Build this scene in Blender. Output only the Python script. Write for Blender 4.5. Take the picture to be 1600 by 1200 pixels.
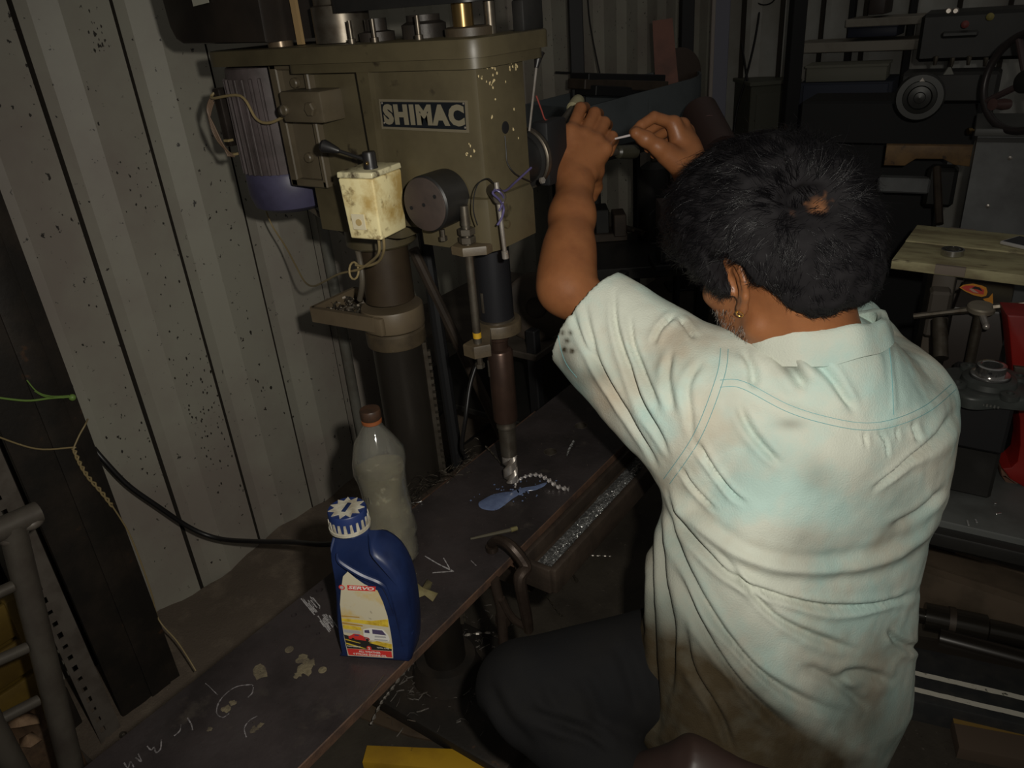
import bpy, bmesh, math, random
import numpy as np
from mathutils import Vector, Matrix
random.seed(7); rng = np.random.default_rng(7)
sc = bpy.context.scene
for o in list(bpy.data.objects): bpy.data.objects.remove(o)
COL = sc.collection
PI = math.pi

# ------------------------------------------------------------------ camera
# room axes: X away from the corrugated wall, Y along it, Z up; eye at (0,0,1.45), phone lens about 27 mm
EYE = np.array([0., 0., 1.45]); FPX = 1200.
_n = lambda v: np.asarray(v, float) / np.linalg.norm(v)
_d = _n([200, 2400, FPX]); _U = np.array([955., -680., FPX]); _U = _n(_U - _d * (_U @ _d)); _V = np.cross(_U, -_d)
RM = np.array([_V, _U, -_d])
cam_d = bpy.data.cameras.new('camera'); cam = bpy.data.objects.new('camera', cam_d); COL.objects.link(cam)
cam_d.sensor_width = 36; cam_d.lens = FPX / 1600 * 36; cam_d.clip_start = .02
_r, _u, _b = RM @ [1, 0, 0], -(RM @ [0, 1, 0]), -(RM @ [0, 0, 1])
cam.matrix_world = Matrix(((_r[0], _u[0], _b[0], EYE[0]), (_r[1], _u[1], _b[1], EYE[1]), (_r[2], _u[2], _b[2], EYE[2]), (0, 0, 0, 1)))
sc.camera = cam
# ------------------------------------------------------------------ light: a phone torch just right of the lens, a trace of daylight
world = bpy.data.worlds.new('world'); sc.world = world; world.use_nodes = True
world.node_tree.nodes['Background'].inputs[0].default_value = (1.0, .96, .88, 1)
world.node_tree.nodes['Background'].inputs[1].default_value = .085
ld = bpy.data.lights.new('torch', 'SPOT'); ld.energy = 40; ld.color = (1, .955, .86); ld.shadow_soft_size = .012
ld.spot_size = math.radians(112); ld.spot_blend = 1.0
torch = bpy.data.objects.new('torch', ld); COL.objects.link(torch)
_p = EYE + _r * .07 + _u * .05
_tb = _n(EYE + RM @ [.02, .05, 1] - _p) * -1
_tx = _n(np.cross(_u, _tb)); _ty = np.cross(_tb, _tx)
torch.matrix_world = Matrix(((_tx[0], _ty[0], _tb[0], _p[0]), (_tx[1], _ty[1], _tb[1], _p[1]), (_tx[2], _ty[2], _tb[2], _p[2]), (0, 0, 0, 1)))
sc.view_settings.view_transform = 'Standard'; sc.view_settings.look = 'None'
sc.view_settings.exposure = 0; sc.view_settings.gamma = 1; sc.view_settings.use_curve_mapping = False

# ------------------------------------------------------------------ measuring: turn a point measured on the photograph into a place in the room
def ray(px, py): return RM @ np.array([(px - 800) / FPX, (py - 600) / FPX, 1.])
def at(px, py, D): return EYE + ray(px, py) * D
def onz(px, py, z): r = ray(px, py); return EYE + r * ((z - EYE[2]) / r[2])
def onx(px, py, x): r = ray(px, py); return EYE + r * ((x - EYE[0]) / r[0])
def ony(px, py, y): r = ray(px, py); return EYE + r * ((y - EYE[1]) / r[1])
def onp(px, py, p0, nn): r = ray(px, py); return EYE + r * (((np.asarray(p0) - EYE) @ nn) / (r @ nn))

# ------------------------------------------------------------------ materials
def mat(name, c, rough=.5, metal=0., c2=None, sc2=6., lo=.45, hi=.65, dirt=None, dsc=25., dlo=.62, dhi=.7, bump=0., bsc=60., spec=.5, stretch=None, rvar=0., emit=None):
    m = bpy.data.materials.new(name); m.use_nodes = True; nt = m.node_tree; N = nt.nodes; L = nt.links
    b = N['Principled BSDF']; b.inputs['Roughness'].default_value = rough; b.inputs['Metallic'].default_value = metal
    b.inputs['Specular IOR Level'].default_value = spec; b.inputs['Base Color'].default_value = (*c, 1)
    tc = N.new('ShaderNodeTexCoord'); vec = tc.outputs['Object']
    if stretch:
        mp = N.new('ShaderNodeMapping'); mp.inputs['Scale'].default_value = stretch; L.new(vec, mp.inputs[0]); vec = mp.outputs[0]
    def noise(s, d=6, ro=.6):
        n = N.new('ShaderNodeTexNoise'); n.inputs['Scale'].default_value = s; n.inputs['Detail'].default_value = d; n.inputs['Roughness'].default_value = ro
        L.new(vec, n.inputs['Vector']); return n.outputs[0]
    def ramp(f, a, z):
        r = N.new('ShaderNodeMapRange'); r.inputs[1].default_value = a; r.inputs[2].default_value = z; L.new(f, r.inputs[0]); return r.outputs[0]
    cur = None
    def mix(f, ca, cb):
        x = N.new('ShaderNodeMix'); x.data_type = 'RGBA'; L.new(f, x.inputs[0])
        if ca is None: x.inputs[6].default_value = (*c, 1)
        else: L.new(ca, x.inputs[6])
        x.inputs[7].default_value = (*cb, 1); return x.outputs[2]
    if c2: cur = mix(ramp(noise(sc2), lo, hi), cur, c2)
    if dirt: cur = mix(ramp(noise(dsc, 4), dlo, dhi), cur, dirt)
    if cur: L.new(cur, b.inputs['Base Color'])
    if rvar:
        r = N.new('ShaderNodeMapRange'); r.inputs[1].default_value = .35; r.inputs[2].default_value = .7
        r.inputs[3].default_value = max(.05, rough - rvar); r.inputs[4].default_value = min(1, rough + rvar); L.new(noise(sc2 * 2.3), r.inputs[0]); L.new(r.outputs[0], b.inputs['Roughness'])
    if bump:
        bp = N.new('ShaderNodeBump'); bp.inputs['Strength'].default_value = bump; bp.inputs['Distance'].default_value = .002
        L.new(noise(bsc, 5), bp.inputs['Height']); L.new(bp.outputs[0], b.inputs['Normal'])
    if emit: b.inputs['Emission Color'].default_value = (*emit[0], 1); b.inputs['Emission Strength'].default_value = emit[1]
    return m

# ------------------------------------------------------------------ mesh builder
def frame_of(ax):
    ax = _n(ax); t = np.array([0, 0, 1.]) if abs(ax[2]) < .9 else np.array([1., 0, 0])
    u = _n(np.cross(t, ax)); return u, np.cross(ax, u), ax
class MB:
    def __init__(s): s.v = []; s.f = []
    def add(s, v, f):
        k = len(s.v); s.v += [tuple(map(float, p)) for p in v]; s.f += [tuple(i + k for i in q) for q in f]; return s
    def bm(s, bm):
        bm.verts.index_update(); s.add([v.co for v in bm.verts], [[v.index for v in f.verts] for f in bm.faces]); bm.free(); return s
    def box(s, c, size, rz=0, bev=0., R=None, seg=2):
        bm = bmesh.new(); bmesh.ops.create_cube(bm, size=1)
        bmesh.ops.scale(bm, vec=size, verts=bm.verts)
        if bev: bmesh.ops.bevel(bm, geom=bm.edges[:] , offset=bev, segments=seg, affect='EDGES', profile=.5)
        M4 = R.to_4x4() if R is not None else Matrix.Rotation(rz, 4, 'Z')
        bmesh.ops.transform(bm, matrix=Matrix.Translation(Vector([float(q) for q in c])) @ M4, verts=bm.verts); return s.bm(bm)
    def lathe(s, prof, o, ax=(0, 0, 1), n=24, closed=False):
        u, w, a = frame_of(ax); o = np.asarray(o, float); V = []; F = []
        for r, h in prof:
            for i in range(n):
                t = 2 * PI * i / n; V.append(o + a * h + (u * math.cos(t) + w * math.sin(t)) * r)
        m = len(prof)
        for j in range(m - 1 + (1 if closed else 0)):
            for i in range(n):
                k = (i + 1) % n; jj = (j + 1) % m; F.append((j * n + i, j * n + k, jj * n + k, jj * n + i))
        if not closed:
            if prof[0][0] > 1e-6: F.append(tuple(range(n - 1, -1, -1)))
            if prof[-1][0] > 1e-6: F.append(tuple((m - 1) * n + i for i in range(n)))
        return s.add(V, F)
    def cyl(s, p0, p1, r0, r1=None, n=20, bev=0.):
        p0 = np.asarray(p0, float); p1 = np.asarray(p1, float); r1 = r0 if r1 is None else r1; L = np.linalg.norm(p1 - p0)
        pr = [(r0, 0), (r1, L)] if not bev else [(r0 - bev, 0), (r0, bev), (r1, L - bev), (r1 - bev, L)]
        return s.lathe(pr, p0, p1 - p0, n)
    def tube(s, pts, r, n=8, closed=False, smooth=0):
        P = np.asarray(pts, float)
        if smooth: P = spline(P, smooth, closed)
        m = len(P); r = np.full(m, r) if np.isscalar(r) else np.interp(np.linspace(0, 1, m), np.linspace(0, 1, len(r)), r)
        V = []; F = []; T = np.roll(P, -1, 0) - np.roll(P, 1, 0)
        if not closed: T[0] = P[1] - P[0]; T[-1] = P[-1] - P[-2]
        u, w, a = frame_of(T[0])
        for j in range(m):
            a = _n(T[j]); u = _n(u - a * (u @ a)); w = np.cross(a, u)
            for i in range(n):
                t = 2 * PI * i / n; V.append(P[j] + (u * math.cos(t) + w * math.sin(t)) * r[j])
        for j in range(m - (0 if closed else 1)):
            jj = (j + 1) % m
            for i in range(n): k = (i + 1) % n; F.append((j * n + i, j * n + k, jj * n + k, jj * n + i))
        if not closed: F.append(tuple(range(n - 1, -1, -1))); F.append(tuple((m - 1) * n + i for i in range(n)))
        return s.add(V, F)
    def prism(s, poly, o, ux, uy, h, bev=0., seg=2):
        """2D outline poly in the frame (o, ux, uy), pushed out by h along ux x uy."""
        o, ux, uy = (np.asarray(q, float) for q in (o, ux, uy)); nz = _n(np.cross(ux, uy))
        bm = bmesh.new(); a = [bm.verts.new(Vector(o + ux * x + uy * y)) for x, y in poly]
        b = [bm.verts.new(Vector(o + ux * x + uy * y + nz * h)) for x, y in poly]; k = len(poly)
        bm.faces.new(a[::-1]); top = bm.faces.new(b)
        for i in range(k): bm.faces.new((a[i], a[(i + 1) % k], b[(i + 1) % k], b[i]))
        bmesh.ops.recalc_face_normals(bm, faces=bm.faces)
        if bev: bmesh.ops.bevel(bm, geom=list(top.edges), offset=bev, segments=seg, affect='EDGES', profile=.5)
        return s.bm(bm)
    def ball(s, c, r, n=14, R=None):
        r = (r, r, r) if np.isscalar(r) else r; bm = bmesh.new(); bmesh.ops.create_uvsphere(bm, u_segments=n, v_segments=max(6, n * 2 // 3), radius=1)
        bmesh.ops.scale(bm, vec=r, verts=bm.verts); M4 = R.to_4x4() if R is not None else Matrix()
        bmesh.ops.transform(bm, matrix=Matrix.Translation(Vector([float(q) for q in c])) @ M4, verts=bm.verts); return s.bm(bm)
    def build(s, name, m, parent=None, ang=35):
        me = bpy.data.meshes.new(name); me.from_pydata(s.v, [], s.f); me.update()
        if ang: me.shade_smooth(); me.set_sharp_from_angle(angle=math.radians(ang))
        return link(name, me, m, parent)
def link(name, me, m, parent=None):
    o = bpy.data.objects.new(name, me); COL.objects.link(o)
    if m is not None:
        for q in (m if isinstance(m, (list, tuple)) else [m]): me.materials.append(q)
    if parent is not None:
        o.parent = parent
        if parent.type == 'EMPTY': o.matrix_parent_inverse = Matrix.Translation(-parent.location)   # parts are modelled where they stand
    return o
def tag(o, label=None, cat=None, group=None, kind=None):
    if label: o['label'] = label
    if cat: o['category'] = cat
    if group: o['group'] = group
    if kind: o['kind'] = kind
    return o
def thing(name, loc, label, cat, group=None):
    e = bpy.data.objects.new(name, None); COL.objects.link(e); e.location = Vector([float(q) for q in loc]); e.empty_display_size = .05
    return tag(e, label, cat, group)
def copy_thing(root, loc, label=None, rz=None):
    c = root.copy(); COL.objects.link(c); c.location = Vector([float(q) for q in loc])
    if rz is not None: c.rotation_euler.z = rz
    if label: c['label'] = label
    for ch in list(root.children):
        k = ch.copy(); COL.objects.link(k); k.parent = c
        for g in list(ch.children): q = g.copy(); COL.objects.link(q); q.parent = k
    return c
def spline(P, k=6, closed=False):
    P = np.asarray(P, float); n = len(P); out = []
    for i in range(n if closed else n - 1):
        g = (lambda j: P[j % n]) if closed else (lambda j: P[min(max(j, 0), n - 1)])
        a, b, c, d = g(i - 1), g(i), g(i + 1), g(i + 2)
        for t in np.arange(k) / k: out.append(.5 * (2 * b + (c - a) * t + (2 * a - 5 * b + 4 * c - d) * t * t + (3 * b - a - 3 * c + d) * t ** 3))
    if not closed: out.append(P[-1])
    return np.array(out)
def text_mesh(body, o, ux, uy, height, width=None, bold=0., depth=.0004, shear=0., space=1.):
    """flat lettering as geometry: (verts, faces) laid from corner o along ux, uy"""
    cu = bpy.data.curves.new('lettering', 'FONT'); cu.body = body; cu.size = 1; cu.offset = bold; cu.extrude = .002; cu.resolution_u = 3; cu.shear = shear; cu.space_character = space
    ob = bpy.data.objects.new('lettering', cu); COL.objects.link(ob); bpy.context.view_layer.update()
    me = bpy.data.meshes.new_from_object(ob.evaluated_get(bpy.context.evaluated_depsgraph_get()))
    V = np.array([v.co[:] for v in me.vertices]); F = [tuple(p.vertices) for p in me.polygons]
    bpy.data.objects.remove(ob); bpy.data.curves.remove(cu); bpy.data.meshes.remove(me)
    mn = V.min(0); mx = V.max(0); sy = height / (mx[1] - mn[1]); sx = sy if width is None else width / (mx[0] - mn[0])
    ux, uy, o = np.asarray(ux), np.asarray(uy), np.asarray(o); nz = np.cross(ux, uy)
    zz = (V[:, 2] - mn[2]) / (mx[2] - mn[2] + 1e-9) * depth
    W = o + np.outer((V[:, 0] - mn[0]) * sx, ux) + np.outer((V[:, 1] - mn[1]) * sy, uy) + np.outer(zz, nz)
    return W, F
def apply_bool(o, cutters):
    for c in cutters:
        md = o.modifiers.new('b', 'BOOLEAN'); md.object = c; md.operation = 'DIFFERENCE'; md.solver = 'EXACT'
    bpy.context.view_layer.update()
    me = bpy.data.meshes.new_from_object(o.evaluated_get(bpy.context.evaluated_depsgraph_get()))
    o.modifiers.clear(); o.data = me; me.shade_smooth(); me.set_sharp_from_angle(angle=.6)
    for c in cutters: bpy.data.objects.remove(c)
def bent(p, q, sag, n=8):
    p = np.asarray(p); q = np.asarray(q); t = np.linspace(0, 1, n)[:, None]
    return p * (1 - t) + q * t - np.array([0, 0, sag]) * 4 * t * (1 - t)

# ------------------------------------------------------------------ palette
WALL = mat('painted_sheet', (.335, .32, .262), .5, 0, (.27, .235, .20), 2.2, .4, .62, (.035, .03, .025), 62, .665, .69, bump=.15, bsc=30)
SEAM = mat('seam_grime_shade', (.035, .028, .02), .9)  # slit faces of the sheet: grime plus the gap's shade, put into one dark colour
WALL2 = mat('back_sheet', (.46, .46, .43), .55, 0, (.36, .34, .30), 3, .4, .6)
FLOOR = mat('oily_floor', (.0562, .0465, .0338), .6, 0, (.0263, .021, .015), 5, .35, .65, (.0975, .0825, .0638), 60, .66, .72, bump=.5, bsc=90)
DIRT = mat('rust_dirt', (.1148, .0878, .0648), .85, 0, (.189, .1485, .108), 14, .5, .75, bump=1, bsc=160)
DSTEEL = mat('blackened_steel', (.021, .018, .015), .5, .2, (.0413, .0315, .024), 9, .45, .7, (.09, .045, .0225), 18, .66, .74, bump=.3, bsc=80)
BLACK = mat('black_paint', (.0084, .0084, .0084), .45, 0, (.0175, .0161, .0147), 12, .4, .7)
NBLACK = mat('deep_black', (.0064, .0064, .0072), .6)
PLATE = mat('scaled_plate', (.0368, .0296, .0296), .42, .15, (.0176, .0144, .0144), 7, .4, .65, (.048, .04, .0344), 21, .6, .74, bump=.35, bsc=120, rvar=.15)
RUST = mat('rusty_edge', (.078, .039, .021), .75, .1, (.033, .018, .012), 25, .4, .65, bump=.5, bsc=150)
OLIVE = mat('olive_machine_paint', (.078, .0634, .0343), .42, 0, (.0546, .0437, .0239), 11, .45, .7, (.0208, .0156, .0094), 20, .64, .74, bump=.08, bsc=40)
OLIVE_D = mat('worn_olive_paint', (.085, .0625, .035), .5, 0, (.0425, .031, .019), 16, .42, .66, (.15, .12, .095), 38, .68, .74, bump=.2, bsc=60)
OLIVE_Y = mat('dusty_tan_paint', (.121, .0908, .055), .5, 0, (.0825, .0605, .0385), 9, .45, .7)
CREAM = mat('cream_enamel', (.82, .72, .40), .28, 0, (.50, .35, .12), 22, .47, .66, (.15, .09, .03), 34, .58, .70)
IRON = mat('dark_iron', (.05, .04, .034), .4, .6, (.03, .024, .02), 20, .4, .65)
COLM = mat('oiled_column_steel', (.04, .034, .027), .38, .55, (.026, .022, .018), 14, .4, .7, stretch=(1, 1, .3))
SLEEVE = mat('brown_cast_sleeve', (.0483, .0336, .0189), .45, .1, (.0294, .0189, .0118), 10, .4, .68)
STEEL = mat('bare_steel', (.384, .352, .32), .3, .6, (.224, .192, .16), 30, .4, .7)
STEEL_D = mat('dull_steel', (.15, .1312, .105), .4, .8, (.09, .0713, .0525), 40, .4, .7)
BRONZE = mat('brass_sleeve', (.1925, .1265, .0495), .3, .85)
SILVER = mat('bright_swarf', (.75, .75, .74), .25, .95)
NAVY = mat('motor_blue', (.06, .056, .104), .45, 0, (.04, .036, .068), 12)
GREYP = mat('greyed_motor', (.0837, .0651, .0651), .6, 0, (.0434, .0341, .031), 18, .4, .65, bump=.2, bsc=60)
YELLOW = mat('yellow_paint', (.465, .27, .015), .5, 0, (.3375, .1875, .015), 9, .45, .7, (.06, .0375, .015), 50, .68, .72)
WIRE_Y = mat('ochre_wire', (.276, .21, .102), .45)
WIRE_G = mat('green_wire', (.162, .27, .06), .45)
WIRE_B = mat('violet_wire', (.072, .06, .15), .4)
RUBBER = mat('black_rubber', (.012, .011, .011), .4)
WOOD_D = mat('dark_wood', (.11, .065, .035), .7, 0, (.06, .035, .02), 8, .4, .65, stretch=(1, 6, 6))
CHALK = mat('chalk', (.26, .247, .247), .95, 0, (.104, .0975, .0975), 260, .5, .7)
# ================================================================== the setting
PX = .66      # top of the workpiece plate
WX = -1.77    # the left sheet wall
def structure(o): o['kind'] = 'structure'; return o
f = MB(); f.box((.2, 2.2, -.05), (4.4, 6.0, .1)); structure(f.build('floor', FLOOR))
# corrugated sheet, ribs 0.21 apart, pressed back 25 mm; each sheet of five ribs is a panel of the wall
def corrugated(name, m, y0, y1, x, z0, z1, first, axis='x', sgn=1):
    root = None; pitch = .21; ys = np.arange(first - pitch * 40, y1 + pitch, pitch); prof = [(y0, 0)]
    for r in ys:
        for a, d in ((-.016, 0), (-.013, -.045), (.004, -.045), (.007, -.024), (.034, -.024), (.085, 0)):
            if y0 < r + a < y1: prof.append((r + a, d))
    prof.append((y1, 0)); mb = MB(); V = []; F = []
    for (y, d) in prof:
        for z in (z0, z1):
            V.append((x + d * sgn, y, z) if axis == 'x' else (y, x - d * sgn, z))
    for i in range(len(prof) - 1): F.append((2 * i, 2 * i + 2, 2 * i + 3, 2 * i + 1))
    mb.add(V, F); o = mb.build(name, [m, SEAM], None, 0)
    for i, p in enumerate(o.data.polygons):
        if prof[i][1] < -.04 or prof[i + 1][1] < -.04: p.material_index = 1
    md = o.modifiers.new('thick', 'SOLIDIFY'); md.thickness = .0015; md.offset = 0
    return structure(o)
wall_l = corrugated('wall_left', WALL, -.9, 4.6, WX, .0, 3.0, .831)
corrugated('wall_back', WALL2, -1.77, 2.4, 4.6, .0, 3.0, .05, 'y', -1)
# oily specks spattered on the left sheet
b = MB()
for px, py, sx, sy, n_ in [(156, 62, 9, 18, 16), (232, 284, 22, 16, 16), (176, 315, 14, 14, 14), (292, 600, 42, 45, 60), (335, 690, 40, 40, 50), (300, 640, 30, 40, 30), (290, 715, 8, 10, 14), (140, 330, 16, 20, 8), (55, 140, 40, 40, 8), (220, 690, 50, 60, 26), (120, 215, 40, 60, 10), (455, 570, 12, 30, 6), (400, 640, 20, 60, 10), (245, 460, 60, 70, 20), (350, 240, 30, 60, 8)]:
    for k in range(n_):
        p = onx(random.gauss(px, sx), random.gauss(py, sy), WX); ph = (p[1] - .831 + .016) % .21
        if ph < .105: continue
        r = random.uniform(.0008, .0032) * (1.6 if random.random() < .08 else 1)
        poly = [(r * random.uniform(.5, 1.1) * math.cos(a), r * random.uniform(.8, 2.0) * math.sin(a)) for a in np.arange(0, 6.2, 1.0)]; b.prism(poly, (WX + .0009, p[1], p[2]), (0, 1, 0), (0, 0, 1), .0003)
b.build('oil_specks', mat('oil_specks', (.03, .026, .02), .6), wall_l, 0)['kind'] = 'stuff'
# dirt and swarf heaped along the foot of the sheet
def heap(name, xs, ys, zf, m, nx=14, ny=60):
    mb = MB(); V = []; F = []
    for i, x in enumerate(np.linspace(*xs, nx)):
        for j, y in enumerate(np.linspace(*ys, ny)): V.append((x, y, max(.0005, zf(x, y))))
    for i in range(nx - 1):
        for j in range(ny - 1): a = i * ny + j; F.append((a, a + ny, a + ny + 1, a + 1))
    mb.add(V, F); return mb.build(name, m, None, 60)
hd = heap('dirt_drift', (WX, -1.25), (.35, 2.2), lambda x, y: .05 * max(0, 1 - (x - WX) / .5) ** 1.5 * (1 + .5 * math.sin(y * 9) * math.sin(x * 14 + y * 5)) + .006 * math.sin(x * 60) * math.sin(y * 47) , DIRT)
tag(hd, 'brown dirt and swarf drifted against the foot of the corrugated wall', 'dirt', kind='stuff')

# dark steel stanchion in front of the sheet
t = thing('steel_stanchion', (-1.62, .53, 0), 'blackened steel column standing against the sheet wall behind the wires', 'column')
b = MB(); b.box((-1.556, .525, 1.2), (.012, .15, 2.4), bev=.002); b.build('flange', DSTEEL, t)
b = MB(); b.box((-1.742, .525, 1.2), (.012, .15, 2.4), bev=.002); b.build('flange', DSTEEL, t)
b = MB(); b.box((-1.65, .525, 1.2), (.18, .009, 2.4)); b.build('web', DSTEEL, t)
b = MB(); b.box((-1.549, .548, 1.2), (.006, .05, 2.4), bev=.002); b.build('cover_strip', DSTEEL, t)

# slotted angle upright beside it
SLOT = mat('grey_slotted_steel', (.126, .108, .09), .5, .1, (.078, .063, .051), 20, .4, .68)
t = thing('slotted_angle', (-1.535, .42, 0), 'grey slotted steel angle upright with a row of holes beside the dark column', 'angle')
b = MB(); x0 = -1.532; ya, yb = .384, .432
zs = np.arange(.02, 1.6, .0315); rows = []
V = []; F = []
def quad(a, b2, c, d): k = len(V); V.extend([a, b2, c, d]); F.append((k, k + 1, k + 2, k + 3))
prev = 0.
for i, z in enumerate(zs):
    hw = .0055; hh = .0048 if i % 3 == 0 else (.0075 if i % 3 == 1 else .006); yc = .398
    za, zb = z - hh, z + hh
    quad((x0, ya, prev), (x0, yb, prev), (x0, yb, za), (x0, ya, za))
    quad((x0, ya, za), (x0, yc - hw, za), (x0, yc - hw, zb), (x0, ya, zb)); quad((x0, yc + hw, za), (x0, yb, za), (x0, yb, zb), (x0, yc + hw, zb)); prev = zb
quad((x0, ya, prev), (x0, yb, prev), (x0, yb, 1.7), (x0, ya, 1.7)); b.add(V, F)
o = b.build('slotted_face', SLOT, t, 0); md = o.modifiers.new('t', 'SOLIDIFY'); md.thickness = .0025; md.offset = 0
b = MB(); b.box((x0 - .02, yb, .85), (.04, .003, 1.7)); b.build('side_flange', SLOT, t)
b = MB(); b.box((x0 + .004, .40, .006), (.09, .12, .012), bev=.002); b.build('foot_plate', SLOT, t)
b = MB(); b.lathe([(.009, 0), (.009, .007), (.005, .012), (.0, .012)], (x0 + .02, .425, .012), n=6); b.build('bolt', STEEL_D, t)

# tubular steel frame at the lower left, with its rungs
TUBE = mat('grey_painted_tube', (.096, .084, .068), .4, .2, (.06, .048, .04), 14, .4, .7, (.128, .08, .016), 9, .62, .72)
t = thing('tubular_frame', (-1.35, .2, 0), 'grey welded tube frame with rungs in the lower left corner', 'frame')
FX = -1.25
Q = lambda px, py: onx(px, py, FX)
pt = Q(18, 820); pb = Q(112, 1200); pb2 = pb + (pb - pt) * .45
b = MB(); b.tube([pt, pb, pb2 * [1, 1, 0] + [0, 0, max(0, pb2[2])]], .0195, 16); b.build('post', TUBE, t)
b = MB(); e1 = Q(60, 800); b.tube([e1, Q(-25, 838), Q(-160, 880)], .0185, 16); b.build('top_rail', TUBE, t)
for (ya, yb, px) in ((912, 935, 20), (1008, 1030, 42), (1090, 1118, 60)):
    b = MB(); b.tube([Q(px, ya + 4), Q(px - 90, yb + 22)], .0095, 12); b.build('rung', TUBE, t)
b = MB(); p2 = Q(-150, 880); b.tube([p2, [p2[0], p2[1], 0]], .0195, 12); b.build('post', TUBE, t)
b = MB(); b.ball(Q(48, 815), (.02, .02, .012)); b.ball(Q(22, 838), (.018, .022, .012)); b.build('weld_bead', SLOT, t)
# yellow crate behind the rungs
CR = mat('yellow_crate', (.16, .10, .015), .55, 0, (.10, .06, .01), 7)
t = thing('plastic_crate', (-1.68, .14, .15), 'yellow crate behind the rungs of the tube frame', 'crate')
b = MB()
for k, z in enumerate((.19, .285, .38)): b = MB(); b.box((-1.615, .14, z), (.012, .47, .082), bev=.003); b.build('slat', CR, t)
b = MB(); b.box((-1.62, .365, .285), (.03, .03, .28), bev=.004); b.build('corner_post', CR, t)
b = MB(); b.box((-1.685, .14, .155), (.13, .48, .012)); b.box((-1.745, .14, .285), (.01, .48, .27)); b.build('crate_body', CR, t)
t = thing('plinth', (-1.68, .14, 0), 'dark low plinth under the yellow crate', 'plinth'); b = MB(); b.box((-1.68, .14, .0735), (.14, .50, .147), bev=.006); b.build('block', DSTEEL, t)
t = thing('timber_block', (-1.535, .255, 0), 'dark timber block on the floor in front of the yellow crate', 'block'); b = MB(); b.box((-1.545, .25, .088), (.10, .17, .176), rz=.15, bev=.006); b.build('body', WOOD_D, t)
CARD = mat('scrap_board', (.16, .115, .08), .8, 0, (.11, .075, .05), 8)
t = MB(); p = [onz(128, 1150, .01), onz(165, 1110, .01), onz(170, 1085, .01), onz(110, 1040, .01), onz(98, 1080, .01)]
c = np.mean(p, 0); t.prism([((q - c)[0], (q - c)[1]) for q in p[::-1]] if False else [((q - c)[0], (q - c)[1]) for q in p], (c[0], c[1], .004), (1, 0, 0), (0, 1, 0), .006)
tag(t.build('board_scrap', CARD), 'brown board offcut on the floor between tube frame and slotted angle', 'board')

# wires tied round the column and the black cable
def wire(name, pts, r, m, label, cat='wire', group=None, sm=6, n=8):
    b = MB(); b.tube(pts, r, n, smooth=sm); o = b.build(name, m, None, 80); return tag(o, label, cat, group)
WXC = -1.542
g = MB(); g.tube([onx(-20, 619, WXC), onx(40, 626, WXC + .004), onx(80, 622, WXC + .006), onx(112, 620, WXC + .006)], .0022, smooth=6)
g.ball(onx(113, 621, WXC + .005), .007); g.tube([onx(112, 618, WXC), onx(80, 619, WXC + .01), onx(58, 612, WXC + .012), onx(42, 594, WXC + .012)], .0013, smooth=6)
g.tube([onx(100, 622, WXC), onx(72, 620, WXC + .01), onx(54, 611, WXC + .008)], .0013, smooth=6)
tag(g.build('tie_wire', WIRE_G, None, 80), 'green plastic-coated wire knotted around the dark column', 'wire')
TW = [onx(115, 700, -1.54), onx(124, 722, -1.538), onx(138, 745, -1.538), onx(158, 768, -1.538), onx(175, 790, -1.538)]
g = MB(); c = spline(TW, 12); k = np.arange(len(c)); off = np.c_[0 * k, np.cos(k * .75), np.sin(k * .75)] * .0028
g.tube(c + off, .0022, 6); g.tube(c - off, .0022, 6)
g.tube([onx(-20, 676, WXC), onx(55, 701, WXC), onx(114, 699, WXC), TW[0]], .0018, smooth=6)
g.tube([TW[0], onx(124, 680, -1.54), onx(133, 664, -1.54), onx(137, 655, -1.56)], .0018, smooth=6)
g.tube([TW[-1], onx(200, 830, -1.545), onx(218, 873, -1.55), onx(236, 925, -1.552), onx(248, 968, -1.55), onx(275, 1000, -1.5), onx(292, 1025, -1.46), onx(306, 1048, -1.43)], .0018, smooth=6)
tag(g.build('binding_wire', WIRE_Y, None, 80), 'straw-coloured binding wire twisted together and hanging down the dark column', 'wire')
cb = [onx(146, 700, -1.70), onx(165, 722, -1.68), onx(200, 758, -1.66), onx(245, 790, -1.64), onx(300, 826, -1.62), onx(345, 842, -1.57), onx(400, 846, -1.45), onx(455, 847, -1.3), onx(520, 850, -1.15), onx(600, 830, -1.08), np.array([-1.1, 1.15, .03])]
wire('power_cable', cb, .0062, RUBBER, 'thick black power cable sagging across the foot of the sheet wall', 'cable')
# ================================================================== workpiece plate, drill table, things on them
YA, YB = -.05, 1.36
XL, XR = -.832, -.603
t = thing('steel_plate', (-.715, .6, PX), 'long dark steel plate with chalk marks under the drill', 'plate')
b = MB(); b.box(((XL + XR) / 2, (YA + YB) / 2, PX - .008), (XR - XL, YB - YA, .016), bev=.0012, seg=1); pl = b.build('slab', [PLATE, RUST], t, 30)
for p in pl.data.polygons:
    if p.normal.x > .7: p.material_index = 1
cut = []
def hole_cut(p, r):
    c = MB(); c.cyl((p[0], p[1], PX - .05), (p[0], p[1], PX + .05), r, n=24); cut.append(c.build('cutter', BLACK))
HOLES = [((908, 665), .0125), ((860, 706), .0125), ((459, 961), .0045), ((499, 922), .0055), ((481, 979), .0035), ((432, 938), .003), ((497, 990), .003)]
for q, r in HOLES: hole_cut(onz(*q, PX), r)
apply_bool(pl, cut)
for q, r in HOLES[:2]:
    p = onz(*q, PX); c = MB(); r = r - .0006; c.lathe([(r, -.016), (r, .0004), (r + .0008, .0006), (r + .0012, .0003), (r + .0012, 0)], (p[0], p[1], PX), n=32); 
    c.v = c.v; c.f = [x for x in c.f if len(x) == 4]; c.build('bored_hole_rim', STEEL_D, t)
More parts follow.
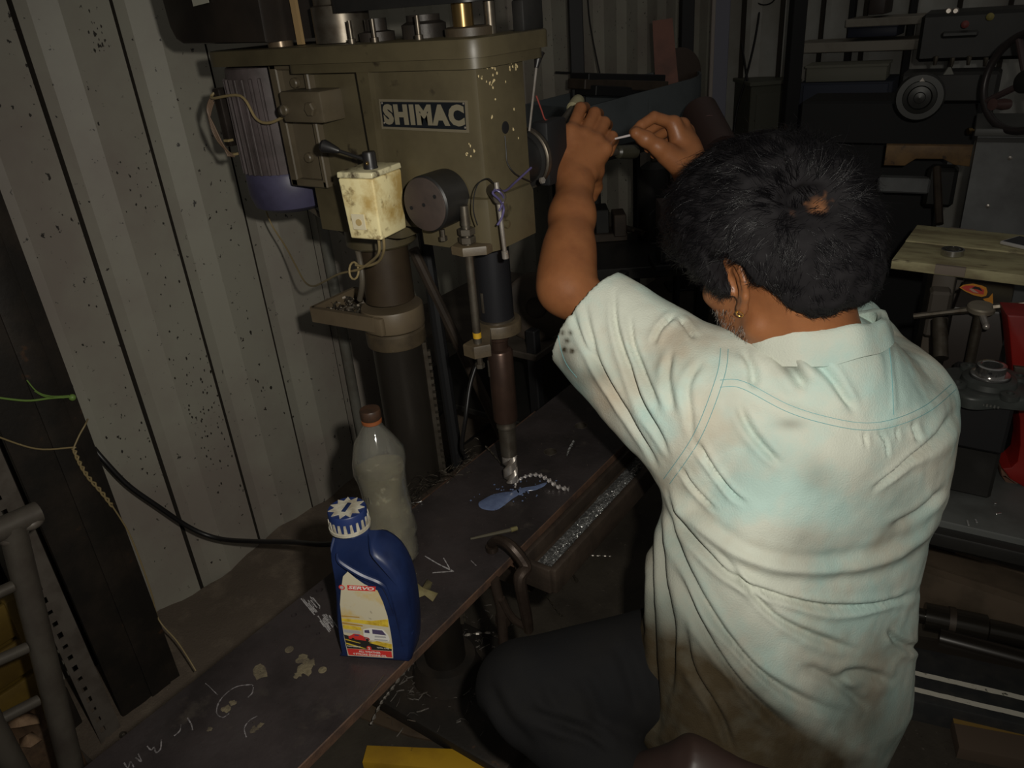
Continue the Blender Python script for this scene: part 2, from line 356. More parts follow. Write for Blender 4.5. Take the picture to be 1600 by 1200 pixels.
# chalk: strokes lying on the plate
def stroke(pxs, w, name='chalk_stroke', m=CHALK, z=.0006, par=None):
    P = np.array([onz(*q, PX + z) for q in pxs]); P = spline(P, 6 if w < .003 else 3) if len(P) > 2 else P
    c = MB(); V = []; F = []
    for i in range(len(P)):
        d = P[min(i + 1, len(P) - 1)] - P[max(i - 1, 0)]; s = _n([-d[1], d[0], 0]) * w * ((.35 + .65 * random.random()) if w < .003 else (.7 + .3 * random.random()))
        V += [P[i] - s, P[i] + s]
    for i in range(len(P) - 1): F.append((2 * i, 2 * i + 1, 2 * i + 3, 2 * i + 2))
    c.add(V, F); o = c.build(name, m, par or t, 0); md = o.modifiers.new('t', 'SOLIDIFY'); md.thickness = .0004; return o
CHALK_F = mat('faint_chalk', (.161, .147, .1505), .95, 0, (.049, .042, .042), 170, .45, .6)
for s, w, m in [([(664, 869), (686, 882), (709, 893)], .0013, CHALK), ([(693, 872), (700, 884), (704, 891)], .0011, CHALK), ([(676, 895), (690, 894), (707, 893)], .001, CHALK),
             ([(395, 1072), (392, 1070), (370, 1073), (352, 1085), (341, 1100), (339, 1115), (348, 1121), (358, 1115)], .0011, CHALK_F), ([(387, 1090), (394, 1083), (396, 1074)], .0011, CHALK_F),
             ([(402, 1119), (390, 1126), (382, 1138), (385, 1152)], .001, CHALK_F), ([(293, 1122), (299, 1132), (301, 1141)], .0011, CHALK_F), ([(283, 1132), (281, 1142), (272, 1150)], .001, CHALK_F),
             ([(230, 1166), (236, 1172), (241, 1168), (244, 1176), (251, 1170), (252, 1156)], .001, CHALK_F), ([(216, 1178), (221, 1190), (212, 1184)], .001, CHALK_F), ([(194, 1192), (200, 1200), (204, 1190), (209, 1199)], .001, CHALK_F),
             ([(321, 1068), (328, 1074), (340, 1086)], .0008, CHALK_F), ([(736, 876), (744, 884)], .0012, CHALK_F)]: stroke(s, w, m=m)
for (x0_, y0_), (x1_, y1_) in (((479, 934), (498, 957)), ((503, 960), (520, 984))):
    for k in range(9):
        a_ = random.uniform(-.1, .35); z_ = random.uniform(.6, 1.1); o_ = (k - 4) * 1.6 + random.gauss(0, .5)
        stroke([(x0_ + (x1_ - x0_) * t_ + o_ * 1.1, y0_ + (y1_ - y0_) * t_ - o_ * .55) for t_ in (a_, (a_ + z_) / 2, z_)], .0011, 'white_paint_smear', CHALK)
PASTE = mat('dried_compound', (.133, .1085, .063), .9, 0, (.063, .049, .0315), 40, .4, .6, bump=1, bsc=200)
def patch(px, py, r, h, m, name, el=1., par=None, n=13):
    p = onz(px, py, PX); c = MB(); ring = []
    rr = [r * (1 + random.uniform(-.35, .35)) for _ in range(n)]
    V = [(p[0], p[1], PX + h)]
    for i in range(n): a = 2 * PI * i / n; V.append((p[0] + rr[i] * math.cos(a), p[1] + rr[i] * el * math.sin(a), PX + .0004))
    c.add(V, [(0, 1 + i, 1 + (i + 1) % n) for i in range(n)]); return c.build(name, m, par if par is not None else t, 60)
for px, py, r in [(406, 1050, .012), (352, 1108, .006), (363, 1099, .0045), (397, 1140, .005), (407, 1133, .004), (473, 1030, .009), (478, 1046, .011), (486, 1036, .007), (466, 1054, .006), (327, 1140, .0035)]:
    patch(px, py, r, .0012, PASTE, 'dried_paste_spot')
for px, py, r in [(452, 1015, .0062), (504, 1047, .0058)]:
    p = onz(px, py, PX); c = MB(); c.cyl((p[0], p[1], PX - .001), (p[0], p[1], PX + .0012), r, n=20, bev=.0006); c.build('pale_plug', PASTE, t)
stroke([(655, 905), (600, 1055), (560, 1111)][1:], .0008, m=STEEL_D)

# drill table with its coolant gutter, hung from the column
t = thing('drill_table', (-.70, .97, .5), 'rusty cast drill table with a gutter full of bright chips under the plate', 'table')
TZ = PX - .0165
b = MB(); b.box((-.73, 1.0, TZ - .018), (.25, .42, .036), bev=.003, seg=1); b.build('table_top', RUST, t)
GX0, GX1 = XR - .0005, -.535
CAST = mat('brown_cast_iron', (.045, .0312, .0216), .6, .3, (.024, .0168, .012), 22, .4, .68, bump=.4, bsc=120)
b = MB(); b.box(((GX0 + GX1) / 2 - .006, 1.01, TZ - .032), (GX1 - GX0, .46, .012)); b.build('gutter_floor', CAST, t)
b = MB(); b.box((GX1 - .004, 1.01, TZ - .021), (.014, .46, .048), bev=.004); b.build('gutter_lip', CAST, t)
b = MB(); b.box((GX0 + .004, 1.01, TZ - .012), (.010, .46, .026), bev=.002); b.build('inner_lip', CAST, t)
for y in (.782, 1.238): b = MB(); b.box(((GX0 + GX1) / 2 - .006, y, TZ - .021), (GX1 - GX0, .012, .048), bev=.003); b.build('gutter_end', CAST, t)
b = MB(); b.prism([(-.11, 0), (.11, 0), (.06, -.14), (-.06, -.14)], (-.9, .942, TZ - .036), (0, 1, 0), (0, 0, 1), .24); b.build('table_arm', CAST, t)
# chips in the gutter: one mass of shavings
def shavings(name, centre, n, size, m, label, par=None, r=.00045, seg=4):
    """a mass of curled chips: each chip is a bent strip"""
    c = MB()
    for k in range(n):
        p = centre(k); a = random.uniform(0, 2 * PI); L = size * random.uniform(.4, 1.3); w = r * random.uniform(.6, 1.8)
        dv = np.array([math.cos(a), math.sin(a), random.uniform(-.1, .6)]); sv = np.array([-math.sin(a), math.cos(a), random.uniform(-.4, .4)]); up = np.array([0, 0, 1.])
        V = []
        for i in range(seg):
            u = i / (seg - 1) - .5; q = p + dv * L * u + sv * L * (u * u) * random.uniform(.5, 1.2) + up * L * .25 * (1 - 4 * u * u)
            V += [q - up * w + sv * w * .5, q + up * w + sv * w]
        c.add(V, [(2 * i, 2 * i + 1, 2 * i + 3, 2 * i + 2) for i in range(seg - 1)])
    o = c.build(name, m, par, 0)
    o['kind'] = 'stuff'
    if par is None: o['label'] = label; o['category'] = 'swarf'
    return o
def in_gutter(k):
    y = random.triangular(.79, 1.2, .95) if k % 3 else random.uniform(.79, 1.22); x = -.562 + random.gauss(0, .0075); h = max(0, .013 - abs(x + .562) * 1.2)
    return np.array([max(min(x, -.546), GX0 + .016), y, TZ - .024 + h * random.random() + .003])
shavings('metal_chips', in_gutter, 1600, .009, SILVER, 'bright metal chips heaped along the gutter of the drill table', r=.0008)
b = MB(); GH = mat('grey_grit', (.04, .04, .038), .8, .2, (.16, .16, .155), 160, .5, .62)
V = []; F = []; ys = np.linspace(.79, 1.22, 60)
for y in ys:
    h = .010 * (.6 + .4 * math.sin(y * 55)) ; V += [(-.59, y, TZ - .0258), (-.572, y, TZ - .026 + h * .6), (-.56, y, TZ - .026 + h), (-.548, y, TZ - .026 + h * .5)]
for i in range(59):
    for j in range(3): a = 4 * i + j; F.append((a, a + 4, a + 5, a + 1))
b.add(V, F); o = tag(b.build('chip_grit', GH, None, 60), 'fine grey grit under the bright chips in the table gutter', 'swarf', kind='stuff')

# spilled coolant round the drill
COOL = mat('milky_coolant', (.108, .144, .248), .25, 0, (.08, .104, .192), 60, .4, .7)
t = thing('coolant_spill', onz(800, 775, PX), 'bluish milky coolant spilled on the plate around the drill tip', 'spill')
def blob(pxs, name, h=.0009):
    P = np.array([onz(*q, PX) for q in pxs]); P = spline(P, 4, True); c0 = P.mean(0); c = MB(); m = len(P)
    V = [(*c0[:2], PX + h)] + [(*(c0 + (q - c0) * .93)[:2], PX + h) for q in P] + [(*q[:2], PX + .0003) for q in P]
    F = [(0, 1 + i, 1 + (i + 1) % m) for i in range(m)] + [(1 + i, 1 + m + i, 1 + m + (i + 1) % m, 1 + (i + 1) % m) for i in range(m)]
    c.add(V, F); return c.build(name, COOL, t, 40)
blob([(748, 786), (756, 780), (770, 773), (788, 769), (800, 768), (812, 764), (812, 772), (800, 780), (790, 788), (776, 797), (760, 797), (750, 793)], 'puddle')
blob([(806, 766), (820, 762), (838, 759), (854, 754), (850, 760), (836, 766), (822, 768), (812, 774)], 'puddle')
for k in range(55):
    a = random.gauss(0, 1); px = 795 + 34 * a + random.gauss(0, 16); py = 772 - 9 * a + random.gauss(0, 8)
    p = onz(px, py, PX); r = random.uniform(.0006, .0022); c = MB() if k == 0 else c
    c.lathe([(r, .0003), (r * .8, .0009), (0, .001)], (p[0], p[1], PX), n=8)
o = c.build('droplets', COOL, t); o['kind'] = 'stuff'

# big curl of swarf at the drill tip
def ribbon(name, pxs, w, twist, label, m=SILVER, z=.004, lift=None, group=None):
    P = np.array([onz(x, y, PX + zz) for x, y, zz in pxs]); P = spline(P, 14); c = MB(); V = []; F = []
    for i in range(len(P)):
        d = _n(P[min(i + 1, len(P) - 1)] - P[max(i - 1, 0)]); s, u, _ = frame_of(d); a = i * twist
        o1 = (s * math.cos(a) + u * math.sin(a)) * w * min(1, .4 + i / len(P)); o2 = (-s * math.sin(a) + u * math.cos(a)) * w * .35; V += [P[i] - o1, P[i] + o2, P[i] + o1, P[i] - o2]
    for i in range(len(P) - 1):
        for j in range(4): F.append((4 * i + j, 4 * i + (j + 1) % 4, 4 * i + 4 + (j + 1) % 4, 4 * i + 4 + j))
    c.add(V, F); return tag(c.build(name, m, None, 25), label, 'swarf', group)
ribbon('swarf_curl', [(805, 762, .002), (808, 752, .01), (822, 744, .018), (840, 742, .02), (856, 749, .014), (872, 760, .006), (889, 764, .004)], .0046, .5, 'long bright twisted swarf curl arching away from the drill tip', mat('swarf_curl_steel', (.62, .58, .56), .35, .75))
ribbon('swarf_strip', [(786, 728, .012), (776, 716, .012), (766, 704, .014), (759, 697, .016)], .0022, .4, 'thin grey swarf strip leaning behind the drill bit', STEEL_D)
ribbon('swarf_flake', [(886, 712, .002), (890, 702, .005), (897, 690, .006)], .0035, .5, 'small crumpled silver flake beside the bored holes', SILVER)
ribbon('swarf_flake', [(643, 786, .003), (650, 785, .004), (660, 784, .002)], .001, .2, 'tiny bright sliver behind the clear bottle', SILVER)
# swarf lying along the back edge of the plate
def back_edge(k):
    px = random.uniform(630, 745); py = 792 - (px - 620) * .62 + random.gauss(0, 6 + (px - 620) * .03); return onz(px, py, PX + .004) * [1, 1, 0] + [0, 0, PX + .003 + random.random() * .012]
o = shavings('swarf_tangle', back_edge, 120, .017, STEEL_D, 'grey swarf tangled along the back edge of the plate beside the column')
def spread(k):
    y = random.uniform(.25, 1.3); x = random.uniform(XL + .01, XR - .01); return np.array([x, y, PX + .0012])
shavings('steel_grit', spread, 260, .0022, STEEL_D, 'tiny steel specks scattered over the dark plate', r=.0003)

# brush handle and a flattened rag scrap on the plate
t = thing('paint_brush', onz(770, 830, PX), 'thin brown stick with a yellow tip lying on the plate', 'stick')
a, b2 = onz(735, 842, PX + .005), onz(798, 828, PX + .005)
b = MB(); b.tube([a, (a + b2) / 2, b2], [.0018, .0028, .0034], 8); b.build('handle', mat('dull_stick', (.051, .0432, .0252), .7), t)
c = onz(808, 825, PX + .005); b = MB(); b.tube([b2, c], [.0042, .0038], 10); b.build('tip', mat('stick_tip', (.102, .087, .03), .6), t)
LEAF = mat('dry_leaf', (.136, .116, .044), .8, 0, (.096, .076, .032), 40)
pts = [(640, 905), (650, 912), (655, 925), (668, 909), (676, 914), (672, 926), (685, 931), (676, 939), (664, 933), (650, 937), (638, 936)]
P = [onz(*q, PX + .003) for q in pts]; c = np.mean(P, 0); b = MB(); V = [c + [0, 0, .006]] + [q + [0, 0, random.uniform(-.002, .006)] for q in P]
b.add(V, [(0, 1 + i, 1 + (i + 1) % len(P)) for i in range(len(P))]); o = b.build('rag_scrap', LEAF, None, 60); md = o.modifiers.new('t', 'SOLIDIFY'); md.thickness = .001
tag(o, 'crumpled olive leaf-shaped scrap lying on the plate beside the oil bottle', 'scrap')

# clamp over the plate edge
CL = mat('clamp_steel', (.051, .036, .027), .45, .6, (.03, .0204, .0156), 30, .4, .68, bump=.3, bsc=100)
t = thing('c_clamp', onz(800, 890, PX), 'worn steel clamp gripping the front edge of the plate', 'clamp')
cy = .80; cx = XR + .012
A = onz(768, 850, PX + .014); B = onz(795, 860, PX + .03); 
fr = [A, (A + B) / 2 + [0, 0, .014], B + [.008, 0, .008], B + [.030, .0, -.02], onx(812, 905, B[0] + .03), onx(822, 960, B[0] + .03), onx(826, 985, B[0] + .028)]
b = MB(); b.tube(fr, [.007, .0085, .0095, .010, .010, .0095, .008], 10, smooth=6); b.build('frame', CL, t)
i1 = onx(826, 982, B[0] + .028); i2 = onx(800, 965, B[0] + .01); i3 = onx(783, 935, B[0] + .0)
b = MB(); b.tube([i1, i2, i3], .0065, 10, smooth=4); b.build('lower_jaw', CL, t)
b = MB(); b.tube([onx(772, 905, B[0] - .01), onx(783, 950, B[0] - .004), onx(788, 1020, B[0])], .0085, 12); b.build('screw', CL, t)
b = MB(); b.cyl(onx(785, 960, B[0] - .004), onx(786, 975, B[0] - .004), .012, n=6); b.build('nut', CL, t)
b = MB(); b.cyl(A + [0, 0, -.0125], A + [0, 0, -.004], .010, n=14); b.build('pad', CL, t)

# ------------------------------------------------------------------ oil bottle
BLUE = mat('navy_plastic', (.008, .017, .062), .42, 0, (.006, .012, .045), 30, spec=.45)
BW, BN = np.array([.907, .422, 0]), np.array([.422, -.907, 0]); BO = np.array([-.678, .471, PX]); UP = np.array([0, 0, 1.])
t = thing('oil_bottle', BO + BW * .04 - BN * .02, 'navy blue plastic oil bottle with a sticker and a white ribbed cap', 'bottle')
prof = [(-.004, .0), (.082, .0), (.092, .004), (.098, .03), (.102, .07), (.103, .11), (.100, .14), (.092, .164), (.082, .178), (.066, .190), (.056, .200), (.0545, .207), (.012, .207), (.011, .198), (.008, .165), (.004, .12), (-.003, .07), (-.006, .03), (-.006, .004)]
def bottle_body():
    bm = bmesh.new(); D = .056; lev = []
    for d, s in ((0, .0), (.004, .006), (.014, .0), (.042, 0.), (.052, .006), (.056, .0)):
        pass
    P = spline(np.array([[x, y, 0] for x, y in prof]), 3, True)[:, :2]; c = np.array([.048, .10]); rings = []
    for d, ins in ((0., .007), (.003, .003), (.010, 0.), (.046, 0.), (.053, .003), (.056, .007)):
        V = []
        for q in P:
            k = q - c; L = np.linalg.norm(k); q2 = c + k * (1 - ins / L)
            nk = max(0, (q[1] - .188) / .012); nk = min(1, nk)        # the neck is round, centred in depth
            dd = d
            if nk > 0:
                ang = (q2[0] - .033) / .0215; half = math.sqrt(max(.02, 1 - min(1, ang * ang))) * .0215
                dd = d * (1 - nk) + nk * (.028 + (d / .056 * 2 - 1) * half)
            V.append(bm.verts.new(Vector(BO + BW * q2[0] + UP * q2[1] - BN * dd)))
        rings.append(V)
    n = len(P)
    for a, b_ in zip(rings, rings[1:]):
        for i in range(n): bm.faces.new((a[i], a[(i + 1) % n], b_[(i + 1) % n], b_[i]))
    bm.faces.new(rings[0]); bm.faces.new(rings[-1][::-1]); bmesh.ops.recalc_face_normals(bm, faces=bm.faces); return bm
b = MB(); b.bm(bottle_body()); b.build('bottle_body', BLUE, t, 45)
F0 = lambda x, z, h=0.: BO + BW * x + UP * z + BN * h
# raised rib above the label and the side grip
b = MB(); b.tube([F0(.022, .185, .0), F0(.024, .172, .001), F0(.048, .153, .001), F0(.072, .141, .001), F0(.079, .128, .0005), F0(.083, .09, .0)], [.001, .0035, .004, .004, .003, .001], 8, smooth=5); b.build('shoulder_rib', BLUE, t)
b = MB(); b.tube([F0(.0835, .125, -.001), F0(.087, .08, -.001), F0(.086, .03, -.001)], [.001, .003, .001], 8, smooth=5)
for z in (.05, .064): b.box(F0(.093, z, -.009), (.016, .006, .002), rz=math.atan2(BW[1], BW[0]))
b.build('grip_rib', BLUE, t)
CAPW = mat('cap_white', (.4, .376, .304), .5, 0, (.24, .208, .152), 60)
cc = F0(.033, .207, -.028)
b = MB(); b.lathe([(.0255, .0), (.0265, .0005), (.0265, .0045), (.0255, .005)], cc, n=40); b.build('cap_ring', CAPW, t)
b = MB(); b.lathe([(.0245, .005), (.0245, .026), (.0235, .0275), (.0, .0278)], cc, n=40); b.build('cap', mat('cap_blue', (.009, .02, .085), .4), t)
for k in range(20):
    a = 2 * PI * k / 20; d = np.array([math.cos(a), math.sin(a), 0]); u = np.array([-d[1], d[0], 0])
    b = MB(); b.prism([(-.0022, 0), (.0022, 0), (.0013, .012), (-.0013, .012)], cc + d * .0242 + UP * .0055, u, UP, .0013); b.build('cap_rib', CAPW, t, 0) if k == 0 else None
    if k == 0: rib0 = [o for o in t.children if o.name.startswith('cap_rib')][0]
    else:
        b.build('cap_rib', CAPW, t, 0)
star = []
for k in range(22): a = 2 * PI * k / 22; r = .0232 if k % 2 == 0 else .0155; star.append((r * math.cos(a), r * math.sin(a)))
b = MB(); b.prism(star, cc + UP * .0277, (1, 0, 0), (0, 1, 0), .0009); b.build('cap_star', CAPW, t, 0)
b = MB(); b.box(cc + UP * .0287, (.019, .0055, .001), rz=math.atan2(.8, -.3), bev=.0003); b.build('cap_grip', BLUE, t)
# printed sticker
LAB = mat('sticker_paper', (.496, .448, .32), .5, 0, (.496, .336, .072), 22, .5, .7, (.24, .208, .152), 60, .66, .74)
lab = [(.005, .008), (.070, .010), (.0725, .03), (.0735, .055), (.0735, .085), (.071, .108), (.0665, .1275), (.05, .137), (.040, .146), (.031, .156), (.0235, .148), (.0165, .125), (.0105, .10), (.0075, .07), (.0055, .04)]
b = MB(); b.prism(lab, F0(0, 0, .0002), BW, UP, .0005); lb = b.build('sticker', LAB, t, 0)
LR = mat('print_red', (.52, .03, .025), .45); LY = mat('print_yellow', (.62, .45, .04), .5, 0, (.4, .25, .02), 90); LO = mat('print_ochre', (.35, .19, .03), .5); LK = mat('print_black', (.018, .016, .014), .5); LWH = mat('print_white', (.62, .60, .55), .5); LBL = mat('print_violet', (.07, .055, .11), .35); LGR = mat('print_grey', (.35, .34, .33), .5)
def pr(poly, m, h, name): c = MB(); c.prism(poly, F0(0, 0, h), BW, UP, .00012); return c.build(name, m, lb, 0)
pr([(.0065, .0095), (.069, .0115), (.0695, .0225), (.0062, .0215)], LR, .0007, 'red_band')
pr([(.0062, .022), (.070, .0232), (.072, .033), (.058, .036), (.040, .0375), (.0062, .047)], LK, .0007, 'print_road')
for q in [[(.0068, .030), (.030, .024), (.034, .024), (.0066, .0325)], [(.04, .0355), (.071, .027), (.0722, .036), (.052, .0395)], [(.0068, .0375), (.026, .033), (.028, .0335), (.0066, .0395)]]: pr(q, LY, .00085, 'yellow_streak')
for q, m in [([(.0075, .058), (.033, .0565), (.033, .0625), (.0078, .064)], LY), ([(.0077, .0665), (.036, .064), (.036, .066), (.0079, .069)], LO), ([(.0079, .071), (.072, .066), (.0735, .08), (.05, .075), (.0083, .0755)], LY), ([(.009, .079), (.034, .079), (.034, .0805), (.0092, .081)], LO), ([(.0075, .051), (.03, .0495), (.03, .0555), (.0076, .056)], LGR)]: pr(q, m, .0007, 'colour_streak')
# red car and white truck
pr([(.0125, .0405), (.040, .0385), (.0425, .0415), (.0415, .0445), (.034, .0465), (.029, .0495), (.021, .0498), (.016, .0465), (.0125, .0445)], LR, .001, 'printed_car')
pr([(.021, .0468), (.0285, .0463), (.0268, .0487), (.0222, .049)], LBL, .00115, 'car_window')
for x in (.0185, .0385): pr([(x + .0022 * math.cos(i), .0405 + .0022 * math.sin(i)) for i in np.arange(0, 6.2, .7)], LK, .00115, 'car_wheel')
pr([(.0345, .0405), (.069, .0405), (.0705, .045), (.0695, .052), (.064, .061), (.047, .0625), (.036, .0595), (.0345, .05)], LWH, .001, 'printed_truck')
pr([(.048, .0525), (.067, .0515), (.0625, .0597), (.0485, .0605)], LBL, .00115, 'truck_window'); pr([(.0368, .0535), (.044, .0532), (.044, .059), (.0375, .058)], LBL, .00115, 'truck_window')
pr([(.05, .0465), (.066, .0465), (.0655, .0495), (.0505, .0495)], LGR, .00115, 'truck_grille'); pr([(.049, .0415), (.0675, .0415), (.0675, .0435), (.049, .0435)], LGR, .00115, 'truck_bumper')
pr([(.0385 + .0035 * math.cos(i), .0255 + .0042 * math.sin(i)) for i in np.arange(0, 6.2, .5)], LR, .001, 'red_badge')
pr([(.026, .1255), (.0635, .1265), (.0655, .1345), (.0265, .134)], LR, .0007, 'brand_band')
pr([(.0185 + .0042 * math.cos(i), .1295 + .0042 * math.sin(i)) for i in np.arange(0, 6.2, .5)], LR, .0007, 'round_emblem')
pr([(.0185 + .0027 * math.cos(i), .1295 + .0027 * math.sin(i)) for i in np.arange(0, 6.2, .5)], LGR, .00085, 'round_emblem')
def lt(txt, x, z, h, w, m, bold=.01, shear=0, hh=.0009): W, F = text_mesh(txt, F0(x, z, hh), BW, UP, h, w, bold, .0001, shear); c = MB(); c.add(W, F); return c.build('lettering', m, lb, 0)
lt('SERVO', .0275, .1278, .0052, .035, LWH, .03, .25); lt('ALL WEATHER', .0225, .0165, .0035, .031, LWH, .015); lt('4 STROKE ENGINE OIL', .0135, .0115, .0033, .048, LWH, .015)
lt('2', .037, .0232, .0045, .003, LWH, .02, 0, .0012); lt('PARTNERSHIP', .0075, .0255, .002, .019, LWH, .01, 0, .001); lt('TOTAL CARE', .05, .0265, .002, .017, LWH, .01, 0, .001)

# ------------------------------------------------------------------ clear plastic bottle half full of cloudy liquid
def glassy(name, c, rough, alpha_w=.0, trans=.9, ior=1.35, c2=None):
    m = mat(name, c, rough, 0, c2, 30, .45, .7); b = m.node_tree.nodes['Principled BSDF']; b.inputs['Transmission Weight'].default_value = trans; b.inputs['IOR'].default_value = ior; return m
PETM = glassy('dirty_clear_plastic', (.86, .85, .78), .07, trans=.95, ior=1.33)
LIQ = mat('cloudy_liquid', (.189, .1645, .1015), .4, 0, (.112, .098, .0595), 25, .4, .7, (.322, .287, .21), 60, .6, .7, bump=.6, bsc=70)
pc = np.array([-.765, .668, PX])
t = thing('drink_bottle', pc, 'clear plastic bottle with a rusty cap and cloudy liquid behind the oil bottle', 'bottle')
RB = .040
def wob(prof, o, n=40, amp=.0016):
    c = MB(); c.lathe(prof, o, n=n); V = np.array(c.v)
    z = V[:, 2] - o[2]; a = np.arctan2(V[:, 1] - o[1], V[:, 0] - o[0]); k = amp * (np.sin(a * 3 + z * 90) + np.sin(a * 5 - z * 140) * .7) * np.clip(z / .03, 0, 1) * np.clip((.25 - z) / .05, 0, 1)
    V[:, 0] += np.cos(a) * k; V[:, 1] += np.sin(a) * k; c.v = [tuple(q) for q in V]; return c
pr0 = [(.0, .004), (.026, .0), (.034, .002), (RB - .001, .012), (RB, .03), (RB - .002, .045), (RB, .055), (RB - .002, .068), (RB, .078), (RB - .002, .09), (RB - .001, .10), (RB - .0045, .118), (RB - .0045, .15), (RB - .0005, .165), (RB + .0005, .185), (RB - .002, .203), (RB - .010, .222), (RB - .021, .238), (.0135, .248), (.0125, .262)]
pin = [(r - .0008, h) for r, h in pr0[::-1] if r > .004]; pin.append((0, .006))
c = wob(pr0 + pin, pc); c.build('bottle_shell', PETM, t, 50)
lq = [(0., .0075)] + [(max(.001, r - .0016), h + .002) for r, h in pr0[1:14]] + [(RB - .0025, .172), (0., .1725)]
c = wob(lq, pc); c.build('liquid', LIQ, t, 40)
RC = mat('rusty_orange_cap', (.051, .0252, .0144), .4, 0, (.03, .018, .012), 60, .4, .65)
b = MB(); b.lathe([(.0128, .25), (.0150, .252), (.0150, .256), (.0135, .257)], pc, n=28); b.build('cap_collar', mat('orange_collar', (.2, .06, .0175), .5), t)
b = MB(); b.lathe([(.0145, .258), (.0155, .260), (.0155, .271), (.0145, .2735), (.0, .2742)], pc, n=28); b.build('cap', RC, t)

# ================================================================== pillar drill
SX, SY = -.719, .930          # spindle axis
KX, KY = -.969, .942          # column axis
m_ = thing('pillar_drill', (KX, KY, 0), 'olive green pillar drill with a name plate and a cream switch box', 'drill')
def part(b, name, m, parent=None, ang=35): return b.build(name, m, parent if parent is not None else m_, ang)
# column and its fittings
b = MB(); b.cyl((KX, KY, .03), (KX, KY, .965), .0475, n=48); part(b, 'column', COLM)
b = MB(); b.cyl((KX, KY, .98), (KX, KY, 1.14), .0445, n=48); part(b, 'column_sleeve', SLEEVE)
b = MB(); b.box((KX + .06, KY, .02), (.42, .30, .04), bev=.008); b.cyl((KX, KY, .04), (KX, KY, .09), .085, .07, n=32); part(b, 'base', DSTEEL)
b = MB(); b.lathe([(.0475, 0), (.0545, .0), (.0555, .004), (.0555, .026), (.052, .030), (.0475, .030)], (KX, KY, .895), n=48); part(b, 'column_ring', OLIVE_D)
b = MB(); b.lathe([(.0475, 0), (.0565, .0), (.0575, .003), (.0575, .036), (.056, .039), (.046, .039)], (KX, KY, .929), n=48); b.box((KX + .012, KY - .056, .948), (.034, .012, .034), bev=.004)
part(b, 'clamp_collar', OLIVE_Y)
b = MB()
Ap, Bp, Cp, Dp = np.array([-1.108, .872]), np.array([-1.112, .987]), np.array([-.958, .884]), np.array([-1.01, .978])
def wallseg(p, q, z0, z1, th):
    d = _n(q - p); nn = np.array([-d[1], d[0]]); L = np.linalg.norm(q - p)
    b.prism([(0, 0), (L, 0), (L, z1 - z0), (0, z1 - z0)], (*(p + nn * th / 2), z0), (*d, 0), (0, 0, 1), th)
wallseg(Ap, Cp, .938, .966, .010); wallseg(Bp, Ap, .938, .966, .008); wallseg(Dp, Bp, .938, .966, .008)
b.prism([tuple(Ap), tuple(Cp), tuple(Dp), tuple(Bp)], (0, 0, .936), (1, 0, 0), (0, 1, 0), .006)
part(b, 'tool_tray', OLIVE_Y)
def in_tray(k):
    u = random.random(); v = random.random(); p = Ap * (1 - u) + (Cp + [-.02, .01]) * u; q = Bp * (1 - u) + Dp * u; p = p + (q - p) * (.15 + .7 * v); return np.array([p[0] * .97 - .03, p[1], .946 + random.random() * .012])
o = shavings('tray_swarf', in_tray, 130, .016, STEEL_D, '', m_, r=.0011)
b = MB()
for k in range(46):                                              # toothed rack on the column
    z = .20 + k * .0148; d = _n([.80, .60, 0]); p = np.array([KX, KY, z]) + d * .0515
    b.prism([(-.005, -.005), (.005, -.005), (.005, .004), (-.005, .004)], p, (-d[1], d[0], 0), (0, 0, 1), .008)
d = _n([.80, .60, 0]); b.box((KX + d[0] * .049, KY + d[1] * .049, .54), (.010, .016, .70), rz=math.atan2(d[1], d[0])); part(b, 'feed_rack', STEEL_D, None, 20)

# head casting
b = MB()
plan = lambda x0, x1, y0, y1, r: [(x1 - r, y0), (x1 - r * .3, y0 + r * .3), (x1, y0 + r), (x1, y1 - r), (x1 - r, y1), (x0 + r, y1), (x0, y1 - r), (x0, y0 + r), (x0 + r, y0)]
b.prism(plan(-.862, -.660, .857, .975, .010), (0, 0, 1.150), (1, 0, 0), (0, 1, 0), .235)
b.prism(plan(-1.055, -.855, .876, .985, .014), (0, 0, 1.120), (1, 0, 0), (0, 1, 0), .265)
b.prism([(-.006, 0), (.006, 0), (.012, .2), (-.012, .2)], (-.858, .858, 1.18), (1, 0, 0), (0, 0, 1), .012)
part(b, 'head_casting', OLIVE, None, 30)
b = MB(); b.prism(plan(-.80, -.652, .848, .978, .018), (0, 0, 1.128), (1, 0, 0), (0, 1, 0), .078, bev=.012); part(b, 'quill_housing', OLIVE)
b = MB(); b.cyl((KX, KY, 1.085), (KX, KY, 1.13), .062, n=40, bev=.004); part(b, 'column_boss', OLIVE)
# flange and guard on top
def rounded(x0, x1, y0, y1, r0, r1, n=7):
    out = []
    for cx, cy, a0, r in ((x1 - r1, y0 + r1, -PI / 2, r1), (x1 - r1, y1 - r1, 0, r1), (x0 + r0, y1 - r0, PI / 2, r0), (x0 + r0, y0 + r0, PI, r0)):
        for i in range(n): a = a0 + PI / 2 * i / (n - 1); out.append((cx + r * math.cos(a), cy + r * math.sin(a)))
    return out
fl = rounded(-1.225, -.640, .836, 1.022, .05, .03); fl2 = rounded(-1.02, -.646, .843, 1.012, .02, .026)
b = MB(); b.prism(fl, (0, 0, 1.3875), (1, 0, 0), (0, 1, 0), .0235, bev=.003); part(b, 'flange', OLIVE)
b = MB(); b.prism(fl2, (0, 0, 1.374), (1, 0, 0), (0, 1, 0), .0135); part(b, 'flange_rim', OLIVE)
GUARD = mat('brown_black_guard', (.0245, .0182, .014), .4, .1, (.014, .0112, .0091), 7)
